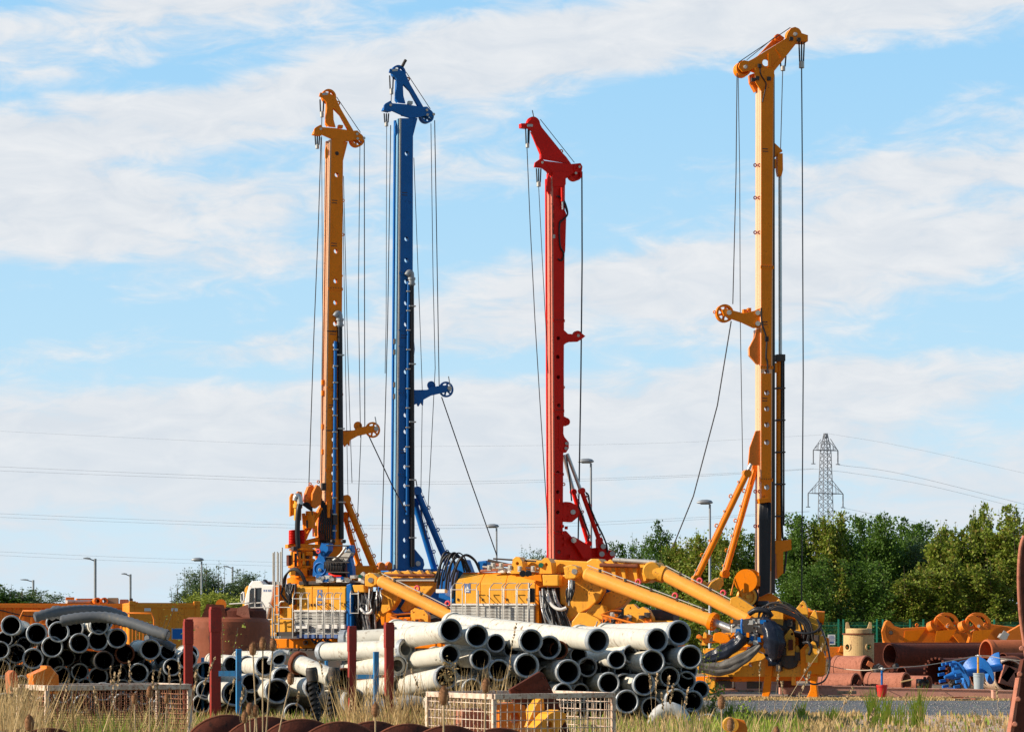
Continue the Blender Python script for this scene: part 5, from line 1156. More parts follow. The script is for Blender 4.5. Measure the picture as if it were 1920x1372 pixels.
def hoses(fr, n, A, B, w, r=.03, sag=6, seed=1, mats=('rubber','rubber','steel')):
    rnd = random.Random(seed)
    for k in range(n):
        xa = rnd.uniform(A[0], A[2]); ya = rnd.uniform(A[1], A[3]); t = (xa-A[0])/(A[2]-A[0]); xb = B[0]+(B[2]-B[0])*min(1,max(0,t+rnd.uniform(-.15,.15))); yb = rnd.uniform(B[1], B[3])
        mx, my = (xa+xb)/2+rnd.uniform(-sag,sag), (ya+yb)/2+rnd.uniform(0,sag)
        m = MB(); fr.tube(m, [(xa,ya,w),(xa+(mx-xa)*.4,ya+(my-ya)*.6,w+.05),(mx,my,w+rnd.uniform(0,.15)),(xb,yb,w)], r*rnd.uniform(.7,1.3), 7, smooth=4); m.build('hose', M[mats[k % len(mats)]], fr.root)
def crawler(fr, x0, x1, y0, y1, w0, w1):
    a = fr.p(x0, y0, w1); b = fr.p(x1, y1, w1); h = a.z; hh = h/2; 
    pts = []
    for k in range(13): q = math.pi/2+math.pi*k/12; pts.append((a.x+hh+math.cos(q)*hh, hh+math.sin(q)*hh))
    for k in range(13): q = -math.pi/2+math.pi*k/12; pts.append((b.x-hh+math.cos(q)*hh, hh+math.sin(q)*hh))
    m = MB(); m.prism([Vector((x,-w1,z)) for x, z in pts], [Vector((x,-w0,z)) for x, z in pts]); o = m.build('crawler_track', M['darkm'], fr.root, bevel=.03)
    n = int((b.x-a.x)/.35)
    for k in range(n):
        for zz in (h+.02,): 
            m = MB(); m.box((a.x+hh+(b.x-a.x-2*hh)*(k+.5)/n, -(w0+w1)/2, zz), (.22, w1-w0+.05, .05)); m.build('track_shoe', M['darkm'], o)
    for k in range(7):
        m = MB(); c = Vector((a.x+hh+(b.x-a.x-2*hh)*k/6, -w1, .42)); m.lathe(c-Vector((0,.06,0)), c, [(0,0),(0,.2),(.06,.24),(.06,0)], 16); m.build('track_roller', M['rust'], o)
# ---- centre machine
FRB = fr = Frame('base_machine', 950, 91, -22); r = fr.root
def housing(fr, x0, x1, yt, yb, ytop, xt0, xt1, w=1.2, mat='yellow', seams=()):
    p = fr.p; z_ = lambda q, ww: Vector((q.x, -ww, q.z))
    A, B, C, D_ = p(x0,yb,w), p(x1,yb,w), p(x1,yt,w), p(x0,yt,w); E, G = p(xt0,ytop,w-.75), p(xt1,ytop,w-.75)
    G.z = E.z; G.x = min(G.x, B.x); bk = [z_(v, -w) for v in (A,B,C,D_)]; Eb, Gb = Vector((E.x,w,E.z)), Vector((G.x,w,G.z))
    m = MB(); V = [A,B,C,D_,E,G]+bk+[Eb,Gb]
    m.add(V, [(0,1,2,3),(3,2,5,4),(4,5,11,10),(10,11,8,9),(9,8,7,6),(0,3,9,6),(3,4,10,9),(1,7,8,2),(2,8,11,5),(0,6,7,1)])
    o = m.build('engine_housing', M[mat], fr.root, bevel=.03)
    for sx in seams:
        m = MB(); a = p(sx,yt,w+.004); b = p(sx,yb,w+.004); m.bar(a, b, .02, .012); m.build('panel_seam', M['amber'], o)
        t = (a.x-D_.x)/(C.x-D_.x); q = E.lerp(G, t); m = MB(); m.bar(a+Vector((0,0,.0)), q+Vector((0,-.003,.006)), .018, .012); m.build('panel_seam', M['amber'], o)
    return o
ho = housing(fr, 854, 1004, 1093, 1131, 1076, 866, 1004, seams=(900,948))
P_('roof_deck', 'orange', r, lambda m: fr.box(m, 868, 1072.5, 1046, 1075.5, -1.1, .44), .01)
P_('end_frame', 'amber', r, lambda m: (fr.plate(m, [(1004,1078),(1049,1077),(1049,1100),(1010,1100),(1010,1185),(1004,1185)], .6, 1.18),), .01)
P_('cable_housing', 'yellow', r, lambda m: fr.plate(m, [(1016,1077),(1047,1077),(1047,1098),(1018,1098)], 1.19, 1.6), .04)
P_('visor', 'amber', r, lambda m: fr.plate(m, [(978,1082),(1014,1076),(1016,1090),(1000,1087)], 1.25, 1.6), .01)
louvres(fr, 846, 1002, 1134, 1190, 1.28, [(853,857),(875,883),(897,901),(921,927),(947,953),(972,979)])
for (xa, xb) in ((846,867),(873,894),(918,942),(945,968),(970,993)): railing(fr, xa, xb, 1093, 1105, 1134, 1190, 1.95)
P_('railing', 'galv', r, lambda m: (fr.tube(m, [(897,1190,1.95),(897,1106,1.95)], .03, 7), fr.tube(m, [(990,1190,2.0),(992,1092,1.9)], .035, 7)))
P_('mirror', 'rubber', r, lambda m: fr.box(m, 989, 1102, 1001, 1129, 1.75, 1.88), .04)
P_('work_lamp', 'rubber', r, lambda m: (m.lathe(fr.p(980,1075,1.6), fr.p(980,1075,1.3), [(0,0),(0,.11),(.12,.12),(.25,.05),(.25,0)], 16),)); P_('work_lamp', 'rubber', r, lambda m: m.lathe(fr.p(991,1075,1.6), fr.p(991,1075,1.3), [(0,0),(0,.11),(.12,.12),(.25,.05),(.25,0)], 16))
so = P_('emblem', 'decalblue', r, lambda m: fr.box(m, 870.5, 1093.5, 882, 1111, 1.205, 1.212))
P_('emblem_mark', 'white', so, lambda m: (fr.plate(m, [(873.5,1104),(876.2,1096),(879,1104)], 1.212, 1.216), fr.box(m, 873, 1106.5, 879.5, 1109, 1.212, 1.216)))
for x in (857,903,949,987): P_('latch', 'darkm', r, lambda m: fr.box(m, x, 1121, x+1.8, 1126, 1.205, 1.24))
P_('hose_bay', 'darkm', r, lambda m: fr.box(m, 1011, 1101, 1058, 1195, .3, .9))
hoses(fr, 26, (1012,1100,1040,1108), (1022,1172,1072,1186), 1.15, .034, 7, 3)
P_('bent_pipe', 'white', r, lambda m: fr.tube(m, [(1027,1112,1.4),(1030,1126,1.5),(1040,1138,1.55),(1052,1142,1.55),(1062,1139,1.5)], .06, 10, smooth=6))
hoses(fr, 8, (1067,1086,1086,1090), (1062,1120,1082,1136), 1.5, .03, 5, 9)
P_('boom_cheek', 'yellow', r, lambda m: (fr.plate(m, [(1048,1080),(1075,1072),(1105,1078),(1131,1092),(1130,1108),(1120,1126),(1104,1140),(1085,1150),(1066,1164),(1060,1160),(1066,1140),(1050,1130)], .6, 1.0),), .03)
P_('boom_cheek', 'yellow', r, lambda m: (fr.plate(m, [(1122,1138),(1135,1112),(1160,1100),(1182,1108),(1180,1120),(1165,1136),(1146,1144)], .0, .5),), .03)
P_('boom_core', 'blue', r, lambda m: fr.plate(m, [(1108,1135),(1134,1096),(1160,1092),(1120,1146)], -.4, .3))
P_('boom_beam', 'yellow', r, lambda m: (fr.plate(m, [(985,1051),(1040,1049),(1100,1052),(1108,1047),(1122,1047),(1128,1052),(1180,1050),(1232,1054),(1236,1064),(1230,1082),(1212,1092),(1150,1092),(1125,1100),(1100,1078),(1040,1073),(985,1071)], -.6, .1),), .04)
for x in (1118,1140,1158,1180,1196): P_('beam_rib', 'yellow', r, lambda m: fr.plate(m, [(x,1050),(x+5,1048),(x+12,1056),(x+16,1088),(x+11,1090),(x+4,1062)], .1, .3), .02)
P_('beam_pipe', 'rust', r, lambda m: fr.tube(m, [(1125,1059,.45),(1196,1061,.45)], .07, 10)); P_('beam_pipe', 'galv', r, lambda m: fr.tube(m, [(1150,1049,.3),(1230,1054,.3)], .08, 10))
P_('beam_disc', 'yellow', r, lambda m: m.lathe(fr.p(1222,1070,.5), fr.p(1222,1070,-.5), [(0,0),(0,.28),(.06,.32),(.9,.32),(.9,0)], 24))
P_('cylinder_lug', 'yellow', r, lambda m: (fr.plate(m, [(1056,1062),(1070,1058),(1082,1062),(1085,1074),(1078,1084),(1060,1085)], 1.0, 1.5),), .03)
P_('pin', 'galv', r, lambda m: m.lathe(fr.p(1077,1071,1.56), fr.p(1077,1071,1.3), [(0,0),(0,.1),(.2,.1),(.2,0)], 14))
for x, y in ((1022,1058),(968,1056)): P_('deck_lug', 'yellow', r, lambda m: fr.plate(m, [(x-11,1075),(x-7,y-8),(x-1,y-13),(x+6,y-12),(x+11,y-4),(x+13,1075)], .3, .8, [(x+2,y,3.2)]), .02)
P_('green_cap', 'green', r, lambda m: m.lathe(fr.p(1014,1059,.9), fr.p(1014,1059,.8), [(0,0),(0,.09),(.1,.09),(.1,0)], 12))
P_('tank', 'white', r, lambda m: fr.box(m, 933, 1066, 946, 1074, .2, .7), .04); P_('tank', 'white', r, lambda m: fr.box(m, 950, 1066, 964, 1074, .2, .7), .04)
P_('tank', 'cream', r, lambda m: fr.box(m, 985, 1048, 1008, 1060, -.9, -.5), .05)
for k, (a, b, rr_) in enumerate(((( 905,1062),(1010,1072),.04),((915,1050),(965,1061),.05),((922,1058),(975,1060),.06),((960,1062),(1010,1066),.035),((925,1047),(1005,1052),.03),((900,1070),(935,1068),.05))):
    P_('deck_pipe', ('galv','darkm','prust')[k % 3], r, lambda m: fr.tube(m, [(*a,.5),(*b,.45)], rr_, 8))
for x, y in ((918,1064),(925,1060),(940,1060),(957,1064),(975,1066),(1000,1066)): P_('valve', 'galv', r, lambda m: (m.box(fr.p(x,y,.75), (.14,.12,.2)), m.lathe(fr.p(x,y-4,.8), fr.p(x,y+3,.8), [(0,0),(0,.07),(.1,.07),(.1,0)], 8)))
P_('winch_block', 'blue', r, lambda m: (fr.plate(m, [(822,1120),(826,1070),(845,1055),(870,1048),(880,1075),(866,1085),(850,1130)], -.4, .2), fr.plate(m, [(895,1052),(912,1050),(915,1070),(897,1072)], .0, .4)), .03)
P_('winch_block_light', 'decalblue', r, lambda m: fr.plate(m, [(834,1115),(838,1080),(850,1066),(858,1068),(846,1120)], .21, .4), .03)
rnd = random.Random(8)
for k in range(9):
    x0 = 816+k*4.0; hgt = rnd.uniform(1034,1052); x1 = x0+rnd.uniform(32,62)
    P_('hose_loop', 'rubber', r, lambda m: fr.tube(m, [(x0,1100+rnd.uniform(-12,6),.8),(x0+3,1078,.9),(x0+(x1-x0)*.25,hgt+10,.9),(x0+(x1-x0)*.5,hgt,.8),(x0+(x1-x0)*.8,hgt+10,.6),(x1,1072,.5)], rnd.choice((.025,.03,.045)), 7, smooth=5))
P_('manifold', 'white', r, lambda m: fr.box(m, 817, 1104, 834, 1111, .7, .95), .01)
big_cyl(fr, (1098,1075), (1340,1166), 1.5, 2.3, 12.5, ((1392,1187), 2.5), (.385,.67)); big_cyl(fr, (1243,1075), (1412,1163), .2, .9, 12.5, None, (.36,.62))
P_('cylinder_socket', 'yellow', r, lambda m: fr.tube(m, [(1228,1072,.2),(1246,1077,.2)], .3, 18))
P_('winch_cheek', 'yellow', r, lambda m: (fr.plate(m, [(1070,1190),(1072,1165),(1085,1148),(1098,1148),(1122,1160),(1132,1172),(1132,1192)], 1.2, 1.5), ), .02)
P_('winch_cheek', 'yellow', r, lambda m: (fr.plate(m, [(1170,1182),(1170,1141),(1176,1133),(1188,1132),(1197,1141),(1205,1137),(1216,1143),(1224,1158),(1225,1182)], 1.0, 1.25, [(1182,1139,1.6),(1215,1152,1.6),(1210,1166,1.6)]), ), .02)
P_('winch_drum', 'darkm', r, lambda m: m.tube([fr.p(1190,1160,.3), fr.p(1268,1160,.3)], .34, 20)); P_('winch_bar', 'yellow', r, lambda m: fr.tube(m, [(1222,1165,.9),(1265,1166,.9)], .05, 8))
P_('winch_flange', 'yellow', r, lambda m: (fr.plate(m, [(1096,1150),(1112,1132),(1130,1134),(1136,1150),(1130,1162),(1110,1160)], .7, 1.1), ), .04)
P_('platform_rail', 'orange', r, lambda m: (fr.tube(m, [(1128,1152,2.1),(1146,1145,1.6),(1165,1145,1.4)], .035, 7), fr.tube(m, [(1128,1152,2.1),(1210,1174,2.2),(1240,1182,2.2)], .04, 7), [fr.tube(m, [(x,1153+(x-1128)*.27,2.1),(x,1192,2.1)], .022, 6) for x in (1130,1145,1160,1175,1190)]))
rnd = random.Random(4)
for k in range(16):
    x = rnd.uniform(1132,1225); y = rnd.uniform(1150,1178); P_('valve', ('amber','orange','darkm','galv')[k%4], r, lambda m: (m.box(fr.p(x,y,1.3), (rnd.uniform(.08,.25),.15,rnd.uniform(.08,.22))), m.lathe(fr.p(x+2,y,1.5), fr.p(x+2,y,1.3), [(0,0),(0,.06),(.1,.06),(.1,0)], 8)))
hoses(fr, 5, (1105,1178,1128,1186), (1120,1150,1165,1166), 1.9, .03, 8, 5)
P_('slew_platform', 'amber', r, lambda m: (fr.plate(m, [(850,1192),(1245,1192),(1245,1215),(850,1215)], -1.2, 1.1),), .03)
crawler(fr, 850, 1240, 1222, 1290, .9, 1.7); crawler(fr, 850, 1240, 1222, 1290, -2.4, -1.6)
P_('under_frame', 'darkm', r, lambda m: fr.box(m, 900, 1216, 1200, 1270, -1.5, .8))
tag(r, 'central yellow base machine with silver railings and two huge slanting boom cylinders', 'drilling machine')
# ---- left machine
FRA = fr = Frame('base_machine', 600, 95, -22); r = fr.root
housing(fr, 556, 648, 1101, 1144, 1096, 562, 648, w=1.2, seams=(585,615))
P_('side_panel', 'blue', r, lambda m: (fr.plate(m, [(649.5,1096),(657,1093),(659,1100),(659,1205),(649.5,1205)], .4, 1.25),), .02)
louvres(fr, 552, 647, 1146, 1192, 1.28, [(556,560),(565,571),(579,584),(597,602),(612,618),(628,634),(643,646)])
for x in (552,566,594,607,622,636): P_('white_box', 'white', r, lambda m: fr.box(m, x, 1170, x+10, 1178, 1.3, 1.45), .01)
for (xa, xb) in ((549,563),(565,578),(594,606),(609,622),(625,638)): railing(fr, xa, xb, 1111, 1122, 1146, 1195, 1.9)
railing(fr, 657, 672, 1112, 1113, 1149, 1150, 1.9)
for k in range(7): P_('blue_bracket', 'decalblue', r, lambda m: fr.box(m, 556+k*14, 1189, 564+k*14, 1196, 1.3, 1.6), .01)
so = P_('emblem', 'decalblue', r, lambda m: fr.box(m, 595, 1105, 604, 1134, 1.205, 1.212))
P_('emblem_mark', 'yellow', so, lambda m: [fr.box(m, 598.5, 1106, 601, 1111, 1.212, 1.216), fr.plate(m, [(596,1120),(599.5,1113),(603,1120)], 1.212, 1.216), fr.box(m, 595.5, 1126, 603.5, 1131.5, 1.212, 1.216)])
for x in (558,582,588,617,645): P_('latch', 'darkm', r, lambda m: fr.box(m, x, 1131, x+1.5, 1136, 1.205, 1.24))
P_('step_body', 'yellow', r, lambda m: (fr.plate(m, [(513,1098),(550,1098),(551,1192),(503,1192),(507,1150)], -1.0, 1.1),), .03)
P_('inner_column', 'orange', r, lambda m: fr.box(m, 517.5, 1096, 524, 1150, 1.12, 1.3), .01)
P_('door_panel', 'yellow', r, lambda m: [fr.box(m, 531, 1139, 548, 1184, 1.102, 1.14)], .012)
P_('door_panel', 'yellow', r, lambda m: [fr.box(m, 510, 1139, 516, 1184, 1.102, 1.13)], .012)
P_('step', 'darkm', r, lambda m: fr.box(m, 518, 1184, 551, 1192, 1.12, 1.8), .01)
P_('cab', 'white', r, lambda m: (fr.plate(m, [(462,1110),(466,1096),(471,1089),(489,1088),(494,1095),(514,1096),(511,1120),(501,1155),(498,1172),(456,1170),(458,1125)], -.1, 1.2),), .05)
cb = P_('cab_window', 'glass', r, lambda m: fr.plate(m, [(467,1128),(468,1107),(471,1102),(477.5,1102),(476.5,1145),(466,1145)], 1.202, 1.22), .008)
P_('cab_window', 'glass', r, lambda m: fr.plate(m, [(479,1102),(489.5,1101),(488,1128),(487.5,1145),(478.5,1145)], 1.202, 1.22), .008)
P_('window_bar', 'galv', r, lambda m: fr.tube(m, [(478.3,1101,1.25),(477.5,1160,1.25)], .03, 8))
for x in (494,498,502.5,506): P_('lettering', 'decalblue', r, lambda m: (fr.box(m, x, 1104.5, x+.8, 1109, 1.202, 1.206), fr.box(m, x+1.8, 1104.5, x+2.6, 1109, 1.202, 1.206), fr.box(m, x+.8, 1106, x+1.8, 1107.2, 1.202, 1.206)))
P_('cab_pillar', 'yellow', r, lambda m: fr.plate(m, [(455,1125),(459,1103),(463,1097),(463,1120),(458,1150),(454,1150)], .2, 1.1), .02)
P_('mirror', 'white', r, lambda m: fr.plate(m, [(451,1112),(455,1108),(458,1110),(458,1124),(454,1130),(450.5,1126)], 1.5, 1.58), .02); P_('mirror_glass', 'glass', r, lambda m: fr.plate(m, [(451.5,1113),(454.5,1111),(455,1124),(452.5,1127)], 1.582, 1.59))
P_('roof_lamp', 'rubber', r, lambda m: (m.lathe(fr.p(497,1091,.9), fr.p(497,1091,.6), [(0,0),(0,.09),(.1,.11),(.2,.04),(.2,0)], 12), fr.box(m, 500, 1091, 512, 1095.5, .4, .8)))
def ladder(fr, x0, x1, y0, y1, w, n, name='ladder'):
    m = MB(); fr.tube(m, [(x0,y1,w),(x0,y0,w)], .03, 7); fr.tube(m, [(x1,y1,w),(x1,y0,w)], .03, 7)
    for k in range(n): y = y0+(y1-y0)*(k+.5)/n; fr.tube(m, [(x0,y,w),(x1,y,w)], .025, 6)
    m.build(name, M['galv'], fr.root)
ladder(fr, 515.5, 523, 1090, 1196, 1.5, 6)
for x, yt in ((512,1036),(514.5,1034),(520,1034),(521.8,1036),(526,1034),(529,1026)): P_('upright_rail', 'galv', r, lambda m: fr.tube(m, [(x,1100,.9),(x,yt,.9)], .028, 7))
P_('front_rail', 'galv', r, lambda m: (fr.tube(m, [(430,1132,1.9),(463,1130,1.9),(466,1133,1.9),(466,1175,1.9)], .028, 7, smooth=3), fr.tube(m, [(468,1131,1.9),(478,1129,1.9),(479,1165,1.9)], .028, 7), fr.tube(m, [(481,1130,1.9),(492,1129,1.9),(498,1140,1.9),(498,1190,1.9)], .028, 7), fr.tube(m, [(470,1139,1.9),(508,1138,1.9)], .024, 6), fr.tube(m, [(504,1129,1.9),(511,1138,1.9),(511,1196,1.9)], .028, 7), fr.tube(m, [(498,1161,1.9),(511,1161,1.9)], .024, 6)))
P_('hand_rail', 'galv', r, lambda m: (fr.tube(m, [(523,1135,1.7),(526,1128,1.7),(533,1127,1.7)], .03, 7, smooth=3), fr.tube(m, [(520,1138,1.7),(545,1138,1.7)], .022, 6), fr.tube(m, [(522,1159,1.7),(549,1160,1.7)], .022, 6)))
hoses(fr, 9, (528,1092,556,1096), (536,1126,556,1134), 1.35, .045, 9, 6, ('rubber',))
for k in range(5): P_('hose_loop', 'rubber', r, lambda m: fr.tube(m, [(530+k,1098,.9),(534+k,1080-k,1),(548+k,1068-k,1),(562+k,1074,1),(572+k,1096,.9)], .035, 7, smooth=5))
P_('winch_cheek', 'blue', r, lambda m: fr.plate(m, [(586,1080),(588,1054),(596,1044),(599,1028),(603,1017),(608,1020),(616,1018),(615,1032),(606,1042),(612,1056),(617,1080)], .3, .7, [(595,1034,2)]), .03)
P_('winch_cheek', 'blue', r, lambda m: fr.plate(m, [(649,1022),(658,1021),(660,1034),(656,1046),(660,1062),(661,1082),(652,1082),(650,1050)], .2, .5), .02)
P_('winch_rim', 'bblue', r, lambda m: m.torus(fr.p(600,1066,.71), (0,1,0), .23, .03, 24, 8))
P_('winch_hub', 'steel', r, lambda m: m.lathe(fr.p(600,1068,.8), fr.p(600,1068,.7), [(0,0),(0,.05),(.1,.07),(.1,0)], 12)); P_('lifting_eye', 'pink', r, lambda m: m.torus(fr.p(597,1033,.8), (0,1,0), .07, .03, 12, 6))
P_('winch_drum', 'rubber', r, lambda m: m.tube([fr.p(613,1062,.4), fr.p(651,1062,.3)], .36, 20)); P_('winch_bar', 'darkm', r, lambda m: [fr.tube(m, [(612,y,.85),(655,y+1,.85)], .025, 6) for y in (1022,1044,1053,1072)])
for x, y in ((624,1014),(644,1014)): P_('bar_knob', 'rubber', r, lambda m: m.lathe(fr.p(x,y+4,.8), fr.p(x,y-4,.8), [(0,0),(0,.07),(.05,.1),(.13,.09),(.14,0)], 12))
P_('swivel_arm', 'galv', r, lambda m: (fr.tube(m, [(625,1050,.8),(638,1040,.8),(648,1026,.8)], .05, 8, smooth=4), fr.plate(m, [(636,1046),(654,1028),(658,1036),(648,1056)], .3, .6)), .0)
P_('deck', 'darkm', r, lambda m: fr.box(m, 560, 1089, 690, 1096, -1.1, .9), .02)
rnd = random.Random(14)
for k in range(16):
    x = rnd.uniform(590,690); y = rnd.uniform(1080,1090); P_('valve', ('galv','galv','white','blue')[k%4], r, lambda m: (m.box(fr.p(x,y,1.0), (rnd.uniform(.1,.35),.2,rnd.uniform(.1,.2))), m.lathe(fr.p(x+3,y-1,1.15), fr.p(x+3,y-1,1.0), [(0,0),(0,.06),(.1,.06),(.1,0)], 8)))
for k in range(5): P_('deck_pipe', ('galv','darkm')[k%2], r, lambda m: fr.tube(m, [(592+k*6,1080+k*2,.9),(640+k*10,1084+k*1.5,.95)], .035, 7))
P_('roof_hose', 'red', r, lambda m: fr.tube(m, [(617,1075,.9),(626,1079,1),(640,1080,1)], .04, 7, smooth=3))
P_('cylinder_lug', 'yellow', r, lambda m: fr.plate(m, [(684,1077),(692,1073),(700,1075),(708,1082),(706,1095),(697,1100),(684,1098)], 1.0, 1.5), .03); P_('pin', 'galv', r, lambda m: m.lathe(fr.p(695,1087,1.56), fr.p(695,1087,1.3), [(0,0),(0,.1),(.2,.1),(.2,0)], 14))
P_('pin_plate', 'galv', r, lambda m: fr.plate(m, [(676,1092),(676,1075),(681,1071),(684,1076),(683,1094)], 1.3, 1.4), .01); P_('green_cap', 'green', r, lambda m: m.lathe(fr.p(675,1080,1.5), fr.p(675,1080,1.4), [(0,0),(0,.07),(.1,.07),(.1,0)], 10))
P_('valve_cover', 'yellow', r, lambda m: fr.plate(m, [(660,1096),(682,1096),(684,1110),(664,1110)], 1.0, 1.4), .04)
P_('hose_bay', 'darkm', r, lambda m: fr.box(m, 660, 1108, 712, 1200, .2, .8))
hoses(fr, 24, (662,1108,700,1114), (665,1160,708,1192), 1.0, .034, 8, 21); hoses(fr, 9, (692,1100,714,1106), (690,1138,712,1150), 1.3, .03, 5, 22)
P_('bent_pipe', 'white', r, lambda m: fr.tube(m, [(676,1140,1.3),(683,1148,1.35),(693,1149,1.35),(698,1142,1.3)], .05, 10, smooth=6))
for k in range(12): P_('winch_rope_wrap', ('darkm','wire')[k%2], r, lambda m: m.torus(fr.p(616+k*3.0,1062,.37), (1,0,0), .365, .018, 20, 5))
P_('boom_cheek', 'yellow', r, lambda m: fr.plate(m, [(714,1104),(732,1103),(746,1112),(744,1126),(734,1142),(716,1152),(702,1168),(700,1158),(706,1140),(712,1125)], .5, .9), .03); P_('boom_cheek', 'yellow', r, lambda m: fr.plate(m, [(750,1140),(764,1118),(776,1120),(782,1132),(770,1142),(757,1148)], .0, .4), .03); P_('boom_core', 'blue', r, lambda m: fr.plate(m, [(744,1138),(752,1116),(766,1116),(752,1146)], -.4, .2))
P_('boom_beam', 'yellow', r, lambda m: fr.plate(m, [(706,1072),(760,1070),(800,1072),(826,1070),(826,1086),(800,1112),(795,1118),(730,1108),(712,1092)], -.6, .0), .04); P_('beam_pipe', 'galv', r, lambda m: fr.box(m, 738, 1083, 822, 1089, .02, .2), .01); P_('beam_pipe', 'rust', r, lambda m: fr.tube(m, [(720,1078,.3),(815,1078,.3)], .05, 8))
for x in (738,760,782,797): P_('beam_rib', 'yellow', r, lambda m: fr.plate(m, [(x,1070),(x+5,1068),(x+12,1078),(x+8,1082)], .0, .25), .02)
big_cyl(fr, (712,1088), (862,1163), 1.5, 2.0, 11, None, (.42,.80))
P_('winch_cheek', 'yellow', r, lambda m: fr.plate(m, [(770,1180),(770,1144),(778,1139),(786,1142),(794,1142),(802,1152),(803,1180)], .9, 1.15, [(776,1147,1.4),(795,1152,1.4)]), .02); P_('winch_drum', 'darkm', r, lambda m: m.tube([fr.p(786,1166,.3), fr.p(850,1168,.3)], .3, 18)); P_('winch_flange', 'amber', r, lambda m: fr.plate(m, [(712,1152),(724,1146),(735,1150),(732,1168),(715,1172)], .7, 1.2), .04)
P_('platform_rail', 'orange', r, lambda m: (fr.tube(m, [(732,1156,2.0),(745,1152,1.6),(770,1150,1.4)], .035, 7), fr.tube(m, [(732,1156,2.0),(780,1174,2.1)], .04, 7), [fr.tube(m, [(x,1157+(x-732)*.35,2.0),(x,1192,2.0)], .022, 6) for x in (734,745,757,770)]))
for k in range(14):
    x = rnd.uniform(734,800); y = rnd.uniform(1156,1180); P_('valve', ('amber','orange','darkm','galv')[k%4], r, lambda m: (m.box(fr.p(x,y,1.1), (rnd.uniform(.08,.25),.15,rnd.uniform(.08,.22))), m.lathe(fr.p(x+2,y,1.3), fr.p(x+2,y,1.1), [(0,0),(0,.06),(.1,.06),(.1,0)], 8)))
P_('slew_platform', 'amber', r, lambda m: fr.plate(m, [(500,1197),(860,1197),(860,1215),(500,1215)], -1.3, 1.1), .03)
P_('tow_pipe', 'darkm', r, lambda m: m.pipe(fr.p(573,1204,1.5), fr.p(573,1204,1.1), .09, .06, 14)); hoses(fr, 7, (560,1196,640,1199), (560,1203,650,1208), 1.35, .03, 4, 30, ('rubber',))
crawler(fr, 500, 860, 1218, 1286, .9, 1.7); crawler(fr, 500, 860, 1218, 1286, -2.4, -1.6); P_('under_frame', 'darkm', r, lambda m: fr.box(m, 560, 1216, 800, 1268, -1.5, .8))
tag(r, 'left yellow base machine with white cab, blue winch and one slanting boom cylinder', 'drilling machine')
# ---- folded mast foot with wrapped hydraulics, right of the stack
FRC = fr = Frame('mast_foot_assembly', 1430, 84, -14); r = fr.root
P_('base_beam', 'yellow', r, lambda m: (fr.plate(m, [(1305,1250),(1318,1224),(1370,1222),(1410,1216),(1448,1232),(1548,1240),(1548,1262),(1540,1268),(1330,1268),(1316,1262)], -.2, .3, [(1367,1235,2.5),(1408,1245,4.5)]),), .02)
P_('base_beam', 'amber', r, lambda m: (fr.plate(m, [(1305,1268),(1520,1266),(1520,1276),(1305,1278)], -.8, .1),), .02)
P_('top_rail', 'yellow', r, lambda m: (fr.plate(m, [(1318,1215),(1400,1212),(1400,1220),(1318,1224)], -.6, .1),), .02)
P_('lower_block', 'yellow', r, lambda m: fr.plate(m, [(1322,1270),(1341,1270),(1341,1296),(1334,1300),(1322,1290)], -.3, .3), .02)
P_('ram_plate', 'yellow', r, lambda m: (fr.plate(m, [(1308,1196),(1325,1188),(1340,1192),(1352,1186),(1372,1185),(1375,1196),(1360,1199),(1345,1204),(1320,1206)], -.9, -.6),), .02)
for k, (x, y, w_, h_) in enumerate(((1305,1190,9,6),(1318,1186,7,10),(1330,1196,10,6),(1345,1190,6,9),(1356,1200,9,5),(1312,1205,12,4),(1338,1180,8,5),(1362,1190,5,8))): P_('bracket', ('orange','yellow','darkm','amber')[k%4], r, lambda m: fr.plate(m, [(x,y+h_),(x+1,y+1),(x+w_*.5,y-2),(x+w_,y+2),(x+w_,y+h_)], -.6, -.35), .01)
P_('clevis', 'amber', r, lambda m: (fr.plate(m, [(1338,1187),(1350,1184),(1366,1190),(1372,1202),(1350,1206),(1336,1200)], .0, .4),), .03)
for (x, y, w_, h_, hx) in ((1450,1122,17,52,(1459,1134)),(1495,1125,18,58,(1504,1136)),(1520,1142,12,50,None),(1472,1178,17,50,(1485,1188)),(1531,1180,16,40,(1541,1190)),(1514,1200,18,42,(1523,1212)),(1486,1208,14,38,None)):
    lw = .1 + (x % 5)*.12
    P_('pin_plate', 'yellow', r, lambda m: fr.plate(m, [(x-3,y+h_),(x-4,y+18),(x+w_*.35,y+4),(x+w_*.6,y),(x+w_*.85,y+5),(x+w_+2,y+20),(x+w_+1,y+h_)], lw, lw+.14, [(hx[0],hx[1],2.6)] if hx else []), .015)
    P_('pin_plate', 'amber', r, lambda m: fr.plate(m, [(x+4,y+h_),(x+3,y+22),(x+w_*.5,y+10),(x+w_+7,y+16),(x+w_+8,y+h_)], lw-.6, lw-.42), .015)
P_('cross_tube', 'amber', r, lambda m: m.tube([fr.p(1452,1150,.0), fr.p(1545,1158,-.3)], .22, 18)); P_('cross_tube', 'darkm', r, lambda m: m.tube([fr.p(1455,1175,.0), fr.p(1540,1182,-.2)], .28, 18))
P_('end_plate', 'amber', r, lambda m: (fr.plate(m, [(1500,1218),(1512,1205),(1540,1212),(1549,1232),(1546,1264),(1502,1264)], .5, .62),), .02)
P_('side_frame', 'darkm', r, lambda m: (fr.plate(m, [(1466,1180),(1476,1172),(1500,1185),(1515,1170),(1536,1176),(1545,1205),(1547,1240),(1462,1240)], -.9, -.5),), .02)
P_('leg', 'amber', r, lambda m: fr.plate(m, [(1436,1234),(1452,1232),(1447,1262),(1443,1300),(1440,1308),(1428,1308),(1434,1262)], .32, .5), .02)
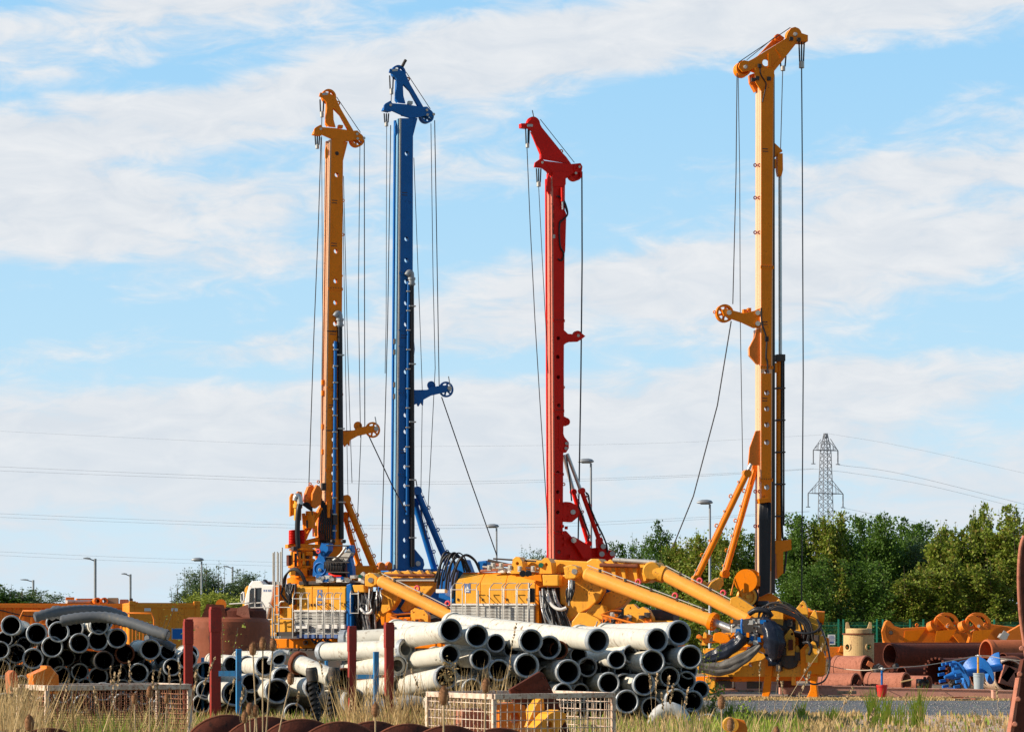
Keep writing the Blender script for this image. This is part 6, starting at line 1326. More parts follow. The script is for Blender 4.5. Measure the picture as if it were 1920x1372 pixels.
P_('leg', 'amber', r, lambda m: fr.plate(m, [(1519,1262),(1533,1264),(1531,1278),(1532,1290),(1534,1308),(1512,1308),(1519,1292)], .2, .5), .03)
P_('lower_hook', 'yellow', r, lambda m: fr.box(m, 1484, 1268, 1492, 1284, .0, .2), .01)
def wrap(name, mat, P, rad, label=None, seed=2, fold=.16):
    rnd = random.Random(seed); C_ = catmull([fr.p(*q) for q in P], 6); n = len(C_); m = MB(); k = 22; vs = []; up = Vector((0,1,0))
    ph = [rnd.uniform(0, 6.28) for _ in range(4)]
    for i, c in enumerate(C_):
        t = (C_[min(i+1,n-1)]-C_[max(i-1,0)]).normalized(); a = t.cross(up).normalized(); b = t.cross(a); f_ = i/(n-1); ra = rad[0]+(rad[1]-rad[0])*f_ if len(rad) == 2 else rad[min(int(f_*(len(rad)-1)), len(rad)-2)]*(1-(f_*(len(rad)-1))%1)+rad[min(int(f_*(len(rad)-1))+1, len(rad)-1)]*((f_*(len(rad)-1))%1)
        for j in range(k):
            q = 6.283*j/k; rr_ = ra*(1+fold*math.sin(q*3+ph[0]+f_*3)+fold*.7*math.sin(q*7+ph[1]-f_*5)+.05*math.sin(f_*30+ph[2]+q*2))
            vs.append(c+(a*math.cos(q)+b*math.sin(q))*rr_)
    m.add(vs, [(i*k+j, i*k+(j+1)%k, (i+1)*k+(j+1)%k, (i+1)*k+j) for i in range(n-1) for j in range(k)], True); m.add(vs[:k], [tuple(range(k))]); m.add(vs[-k:], [tuple(range(k))])
    return tag(m.build(name, M[mat], fr.root), label)
wrap('plastic_wrap', 'tarp', [(1433,1158,.7),(1440,1172,.9),(1448,1190,1.0),(1452,1208,1.0),(1452,1226,.9),(1449,1234,.8)], (.08,.22,.34,.36,.27,.08), 'glossy black plastic wrap', 3, .13)
wrap('plastic_wrap', 'tarp', [(1395,1190,.9),(1383,1206,.9),(1358,1222,.9),(1332,1232,.9),(1312,1238,.9)], (.25,.2,.24,.17,.12), 'dark blue plastic sleeve', 5, .14)
wrap('plastic_wrap', 'tarp2', [(1425,1208,.9),(1408,1224,.9),(1380,1242,.95),(1350,1252,.9),(1312,1248,.9)], (.1,.15,.2,.2,.16), 'grey brown crumpled sheet', 6, .2)
P_('wrap_strap', 'bblue', r, lambda m: fr.tube(m, [(1391,1160,1.0),(1390,1172,1.1),(1392,1188,1.0)], .035, 6))
P_('hydraulic_block', 'galv', r, lambda m: (fr.box(m, 1370, 1170, 1392, 1186, .4, .8), fr.box(m, 1395, 1188, 1418, 1206, .3, .8)), .03)
P_('hydraulic_block', 'amber', r, lambda m: (fr.box(m, 1400, 1196, 1440, 1212, .0, .5),), .03); P_('hydraulic_block', 'darkm', r, lambda m: fr.plate(m, [(1366,1164),(1430,1155),(1440,1210),(1400,1200),(1372,1192)], -.4, .2), .02)
rnd = random.Random(77)
for k in range(26):
    x = rnd.uniform(1372,1432); y = rnd.uniform(1160,1204); P_('fitting', ('galv','galv','amber','darkm','blue')[k%5], r, lambda m: (m.box(fr.p(x,y,.8+rnd.uniform(0,.2)), (rnd.uniform(.06,.2),.14,rnd.uniform(.06,.16))), fr.tube(m, [(x,y,.9),(x+rnd.uniform(-7,7),y+rnd.uniform(-5,5),.95)], .03, 7)))
for k in range(14):
    x = rnd.uniform(1420,1440); P_('hose', ('rubber','rubber','darkm')[k%3], r, lambda m: fr.tube(m, [(x,1175-k,.5),(x+6,1135+k,.6),(x+30,1128+k*1.2,.6),(x+60+k*2,1145+k*2,.6),(x+85,1180+k*2,.55),(x+90,1205+k,.4)], rnd.choice((.02,.028,.035)), 7, smooth=5))
P_('hose', 'rubber', r, lambda m: fr.tube(m, [(1490,1183,.9),(1510,1187,1.0),(1530,1183,.95),(1540,1172,.8)], .04, 8, smooth=5)); P_('hose', 'rubber', r, lambda m: fr.tube(m, [(1506,1265,.8),(1515,1278,.9),(1530,1282,.9),(1548,1272,.8),(1556,1240,.7),(1548,1200,.7),(1532,1160,.6)], .03, 8, smooth=6))
P_('hose', 'rubber', r, lambda m: fr.tube(m, [(1506,1205,.75),(1516,1204,.9),(1521,1216,.9),(1517,1226,.8)], .055, 8, smooth=5)); P_('black_hose', 'rubber', r, lambda m: fr.tube(m, [(1405,1150,.5),(1418,1143,.6),(1438,1145,.6),(1446,1155,.5)], .09, 10, smooth=5))
P_('side_arm', 'yellow', r, lambda m: (fr.plate(m, [(1370,1120),(1382,1117),(1432,1150),(1440,1158),(1420,1160),(1368,1132)], -.9, -.6),), .02)
for k, (x, y, w_, h_, ww) in enumerate(((1440,1236,22,12,.25),(1462,1214,10,14,.5),(1478,1198,8,20,.3),(1455,1240,9,18,.4),(1490,1222,10,16,.2),(1502,1180,9,16,.2),(1512,1170,8,14,.1),(1476,1160,10,14,.0),(1330,1268,40,5,.2),(1345,1276,24,14,-.1),(1400,1278,26,12,-.2),(1460,1276,30,12,-.2),(1526,1190,8,24,.3))): P_('gap_shade_box', ('darkm','darkm','drust')[k%3], r, lambda m: fr.box(m, x, y, x+w_, y+h_, -.2, ww+.31+k*.003), .01)  # dark boxes stand in for the shaded gaps between the plates
P_('inner_gear', 'darkm', r, lambda m: (m.lathe(fr.p(1480,1235,.45), fr.p(1480,1235,.1), [(0,0),(0,.3),(.1,.34),(.3,.3),(.3,0)], 16)), 0)
tag(r, 'yellow hydraulic mast foot with black plastic wrap at the end of the big cylinders', 'machine part')
# ---------------------------------------------------------------- scrap yard on the right
def casing(name, px, py, rpx, D, az, L, mat, label, teeth=0, inner='drust', wall=.035, stand=True, band=True, cat='casing', fill=None, tilt=0):
    rr_ = rpx*D/F; a = wp(px, py, D); 
    if stand: a.z = max(a.z, rr_+.02) if False else a.z
    b = a + Vector((-math.sin(R(az)), math.cos(R(az)), math.tan(R(tilt))))*L; root = empty(name, a); B = b-a; L = B.length
    m = MB(); m.lathe((0,0,0), B, [(0,rr_-wall),(0,rr_),(L,rr_),(L,rr_-wall),(0,rr_-wall)], 40); m.build('shell', M[mat], root)
    if band:
        for d in (0.02, L*.92): m = MB(); m.lathe((0,0,0), B, [(d,rr_),(d,rr_+.018),(d+.16,rr_+.018),(d+.16,rr_)], 40); m.build('band', M[mat], root)
    m = MB(); m.lathe((0,0,0), B, [(L*.5,0),(L*.5,rr_-wall-.002)], 30); m.build('inner_plate', M[inner], root)
    t = B.normalized(); up = Vector((0,0,1)); sd_ = t.cross(up).normalized()
    for k in range(teeth):
        q = 6.283*k/teeth; c = (up*math.cos(q)+sd_*math.sin(q))*rr_; m = MB(); m.box(c-t*.07, (.08,.08,.2), M=t.to_track_quat('Z','Y').to_matrix()); m.build('tooth', M['drust'], root)
    if fill:
        for (dx, dz, sx, sz, rot, mt) in fill:
            m = MB(); m.box(Vector((dx*rr_, -.12, dz*rr_)), (sx*rr_, .5, sz*rr_), M=Matrix.Rotation(rot, 3, 'Y')); m.build('inner_bracket', M[mt], root, bevel=.01)
    return tag(root, label, cat)
casing('casing_tube', 1627, 1253, 24, 98, 50, 1.35, 'prust', 'pinkish short casing cylinder lying second layer below the cream head', fill=[(.1,.35,.5,.4,.5,'orust'),(.75,-.1,.7,.8,-.5,'darkm'),(-.1,-.1,.9,.08,.2,'prust'),(.3,-.3,.1,.9,-.3,'cream')])
casing('casing_tube', 1606, 1281, 19, 92, 52, 1.35, 'prust', 'small pinkish casing lying at far left behind the long beam', fill=[(.2,.1,.4,.5,.5,'drust'),(.7,-.2,.1,.9,-.4,'prust'),(-.2,-.2,.5,.2,.5,'prust')])
casing('casing_tube', 1700, 1280, 19.5, 92, 54, 1.5, 'prust', 'pale pink casing with worn green patch behind the red bucket', fill=[(-.1,.25,1.2,.12,-.2,'cream'),(.1,-.5,.8,.3,0,'orust')])
casing('casing_tube', 1742, 1280, 14, 97, 55, 1.6, 'prust', 'smaller pinkish casing in shadow just right of the red bucket', band=False)
casing('casing_tube', 1668, 1228, 22, 103, -62, 9, 'drust', 'long dark casing pipe running right with pale ring at its open left end', inner='cream', wall=.05)
casing('casing_tube', 1758, 1257, 24, 98, -40, 2.2, 'drust', 'toothed dark casing lying open beside the bright blue auger', teeth=18)
casing('casing_tube', 1800, 1252, 20, 100, -30, 2.2, 'prust', 'brownish pink casing behind the top of the blue auger', band=False)
casing('casing_tube', 1845, 1262, 32, 97, -38, 2.4, 'rust', 'wide brown casing standing open right behind the grey bucket', wall=.05)
casing('casing_tube', 1848, 1223, 24, 101, -70, 4.5, 'orust', 'bright orange brown barrel casing at the right above the others', teeth=0, wall=.05)
casing('casing_tube', 1893, 1266, 30, 95.5, 10, 1.6, 'cage', 'pale grey casing with notched front plate at far right', fill=[(0,-.05,1.2,1.2,.3,'prust'),(-.2,.1,.5,.9,.6,'cream'),(.5,-.2,.5,.9,-.2,'darkm')])
casing('casing_tube', 1690, 1262, 14, 100, -55, 5, 'drust', 'thin shadowed pipe below the long dark casing', band=False)
casing('casing_tube', 1880, 1240, 17, 99, -60, 3, 'drust', 'dark shadowed pipe beneath the orange brown barrel', band=False)
# big dark beam plate behind
def lbox(name, x0, y0, x1, y1, D, dp, mat, label, cat, rz=0, bevel=.01, group=None):
    a = wp(x0, y0, D); b = wp(x1, y1, D); m = MB(); m.box(((a.x+b.x)/2, D+dp/2, (a.z+b.z)/2), (b.x-a.x, dp, a.z-b.z), rz=rz); return tag(m.build(name, M[mat], bevel=bevel), label, cat, group)
lbox('steel_girder', 1638, 1204, 1862, 1290, 109, .5, 'drust', 'dark brown girder behind the long casing pipe', 'girder')
def girder(xa, xb, ya, yb, yc, yd, D, label, mat='pinkbeam'):
    """a heavy beam lying on blocks: top edge ya->yb, bottom edge yc->yd"""
    P = [wp(xa,ya,D), wp(xb,yb,D), wp(xb,yd,D), wp(xa,yc,D)]; r_ = empty('steel_beam', (P[0].x, D, 0)); O = r_.location; f = [p-O for p in P]
    m = MB(); m.prism(f, [q+Vector((0,.35,0)) for q in f]); m.build('web', M[mat], r_, bevel=.01)
    m = MB(); t = (f[1]-f[0]); m.bar(f[0]+Vector((0,.175,.017)), f[1]+Vector((0,.175,.017)), .03, .46) if False else m.prism([f[0]+Vector((0,-.03,.0025)), f[1]+Vector((0,-.03,.0025)), f[1]+Vector((0,-.03,.035)), f[0]+Vector((0,-.03,.035))], [f[0]+Vector((0,.38,.0025)), f[1]+Vector((0,.38,.0025)), f[1]+Vector((0,.38,.035)), f[0]+Vector((0,.38,.035))]); m.build('flange', M[mat], r_)
    for k in range(3):
        t = (k+.4)/3; q = f[3].lerp(f[2], t); m = MB(); m.box((q.x, .17, q.z/2-.002), (.22,.5,max(.03,q.z))); m.build('timber_block', M['wood'], r_)
    return tag(r_, label, 'steel beam', 'long steel beams along the track')
girder(1462,1642,1285,1288,1301,1304,85.6,'left steel beam of the row, left of the red bucket')
girder(1648,1858,1290,1294,1305,1310,83.0,'middle steel beam of the row, right of the red bucket')
girder(1862,1960,1295,1297,1310,1313,80.6,'right steel beam of the row, cut by the photo edge')
girder(1380,1462,1276,1280,1293,1295,92,'pale pink beam lying behind the yellow machine legs')
girder(1240,1390,1280,1281,1292,1293,94,'short beam mostly hidden behind weeds left of the machine legs')
# cream casing head with horns
D = 106; c = wp(1610, 1226, D); r = empty('drill_casing', (c.x, D, 0)); rr_ = 28.5*D/F; zt = wp(0,1188,D).z; m = MB()
n = 48; zb = .9; ht = zt-zb; holes = [(-.95, .55), (.62, .55), (2.4,.55), (3.9,.55)]
rows = 16
for j in range(rows):
    for i in range(n):
        a0, a1 = 6.283*i/n, 6.283*(i+1)/n; zc = zb+ht*(j+.5)/rows; ac = (a0+a1)/2
        if any((math.sin((ac+math.pi/2-h)/2)*2*rr_)**2+(zc-zb-ht*f_)**2 < .16**2 for h, f_ in holes): continue
        z0_, z1_ = zb+ht*j/rows, zb+ht*(j+1)/rows
        for R0, fl in ((rr_, 0), (rr_-.04, 1)):
            m.add([(math.cos(a0)*R0,math.sin(a0)*R0,z0_),(math.cos(a1)*R0,math.sin(a1)*R0,z0_),(math.cos(a1)*R0,math.sin(a1)*R0,z1_),(math.cos(a0)*R0,math.sin(a0)*R0,z1_)], [(0,1,2,3)], True)
m.build('shell', M['cream'], r)
for h, f_ in holes[:2]:
    m = MB(); d = Vector((math.cos(h-math.pi/2), math.sin(h-math.pi/2), 0)); cc = Vector((0,0,zb+ht*f_))+d*(rr_-.02); m.lathe(cc-d*.03, cc+d*.035, [(0,.12),(0,.19),(.06,.19),(.06,.12),(0,.12)], 22); m.build('hole_rim', M['cream'], r)
m = MB(); m.lathe((0,0,zt-.02), (0,0,zt+1), [(0,rr_-.05),(0,rr_+.05),(.05,rr_+.05),(.05,rr_-.03)], 40); m.build('flange', M['rust'], r)
m = MB(); m.lathe((0,0,zt+.03), (0,0,zt+1), [(0,rr_*.86),(.16,rr_*.86),(.2,rr_*.8),(.2,rr_*.7),(0,rr_*.7)], 40); m.build('collar', M['cream'], r)
for sg in (-1, 1):
    m = MB(); x = rr_*.8; f_ = [Vector((sg*(x-.30),-.06,zt+.16)), Vector((sg*(x-.14),-.06,zt+.26)), Vector((sg*(x-.06),-.06,zt+.5)), Vector((sg*(x+.02),-.06,zt+.48)), Vector((sg*(x+.04),-.06,zt+.16))]; m.prism(f_, [q+Vector((0,.12,0)) for q in f_]); m.build('horn', M['cream'], r)
m = MB(); m.box((0,0,zb/2), (1.1,1.0,zb)); m.build('support_block', M['darkm'], r)
tag(r, 'cream cylindrical casing head with two horns and round holes', 'casing head')
# orange boom arms with sheave wheels
def boom(px, dx, D, label, wheel=True, front=True):
    fr = Frame('boom_arm', px, D, 6); r = fr.root; f = lambda P: [(x+dx, y) for x, y in P]
    if front:
        P_('arm', 'orange', r, lambda m: fr.plate(m, f([(1655,1182),(1660,1166),(1664,1162),(1670,1164),(1678,1173),(1690,1177),(1742,1174),(1752,1164),(1770,1160),(1800,1180),(1850,1210),(1850,1226),(1668,1226),(1658,1206)]), -.3, .0), .03)
        P_('arm_rim', 'orange', r, lambda m: fr.plate(m, f([(1656,1200),(1653,1184),(1659,1170),(1662,1172),(1660,1184),(1663,1196),(1672,1205),(1670,1207)]), .0, .06), .01)
        P_('pin', 'darkm', r, lambda m: m.lathe(fr.p(1670.5+dx,1185.5,.08), fr.p(1670.5+dx,1185.5,0), [(0,0),(0,.08),(.08,.1),(.08,0)], 8))
    else: P_('arm', 'orange', r, lambda m: fr.plate(m, f([(1756,1204),(1762,1184),(1790,1168),(1850,1176),(1850,1226),(1752,1226)]), -.3, .0), .03)
    if wheel:
        P_('sheave_wheel', 'orange', r, lambda m: fr.sheave(m, 1775+dx, 1172.5, 25, .12, .34))
        P_('strut', 'orange', r, lambda m: fr.plate(m, f([(1755,1156),(1766,1152),(1782,1160),(1792,1176),(1812,1204),(1800,1206),(1775,1176)]), .36, .5), .015)
        P_('roller', 'orange', r, lambda m: fr.tube(m, [(1744+dx,1176,.1),(1752+dx,1172,.3)], .26, 18)); P_('pin', 'galv', r, lambda m: m.lathe(fr.p(1776+dx,1173,.56), fr.p(1776+dx,1173,.4), [(0,0),(0,.07),(.15,.07),(.15,0)], 12))
    P_('gusset', 'amber', r, lambda m: fr.plate(m, f([(1697,1182),(1735,1179),(1720,1200),(1694,1203)]), .0, .02)); P_('stand', 'darkm', r, lambda m: fr.box(m, 1690+dx, 1227, 1780+dx, 1245, -.4, -.1))
    P_('stand_leg', 'darkm', r, lambda m: m.box(((fr.p(1700+dx,1227,0).x+fr.p(1770+dx,1227,0).x)/2, .25, .5), (.5,.4,1.0)))
    P_('eye', 'orange', r, lambda m: m.torus(fr.p(1719+dx,1171,-.1), (0,1,0), .06, .025, 12, 6))
    return tag(r, label, 'boom arm', 'orange boom arms')
boom(1700, 0, 116, 'first orange boom arm from the left with hooked rounded nose')
boom(1790, 59, 114, front=False, label= 'second orange boom arm carrying the right hand spoked wheel')
boom(1860, 128, 112, front=False, label= 'third orange boom arm partly outside the right edge', wheel=False)
fr = Frame(None, 1880, 111.4, 6); 
m = MB(); a = wp(1884,1190,111.2); m.box(a, (.30,.05,.30), M=Matrix.Rotation(.6,3,'Y')); m.box(a+Vector((-.1,.0,-.1)), (.32,.5,.2), M=Matrix.Rotation(.6,3,'Y')); tag(m.build('flood_lamp', M['galv'], bevel=.01), 'small grey flood lamp box fixed on the third orange arm', 'lamp')
# blue auger
D = 93; c = wp(1835, 1290, D); r = empty('auger', (c.x, D, .72)); m = MB(); A = Vector((-1.05,-.5,-.15)); B = Vector((.9,.55,.15)); t = (B-A).normalized(); L = (B-A).length; up = Vector((0,0,1)); up = (up-t*up.dot(t)).normalized(); sd_ = t.cross(up)
m.lathe(A, B, [(0,0),(0,.14),(L,.14),(L,0)], 20); m.build('shaft', M['bblue'], r)
m = MB(); n = 80
for k in range(n):
    q0, q1 = 6.283*2.0*k/n, 6.283*2.0*(k+1)/n; d0, d1 = L*k/n, L*(k+1)/n; ro = .55
    e = lambda q, rr_, d: A+t*d+(up*math.cos(q)+sd_*math.sin(q))*rr_
    for off in (0, .035):
        m.add([e(q0,.13,d0+off), e(q0,ro,d0+off), e(q1,ro,d1+off), e(q1,.13,d1+off)], [(0,1,2,3)], True)
    m.add([e(q0,ro,d0), e(q0,ro,d0+.035), e(q1,ro,d1+.035), e(q1,ro,d1)], [(0,1,2,3)])
m.build('flight', M['bblue'], r)
for k in range(13):
    q = 6.283*k/13; m = MB(); p = A+(up*math.cos(q)+sd_*math.sin(q))*.5; m.box(p-t*.1, (.07,.1,.26), M=t.to_track_quat('Z','Y').to_matrix()); m.build('tooth', M['bblue'], r)
m = MB(); m.lathe(A-t*.35, A, [(0,0),(.0,.05),(.35,.13)], 14); m.build('tip', M['bblue'], r)
tag(r, 'bright blue toothed auger lying on the ground', 'auger')
m = MB(); D = 96.5; a = wp(1808,1262,D)
r = empty('auger_shield', (a.x, D, a.z)); vs = []
for i in range(13):
    for j in range(9):
        th = -.3+math.pi*.95*i/12; ph = j/8*.9; vs.append((math.cos(th)*.5*(1-ph*.25)+ph*.25, -.2+ph*.9, math.sin(th)*.5*(1-ph*.25)))
m = MB(); m.add(vs, [(i*9+j,(i+1)*9+j,(i+1)*9+j+1,i*9+j+1) for i in range(12) for j in range(8)], True); o = m.build('shell', M['bblue'], r); sd2 = o.modifiers.new('thick','SOLIDIFY'); sd2.thickness = .03
m = MB(); m.box((0,.2,-a.z/2-.1), (.5,.4,a.z-.3)); m.build('prop', M['darkm'], r)
tag(r, 'bright blue curved shield behind the blue auger', 'auger shield')
# buckets with posts
def bucket(px, top, bot, rpx, D, mat, pmat, ptop, label, plabel, pcat, dxp=0):
    a = wp(px, bot, D); h = (bot-top)*D/F; rr_ = rpx*D/F; r = empty('bucket', (a.x, D, max(0,a.z)))
    m = MB(); m.lathe((0,0,0), (0,0,1), [(0,0),(0,rr_*.8),(h,rr_),(h,rr_-.012),(.02,rr_*.8-.012),(.02,0)], 26); m.build('body', M[mat], r)
    for d in (.98,.86): m = MB(); m.lathe((0,0,0), (0,0,1), [(h*d-.02,rr_*(.8+.2*d)),(h*d-.02,rr_*(.8+.2*d)+.012),(h*d,rr_*(.8+.2*d)+.012),(h*d,rr_*(.8+.2*d))], 26); m.build('rim', M[mat], r)
    m = MB(); m.torus((0,0,h*.9), (.25,1,.5), rr_*1.02, .006, 20, 5, .2, 2.9); m.build('handle', M['galv'], r)
    tag(r, label, 'bucket')
    q = wp(px+dxp, ptop, D); r2 = empty('marker_post', (a.x+dxp*D/F, D, max(0,a.z)+.02)); H = q.z-max(0,a.z)-.02
    m = MB(); m.lathe((0,0,0), (0,0,1), [(0,0),(0,.035),(H,.035),(H,0)], 12); m.build('pole', M[pmat], r2)
    m = MB(); m.lathe((0,0,H-.04), (0,0,H+.04), [(0,0),(0,.05),(.05,.06),(.08,.03),(.08,0)], 12); m.box((-.06,0,H), (.06,.05,.05)); m.box((.07,0,H), (.07,.05,.04)); m.build('cap', M['white' if pmat != 'amber' else 'amber'], r2)
    tag(r2, plabel, pcat); return q
qa = bucket(1653.5,1283,1306,10.2,82.0,'bucketred','blue',1253,'red plastic bucket with peeling yellow label by the track','blue marker post standing in the red bucket','post')
qb = bucket(1835,1261,1300,10.2,86.5,'bucketgrey','yellow',1229,'grey plastic bucket hanging marks of paint in front of the blue auger','yellow marker post standing in the grey bucket','post',-1)
m = MB(); P = [wp(1546,1245,84), wp(1580,1253,83), wp(1620,1256,82.2), qa+Vector((0,0,.0)), wp(1740,1246,84), qb, wp(1880,1234,86.5), wp(1930,1240,86.5)]
m.tube(catmull(P, 5), .014, 6); tag(m.build('rope', M['rope']), 'pale rope strung between the two marker posts', 'rope')
lbox('timber', 1570, 1294.5, 1606, 1300.5, 84.4, .12, 'wood', 'small pale plank leaning on the left steel beam', 'plank')
for i, (x, y, rz, mt) in enumerate(((1800,1311,.3,'wood'),(1812,1309,-.4,'prust'),(1826,1311,.1,'wood'),(1806,1314,-.1,'rust'))):
    a = wp(x, y, 80); m = MB(); m.box((a.x, 79.6+i*.3, .035+i*.012), (.55,.09,.05), rz=rz); tag(m.build('wood_scrap', M[mt]), ['leftmost','second','rightmost','lowest'][i]+' piece in the small scrap heap before the middle beam', 'scrap piece', 'scrap heap')
# orange machinery by the fence
P0 = Frame('steel_skid', 1560, 112, 0); r = P0.root
P_('beam', 'orange', r, lambda m: (P0.plate(m, [(1545,1212),(1590,1212),(1590,1240),(1545,1240)], -.4, .0), P0.plate(m, [(1572,1222),(1576,1210),(1582,1210),(1585,1222)], .0, .1)), .02)
P_('support', 'darkm', r, lambda m: m.box((P0.p(1565,1240,0).x, .2, P0.p(0,1240,0).z/2), (.8,.4,P0.p(0,1240,0).z)))
tag(r, 'low orange machine frame below the white notice', 'machine part')
# green heap and dark engine part between leg and casings
def engine(px, py, D, sc, label, seed):
    rnd = random.Random(seed); a = wp(px, py, D); r = empty('machine_part', (a.x, D, 0)); m = MB(); m.box((0,0,a.z*.5), (.7*sc,.5,a.z)); m.build('body', M['darkm'], r, bevel=.04)
    for k in range(7): m = MB(); p = Vector((rnd.uniform(-.5,.5)*sc, -.3, a.z*rnd.uniform(.3,1.2))); m.lathe(p, p-Vector((rnd.uniform(-.1,.1),.15,rnd.uniform(-.1,.1))), [(0,0),(0,.12*sc),(.15,.1*sc),(.15,0)], 12); m.build('boss', M[('darkm','drust','rust')[k%3]], r)
    return tag(r, label, 'machine part')
engine(1572,1245,100,1.3,'dark greasy machine part between yellow foot plates and pinkish casings',1)
engine(1655,1255,96.5,.9,'dark square scrap part beside the mouth of the second layer casing',2)
engine(1728,1272,94.5,.5,'small dark box shaped part in front of the smaller pink casing',3)
engine(1790,1262,95.5,.6,'dark clogged scrap part left of the blue auger',4)
# ---------------------------------------------------------------- foreground cages, auger, rim
def cage(px, top, D, yaw, wf, wl, h, label, seed, vs_=.1, hs_=.11, wm='cage'):
    fr = Frame('mesh_cage', px, D, yaw); r = fr.root; zt = fr.p(px, top, 0).z; z0 = zt-h; t = .055
    P = [(0,0),(wf,0),(wf,wl),(0,wl)]
    for (x, y) in P: m = MB(); m.box((x, y, zt/2-.03), (t,t,zt-.06)); m.build('corner_post', M['cage'], r, bevel=.004)
    for i in range(4):
        a = P[i]; b = P[(i+1)%4]
        for z, tt in ((zt-.03,.065),(z0,.05)): m = MB(); m.bar((*a,z), (*b,z), tt, tt*1.05); m.build('top_rail' if z > z0+.1 else 'bottom_rail', M['cage'], r, bevel=.004)
        m = MB(); n = int(math.dist(a, b)/vs_)
        for k in range(1, n): q = k/n; m.bar((a[0]+(b[0]-a[0])*q, a[1]+(b[1]-a[1])*q, z0+.02), (a[0]+(b[0]-a[0])*q, a[1]+(b[1]-a[1])*q, zt-.06), .0095)
        k_ = 1
        while z0+hs_*k_ < zt-.06:
            m.bar((*a, z0+hs_*k_), (*b, z0+hs_*k_), .010); k_ += 1
        m.build('wire_mesh', M[wm], r)
    m = MB(); m.box((wf/2, wl/2, z0+.02), (wf-.06,wl-.06,.025)); m.build('floor', M['rust'], r)
    return fr, zt, z0, tag(r, label, 'cage', 'rusty mesh cages')
fa, za, z0a, ra = cage(926, 1301, 33, 31, 1.84, 1.75, .78, 'cream rusty mesh cage holding orange castings, centre foreground', 1)
fb, zb_, z0b, rb = cage(88, 1285, 33, 30, 1.98, 1.1, .85, 'heavily rusted mesh cage full of weeds at the left foreground', 2, .075, .065, 'cagewire')
def part_in(fr, name, pts, w0, w1, mat, label, cat='casting', holes=(), bevel=.015):
    m = MB(); fr.plate(m, pts, w0, w1, holes)
    root_ = m.build(name, M[mat], None, bevel); root_.location = fr.O; root_.rotation_euler = (0,0,fr.a); return tag(root_, label, cat)
part_in(fa, 'steel_plate', [(956,1292),(1013,1258),(1020,1262),(1042,1306),(1075,1385),(985,1385)], -.95, -.9, 'drust', 'dark rusty triangular plate leaning inside the centre cage', 'plate', [(1020,1270,2.2),(1031,1291,2.2),(968,1292,1.5)])
part_in(fa, 'casting', [(1002,1372),(1030,1338),(1048,1330),(1062,1338),(1060,1350),(1046,1372),(1040,1385),(1000,1385)], -.62, -.35, 'yellow', 'pale orange casting with round hole at the right of the centre cage', 'casting', [(1030,1358,7)])
part_in(fa, 'casting', [(982,1372),(1000,1330),(1010,1312),(1020,1306),(1022,1330),(1006,1362),(998,1385),(980,1385)], -.85, -.65, 'yellow', 'tall narrow orange lug standing in the middle of the centre cage', 'casting')
part_in(fa, 'casting', [(936,1320),(960,1316),(985,1322),(988,1350),(980,1370),(975,1385),(936,1385)], -.5, -.28, 'orange', 'deep orange ring bracket at the left inside the centre cage', 'casting', [(965,1345,11)])
part_in(fa, 'casting', [(868,1330),(905,1328),(920,1345),(922,1385),(866,1385)], -1.3, -1.1, 'prust', 'pink brown block behind the left side mesh of the centre cage', 'casting')
part_in(fb, 'casting', [(61,1264),(88,1252),(86,1247),(95,1248),(110,1265),(112,1290),(112,1300),(64,1300)], -.8, -.55, 'orange', 'orange house shaped casting on top of the left cage', 'casting')
part_in(fb, 'casting', [(18,1262),(26,1255),(32,1262),(35,1275),(34,1300),(20,1300)], -1.0, -.8, 'orust', 'small orange brown casting at the far left above the cage', 'casting')
part_in(fb, 'timber', [(32,1288),(90,1292),(90,1305),(32,1302)], -.78, -.6, 'wood', 'timber board inside the top of the left cage', 'plank')
for fr_, zz0, lst in ((fa, z0a, ((-.95,.0,.9),(-.6,.3,1.3))), (fb, z0b, ((-.9,.1,1.0),))):
    for i, (wv, x0_, ln) in enumerate(lst):
        m = MB(); m.box((x0_+.55, -wv, zz0+.09), (ln, .22, .1)); o = m.build('timber', M['wood']); o.location = fr_.O; o.rotation_euler = (0,0,fr_.a)
        tag(o, ('rear' if i == 0 else 'front')+' dunnage timber on the floor of the '+('centre' if fr_ is fa else 'left')+' cage', 'plank')
a = wp(1378,1358,33); r = empty('casting', (a.x,33,a.z)); m = MB(); m.lathe((-.06,-.1,0), (-.06,.1,0), [(0,0),(0,.10),(.18,.10),(.2,.0)], 22); m.build('boss', M['yellow'], r)
m = MB(); m.prism([Vector((q[0],-.03,q[1])) for q in ((-.05,.09),(.12,.06),(.16,-.04),(.17,-.9),(-.1,-.9))], [Vector((q[0],.14,q[1])) for q in ((-.05,.09),(.12,.06),(.16,-.04),(.17,-.9),(-.1,-.9))]); m.build('web', M['orange'], r, bevel=.01)
r.location.z = a.z; tag(r, 'yellow orange casting lying in grass at the bottom right of the pipes', 'casting')
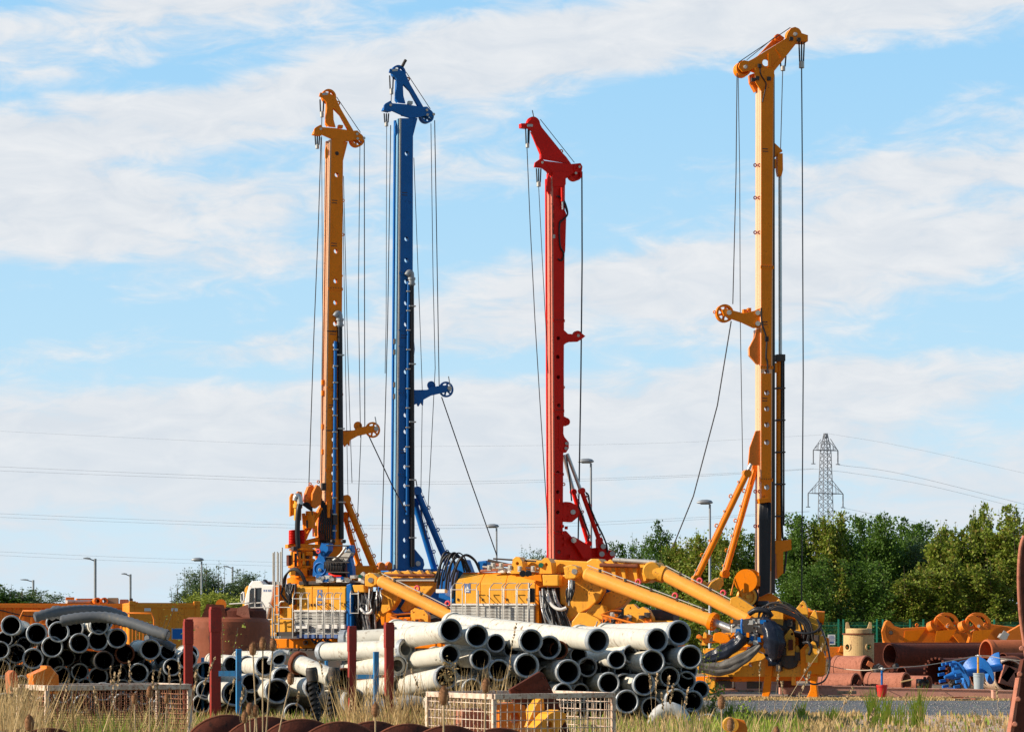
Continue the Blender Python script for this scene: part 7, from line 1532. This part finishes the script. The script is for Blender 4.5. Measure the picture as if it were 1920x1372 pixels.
# rusty auger lying across the bottom
def big_auger(x0, x1, yt, D, n, label, rad=.62):
    a = wp(x0, yt+8, D); b = wp(x1, yt, D+1.2); zc = a.z-rad; r = empty('rusty_auger', (a.x, D, zc)); A = Vector((0,0,0)); B = Vector((b.x-a.x, 1.2, b.z-a.z)); t = B.normalized(); L = B.length; up = (Vector((0,0,1))-t*t.z).normalized(); sd_ = t.cross(up)
    m = MB(); m.lathe(A, B, [(0,0),(0,.13),(L,.13),(L,0)], 18); m.build('shaft', M['drust'], r)
    lead = .32; m = MB(); N_ = n*36
    for k in range(N_):
        q0, q1 = 6.283*k/36, 6.283*(k+1)/36; d0, d1 = L*k/N_, L*(k+1)/N_
        e = lambda q, rr_, d: A+t*d+(up*math.cos(q)+sd_*math.sin(q))*rr_+ (t*(-.0))
        for off in (0,.022): m.add([e(q0,.12,d0+off), e(q0,rad,d0+off), e(q1,rad,d1+off), e(q1,.12,d1+off)], [(0,1,2,3)], True)
        m.add([e(q0,rad,d0), e(q0,rad,d0+.022), e(q1,rad,d1+.022), e(q1,rad,d1)], [(0,1,2,3)])
    m.build('flight', M['drust'], r); return tag(r, label, 'auger', 'rusty augers at the bottom')
D = 27
def flight_plate(px, top, D, rad, tilt, yaw, label):
    a = wp(px, top, D); r = empty('auger_flight', (a.x, D, a.z-rad)); m = MB()
    n = Vector((math.sin(yaw), -math.cos(yaw), 0)); u_ = Vector((math.cos(yaw), math.sin(yaw), 0)); c = Vector((0,0,0))
    pr = []
    for k in range(37):
        q = R(-20+220*k/36); 
        for rr_, of in ((.16,0),(rad,0)): pr.append(c+(u_*math.cos(q)+Vector((0,0,1))*math.sin(q))*rr_ + n*(tilt*(k/36-.5)))
    o = MB(); o.add(pr, [(2*i,2*i+1,2*i+3,2*i+2) for i in range(36)], True); q_ = o.build('blade', M['drust'], r); s_ = q_.modifiers.new('thick','SOLIDIFY'); s_.thickness = .025
    e_ = MB(); e_.tube([c+(u_*math.cos(R(-20+220*k/36))+Vector((0,0,1))*math.sin(R(-20+220*k/36)))*(rad+.004)+n*(tilt*(k/36-.5)) for k in range(37)], .017, 6); e_.build('edge_tube', M['rust'], r)  # thin tube of lighter rust along the outer edge of the blade
    m.tube([c-n*.3, c+n*.3], .15, 14); m.build('shaft', M['drust'], r); m = MB(); m.box((0,0,-(a.z-rad)/2-.06), (.3,.3,max(.05,(a.z-rad)-.12))); m.build('stand', M['rust'], r)
    return tag(r, label, 'auger flight', 'rusty auger flights')
for px, top, dd, rad, lab in ((425,1337,27.5,.55,'leftmost dark rusty auger flight curving at the bottom edge'),(500,1341,26.8,.62,'second rusty auger flight from the left at the bottom edge'),(565,1345,26.1,.62,'third rusty flight, with orange rust patch below the drill rods'),
   (638,1350,25.4,.6,'fourth rusty flight below the large open pipe'),(700,1349,27.6,.58,'fifth rusty flight, left of the bottom of the blue post'),(765,1354,26.6,.6,'sixth rusty flight in front of the centre cage corner'),(840,1357,25.8,.6,'seventh rusty flight in front of the centre cage side'),(935,1362,25.2,.6,'rightmost dark rusty flight below the centre cage corner'),(20,1364,27,.6,'rusty flight at the bottom left corner under the left cage'),(90,1362,27.6,.55,'second rusty flight under the left cage')):
    flight_plate(px, top+5, dd, rad, .25, .35, lab)
# rusty casing rim at the right edge
D = 26; fr = Frame('steel_ring', 1912, D, 30); r = fr.root
m = MB(); P = [(1921,1005),(1915,1025),(1912,1060),(1911.5,1095),(1913,1130),(1916,1165),(1921,1200),(1926,1235)]
fr.plate(m, P+[(1945,1240),(1945,1000)], -.02, .02); m.build('rim_plate', M['drust'], r)
m = MB(); fr.tube(m, [(x-.8,y,0) for x, y in P], .022, 8, smooth=4); m.build('rim_edge', M['prust'], r)
m = MB(); fr.plate(m, [(1919,1236),(1908,1290),(1901,1310),(1897,1400),(1940,1400),(1940,1230)], -.05, .0); m.build('lower_plate', M['drust'], r)
m = MB(); fr.plate(m, [(1911,1270),(1915,1270),(1897,1400),(1890,1400)], .002, .06); m.build('edge_bar', M['prust'], r)
for x, y in ((1912,1263),(1909,1310),(1903,1357),(1916,1215)): 
    m = MB(); m.lathe(fr.p(x,y,.12), fr.p(x,y,.02), [(0,0),(0,.02),(.02,.028),(.09,.028),(.09,0)], 14); m.build('stud', M['prust'], r)
m = MB(); m.box((fr.p(1940,1300,0).x+.12,.0,.45), (.3,.3,.9)); m.build('foot', M['drust'], r)
tag(r, 'dark rusty curved steel rim with studs cut by the right edge', 'casing rim')
# ---------------------------------------------------------------- grass and weeds
def blades(name, n, region, hmin, hmax, mat, label, seed, wdt=.012, lean=.5, clump=.0, bias=None, z0=0):
    rnd = random.Random(seed); m = MB(); cl = []
    vs = []; fs = []
    for i in range(n):
        if clump and cl and rnd.random() < clump: c = rnd.choice(cl[-40:]); x = c[0]+rnd.gauss(0,.12); y = c[1]+rnd.gauss(0,.12)
        else:
            x, y = region(rnd); cl.append((x, y))
        if bias and not bias(x, y, rnd): continue
        h = rnd.uniform(hmin, hmax)*(1+.35*mnoise.noise(Vector((x*.7, y*.7, seed)))); a = rnd.uniform(0, 6.283); l = h*lean*rnd.uniform(.1, 1); w_ = wdt*rnd.uniform(.5, 1.5)*(1.25+y/90)
        dx, dy = math.cos(a)*l, math.sin(a)*l; px_, py_ = -math.sin(a)*w_, math.cos(a)*w_
        if abs(px_) < w_*.4: px_ = w_*.6
        o = len(vs)
        vs += [(x-px_,y-py_,z0),(x+px_,y+py_,z0),(x+dx*.35-px_*.8,y+dy*.35-py_*.8,z0+h*.55),(x+dx*.35+px_*.8,y+dy*.35+py_*.8,z0+h*.55),(x+dx,y+dy,z0+h)]
        fs += [(o,o+1,o+3,o+2),(o+2,o+3,o+4)]
    m.add(vs, fs); return tag(m.build(name, mat), label, kind='stuff')
def reg(px0, px1, d0, d1, p=1):
    def f(rnd):
        d = d0+(d1-d0)*rnd.random()**p; return (rnd.uniform(px0, px1)-960)/F*d, d
    return f
def notroad(x, y, rnd):
    if 63.5 < y < 79.5: return rnd.random() < .015
    if x > 6.0+(y-50)*.2 and y > 50: return rnd.random() < .07
    return True
NZ = lambda x, y, rnd: mnoise.noise(Vector((x*.45, y*.3, 3.3))) > -.15 or rnd.random() < .25
blades('grass', 13000, reg(-40,1500,38,56), .12, .42, M['grass'], 'short green grass around the pipe stacks', 1, clump=.6, bias=NZ)
blades('dry_grass', 30000, reg(-40,1330,38,64), .12, .45, M['dry'], 'dry straw grass around the pipe stacks', 2, clump=.7, bias=lambda x, y, r_: notroad(x, y, r_) and NZ(x, y, r_))
blades('dry_grass', 15000, reg(1290,1960,50,66), .05, .22, M['dry'], 'short dry grass right of the central stack', 3, clump=.5, bias=notroad)
blades('grass', 6500, reg(1290,1960,50,66), .04, .16, M['grass'], 'short green grass right of the central stack', 4, clump=.7, bias=notroad)
blades('grass', 4000, reg(1300,1960,79.5,83), .03, .08, M['dry'], 'thin dry grass under the steel beams', 5, clump=.6)
blades('grass', 5000, reg(-40,760,34.5,44), .25, .7, M['grass'], 'taller green grass at the lower left', 6, clump=.85, wdt=.008, lean=.45, bias=lambda x, y, r_: mnoise.noise(Vector((x*.9, y*.5, 9.3))) > .0)
blades('dry_grass', 3500, reg(345,1330,29,36), .3, .95, M['dry'], 'tall straw nearest the camera', 47, wdt=.006, lean=.5, clump=.85, bias=lambda x, y, r_: mnoise.noise(Vector((x*1.1, y*.5, 1.3))) > .05)
blades('dry_grass', 4500, reg(-40,1330,36,46), .2, .7, M['dry'], 'tall straw along the bottom edge', 7, clump=.85, wdt=.006, lean=.5, bias=lambda x, y, r_: mnoise.noise(Vector((x*1.1, y*.5, 1.3))) > -.05)
blades('grass', 2600, reg(950,1450,36,50), .2, .6, M['grass'], 'green tufts below the central stack', 8, clump=.9, lean=.4, bias=lambda x, y, r_: mnoise.noise(Vector((x*.9, y*.5, 5.3))) > .05)
blades('grass', 800, reg(90,330,30.2,33), .45, 1.05, M['grass'], 'bright long green grass in front of the left cage', 41, wdt=.0085, lean=.6, clump=.93)
blades('dry_grass', 650, reg(20,340,30.2,33), .5, 1.4, M['dry'], 'long straw in front of the left cage', 42, wdt=.007, lean=.5, clump=.9)
blades('dry_grass', 900, reg(640,960,34,37), .7, 1.5, M['dry'], 'long straw hanging before the long cream pipes', 43, wdt=.006, lean=.4, clump=.9)
blades('grass', 600, reg(1140,1340,30,34), .3, .8, M['grass'], 'long green grass below the right end of the pipes', 44, wdt=.0085, lean=.6, clump=.93)
blades('dry_grass', 1200, reg(-40,40,24,32), .8, 1.75, M['dry'], 'straw clump at the left edge', 45, wdt=.005, lean=.4, clump=.9)
def tuft(px, D, h, n, mat, label, seed, w_=.012, rad=.14, cat='grass tuft'):
    rnd = random.Random(seed); r = empty('grass_tuft', ((px-960)/F*D, D, 0)); m = MB()
    for k in range(n):
        a = rnd.uniform(0,6.283); hh = h*rnd.uniform(.5,1.05); l = hh*rnd.uniform(.05,.4); x = rnd.gauss(0,rad*.5); y = rnd.gauss(0,rad*.5); dx, dy = math.cos(a)*l, math.sin(a)*l
        m.add([(x-w_,y,0),(x+w_,y,0),(x+dx*.3-w_*.9,y+dy*.3,hh*.5),(x+dx*.3+w_*.9,y+dy*.3,hh*.5),(x+dx,y+dy,hh)], [(0,1,3,2),(2,3,4)])
    m.build('blades', mat, r); return tag(r, label, cat, 'grass tufts by the road')
for i, (px, D, h, n, lab) in enumerate(((1638,56,.95,60,'green grass tuft with long blades left of the pair by the road'),(1662,58,.75,40,'shorter grass tuft just right of the tallest tuft'),(1690,57,.62,22,'sparse thin tuft in front of the middle steel beam'),(1721,56,1.0,45,'green reed like tuft below the middle steel beam'),(1500,60,.55,40,'low weedy tuft between the two yellow legs'),(1560,57,.5,40,'low tuft right of the yellow legs'),(1370,58,.6,50,'leafy low tuft right of the last pipe mouth'),(1400,60,.5,40,'small tuft in front of the left yellow leg'))):
    tuft(px, D, h, n, M['grass'], lab, i)
# tall dry stalks, each with a seed head
def stalk(px, top, D, lean, label, seed, head=.2, r_=.004, mat='stalk', group='tall dry stalks'):
    rnd = random.Random(seed); a = wp(px, top, D); x = a.x-lean*a.z; r = empty('dry_stalk', (x, D, 0)); H = a.z
    P = [(0,0,0),(lean*H*.25,rnd.uniform(-.03,.03),H*.35),(lean*H*.6,rnd.uniform(-.03,.03),H*.7),(lean*H,0,H)]
    m = MB(); C_ = catmull(P, 5); m.tube(C_, [r_*(1-.5*i/len(C_)) for i in range(len(C_))], 5); m.build('stem', M[mat], r)
    m = MB()
    for k in range(26):
        t = 1-head*rnd.random(); i = min(int(t*(len(C_)-1)), len(C_)-2); c = C_[i].lerp(C_[i+1], t*(len(C_)-1)-i); leaf(m, c, Vector((rnd.uniform(-.6,.6), rnd.uniform(-.6,.6), 1)), .035+.02*rnd.random(), rnd)
    m.build('seed_head', M[mat], r)
    if rnd.random() < .5:
        m = MB(); c = C_[5]; e = c+Vector((rnd.choice((-1,1))*.16, 0, .1)); e2 = e+Vector((.08*rnd.choice((-1,1)),0,-.06)); m.add([c+Vector((0,0,.006)), c-Vector((0,0,.006)), e-Vector((0,0,.012)), e+Vector((0,0,.012)), e2], [(0,1,2,3),(3,2,4)]); m.build('blade', M[mat], r)
    return tag(r, label, 'dry stalk', group)
STK = ((243,1240,34,-.02),(227,1245,33,.12),(207,1250,34,-.05),(216,1262,32,.1),(288,1258,33,.03),(300,1256,33,.1),(316,1252,34,-.05),(336,1245,32,-.03),(368,1258,31,.06),(402,1236,30,.28),(440,1275,31,.2),(458,1290,32,.15),(176,1290,32,-.1),(130,1275,31,.2),(60,1300,30,.1),(20,1290,30,-.1),
   (600,1240,40,-.12),(622,1270,38,.15),(660,1310,36,.1),(690,1290,36,-.1),(560,1300,34,.1),(770,1255,36,-.3),(742,1300,36,-.2),(958,1225,38,.05),(1008,1262,36,.1),(968,1170,38,.13),
   (1218,1265,34,-.05),(1232,1264,33,.04),(1255,1268,34,.08),(1262,1285,33,.1),(1290,1290,32,.12),(1240,1302,33,-.1),(1425,1240,46,.02),(1462,1250,44,.1),(1466,1280,42,-.05),(1700,1300,40,.05),(1868,1285,36,-.05),(1548,1205,28,.5),(1520,1262,28,.35),(1600,1290,30,.4),(1640,1330,30,.3))
nearf = lambda px: min([('the left cage',200),('the red left rack',400),('the drill rods',610),('the right red posts',740),('the centre cage',980),('the right end pipes',1250),('the yellow legs',1460),('the steel beams',1700),('the right edge rim',1880)], key=lambda q: abs(q[1]-px))[0]
for i, (px, top, D, ln) in enumerate(STK):
    near = nearf(px); k_ = sorted(q[0] for q in STK if nearf(q[0]) == near).index(px)
    side = 'leaning right' if ln > .03 else 'leaning left' if ln < -.03 else 'nearly upright'
    stalk(px, top, D, ln, f'dry seed stalk {side}, {ORD[k_]} from left of those before {near}', i+50, r_=.004 if px < 1500 or px > 1650 else .006)
def teasel(px, top, D, lean, hr, label, kids=()):
    a = wp(px, top, D); H = a.z; r = empty('teasel', (a.x-lean*H, D, 0)); rnd = random.Random(int(px)); m = MB(); C_ = catmull([(0,0,0),(lean*H*.3,.02,H*.4),(lean*H*.7,-.02,H*.75),(lean*H,0,H-hr*2)], 5); m.tube(C_, .006, 6); m.build('stem', M['stalk'], r)
    def head(c, hr, par):
        m = MB(); vs = []; n = 14; rows = 9
        m.lathe(c-Vector((0,0,hr*1.7)), c+Vector((0,0,hr*1.7)), [(0,.003),(hr*.3,hr*.6),(hr*.9,hr*.95),(hr*1.7,hr),(hr*2.5,hr*.85),(hr*3.1,hr*.5),(hr*3.4,.002)], 14)
        for k in range(260):
            u_ = rnd.uniform(-1,1); th = rnd.uniform(0,6.283); rr_ = hr*math.sqrt(max(0,1-u_*u_))*.97; p = c+Vector((math.cos(th)*rr_, math.sin(th)*rr_, u_*hr*1.6)); d = (p-c).normalized()*hr*.42+Vector((0,0,hr*.15)); s_ = Vector((-math.sin(th), math.cos(th), 0))*hr*.05
            m.add([p-s_, p+s_, p+d], [(0,1,2)])
        h = m.build('seed_head', M['teasel'], par)
        for k in range(6):
            q = k/6*6.283; m = MB(); b = c-Vector((0,0,hr*1.6)); m.tube([b, b+Vector((math.cos(q)*hr*1.2,math.sin(q)*hr*1.2,hr*.3)), b+Vector((math.cos(q)*hr*1.5,math.sin(q)*hr*1.5,hr*1.8))], .0018, 4); m.build('bract', M['stalk'], h)
    head(Vector((lean*H,0,H-hr*1.6)), hr, r)
    for (dx, dz, s_) in kids:
        b = C_[int(len(C_)*.5)]; e = b+Vector((dx, 0, dz)); m = MB(); m.tube(catmull([b, b+Vector((dx*.7,0,dz*.3)), e], 5), .004, 5); m.build('side_stem', M['stalk'], r); head(e+Vector((0,0,hr*s_)), hr*s_, r)
    return tag(r, label, 'teasel', 'teasel seed heads')
teasel(493,1195,20,.0,.030,'middle and tallest teasel of the trio in front of the low stack')
teasel(474,1205,20,-.04,.030,'left teasel of the trio in front of the low stack')
teasel(512,1197,20,.06,.030,'right teasel of the trio in front of the low stack')
teasel(545,1261,21,.16,.030,'single teasel leaning right of the trio')
teasel(468,1318,19,-.03,.028,'upper low teasel below the trio, left one'); teasel(479,1322,19,.02,.027,'upper low teasel below the trio, right one'); teasel(459,1333,18.5,-.05,.026,'lowest teasel below the trio')
teasel(832,1288,15,.0,.032,'brown teasel in front of the left side of the centre cage'); teasel(911,1272,16,.02,.028,'pale teasel above the corner of the centre cage'); teasel(704,1318,18,.0,.03,'fuzzy teasel at the foot of the blue post')
teasel(1353,1304,20,.0,.032,'lone teasel in the grass right of the pipe stack'); teasel(1370,1346,19,.02,.030,'teasel beside the yellow casting at the bottom'); teasel(1456,1362,19,.0,.026,'low teasel at the bottom edge below the yellow legs')
teasel(281,1286,24,.0,.033,'teasel in front of the top rail of the left cage'); teasel(252,1300,24,-.03,.030,'teasel left of the larger one before the left cage'); teasel(313,1300,24,.03,.028,'teasel near the right post of the left cage'); teasel(55,1340,18,.0,.035,'blurred teasel at the lower left corner')
# leafy weeds
sprig('weed', Vector(((1330-960)/F*60,60,0)), Vector(((1345-960)/F*60,60,.9)), 160, M['grass'], 'leafy green weed at the right end of the pipe stack', s=.09, group='leafy weeds', seed=3)
sprig('weed', Vector(((1395-960)/F*56,56,0)), Vector(((1400-960)/F*56,56,.55)), 120, M['grass'], 'small leafy weed right of the lone teasel', s=.08, group='leafy weeds', seed=4)
sprig('weed', Vector(((330-960)/F*64,64,0)), Vector(((335-960)/F*64,64,2.3)), 150, M['leaf4'], 'thin yellow leaved shoot between the left red posts', s=.08, group='leafy weeds', seed=5)
sprig('weed', Vector(((418-960)/F*60,60,0)), Vector(((420-960)/F*60,60,2.35)), 130, M['leaf4'], 'yellow leaved shoot in front of the rusty drum', s=.08, group='leafy weeds', seed=6)
sprig('weed', Vector(((262-960)/F*70,70,0)), Vector(((290-960)/F*70,70,2.9)), 130, M['leaf4'], 'arching thin shoot in front of the plain orange container', s=.07, group='leafy weeds', seed=7)
sprig('weed', Vector(((1325-960)/F*78,78,0)), Vector(((1320-960)/F*78,78,2.3)), 130, M['leaf2'], 'twiggy weed climbing beside the big cylinder rod', s=.09, group='leafy weeds', seed=8)
sprig('weed', Vector(((535-960)/F*70,70,0)), Vector(((535-960)/F*70,70,1.7)), 80, M['leaf1'], 'small dark weed behind the flanged pipe', s=.08, group='leafy weeds', seed=9)
sprig('twigs', Vector(((838-960)/F*55.9,55.9,.95)), Vector(((842-960)/F*55.9,55.8,1.45)), 90, M['dry'], 'dry twigs stuffed in the mouth of the lowest long pipe', s=.09, group=None, seed=10)
def stones(name, n, region, lo, hi, mat, label, seed):
    rnd = random.Random(seed); m = MB()
    for i in range(n):
        x, y = region(rnd); s_ = rnd.uniform(lo, hi); c = Vector((x, y, s_*.25)); V = []
        for q in ((1,0,0),(0,1,0),(-1,0,0),(0,-1,0),(0,0,.7),(0,0,-.5)): V.append(c+Vector(q)*s_*rnd.uniform(.6,1.2))
        m.add(V, [(0,1,4),(1,2,4),(2,3,4),(3,0,4),(1,0,5),(2,1,5),(3,2,5),(0,3,5)])
    return tag(m.build(name, M[mat]), label, kind='stuff')
stones('gravel', 2600, reg(1500,1960,50,64), .01, .032, 'stonepale', 'loose pale stones on the verge', 31)
stones('gravel', 2500, reg(1250,1960,64,79), .01, .045, 'stonegrey', 'loose grey stones on the track', 32)

blades('dry_grass', 2500, reg(1290,1960,30,46), .25, .8, M['dry'], 'thin straw at the lower right', 51, wdt=.006, lean=.55, clump=.85, bias=lambda x, y, r_: mnoise.noise(Vector((x*.8, y*.4, 7.3))) > .08)
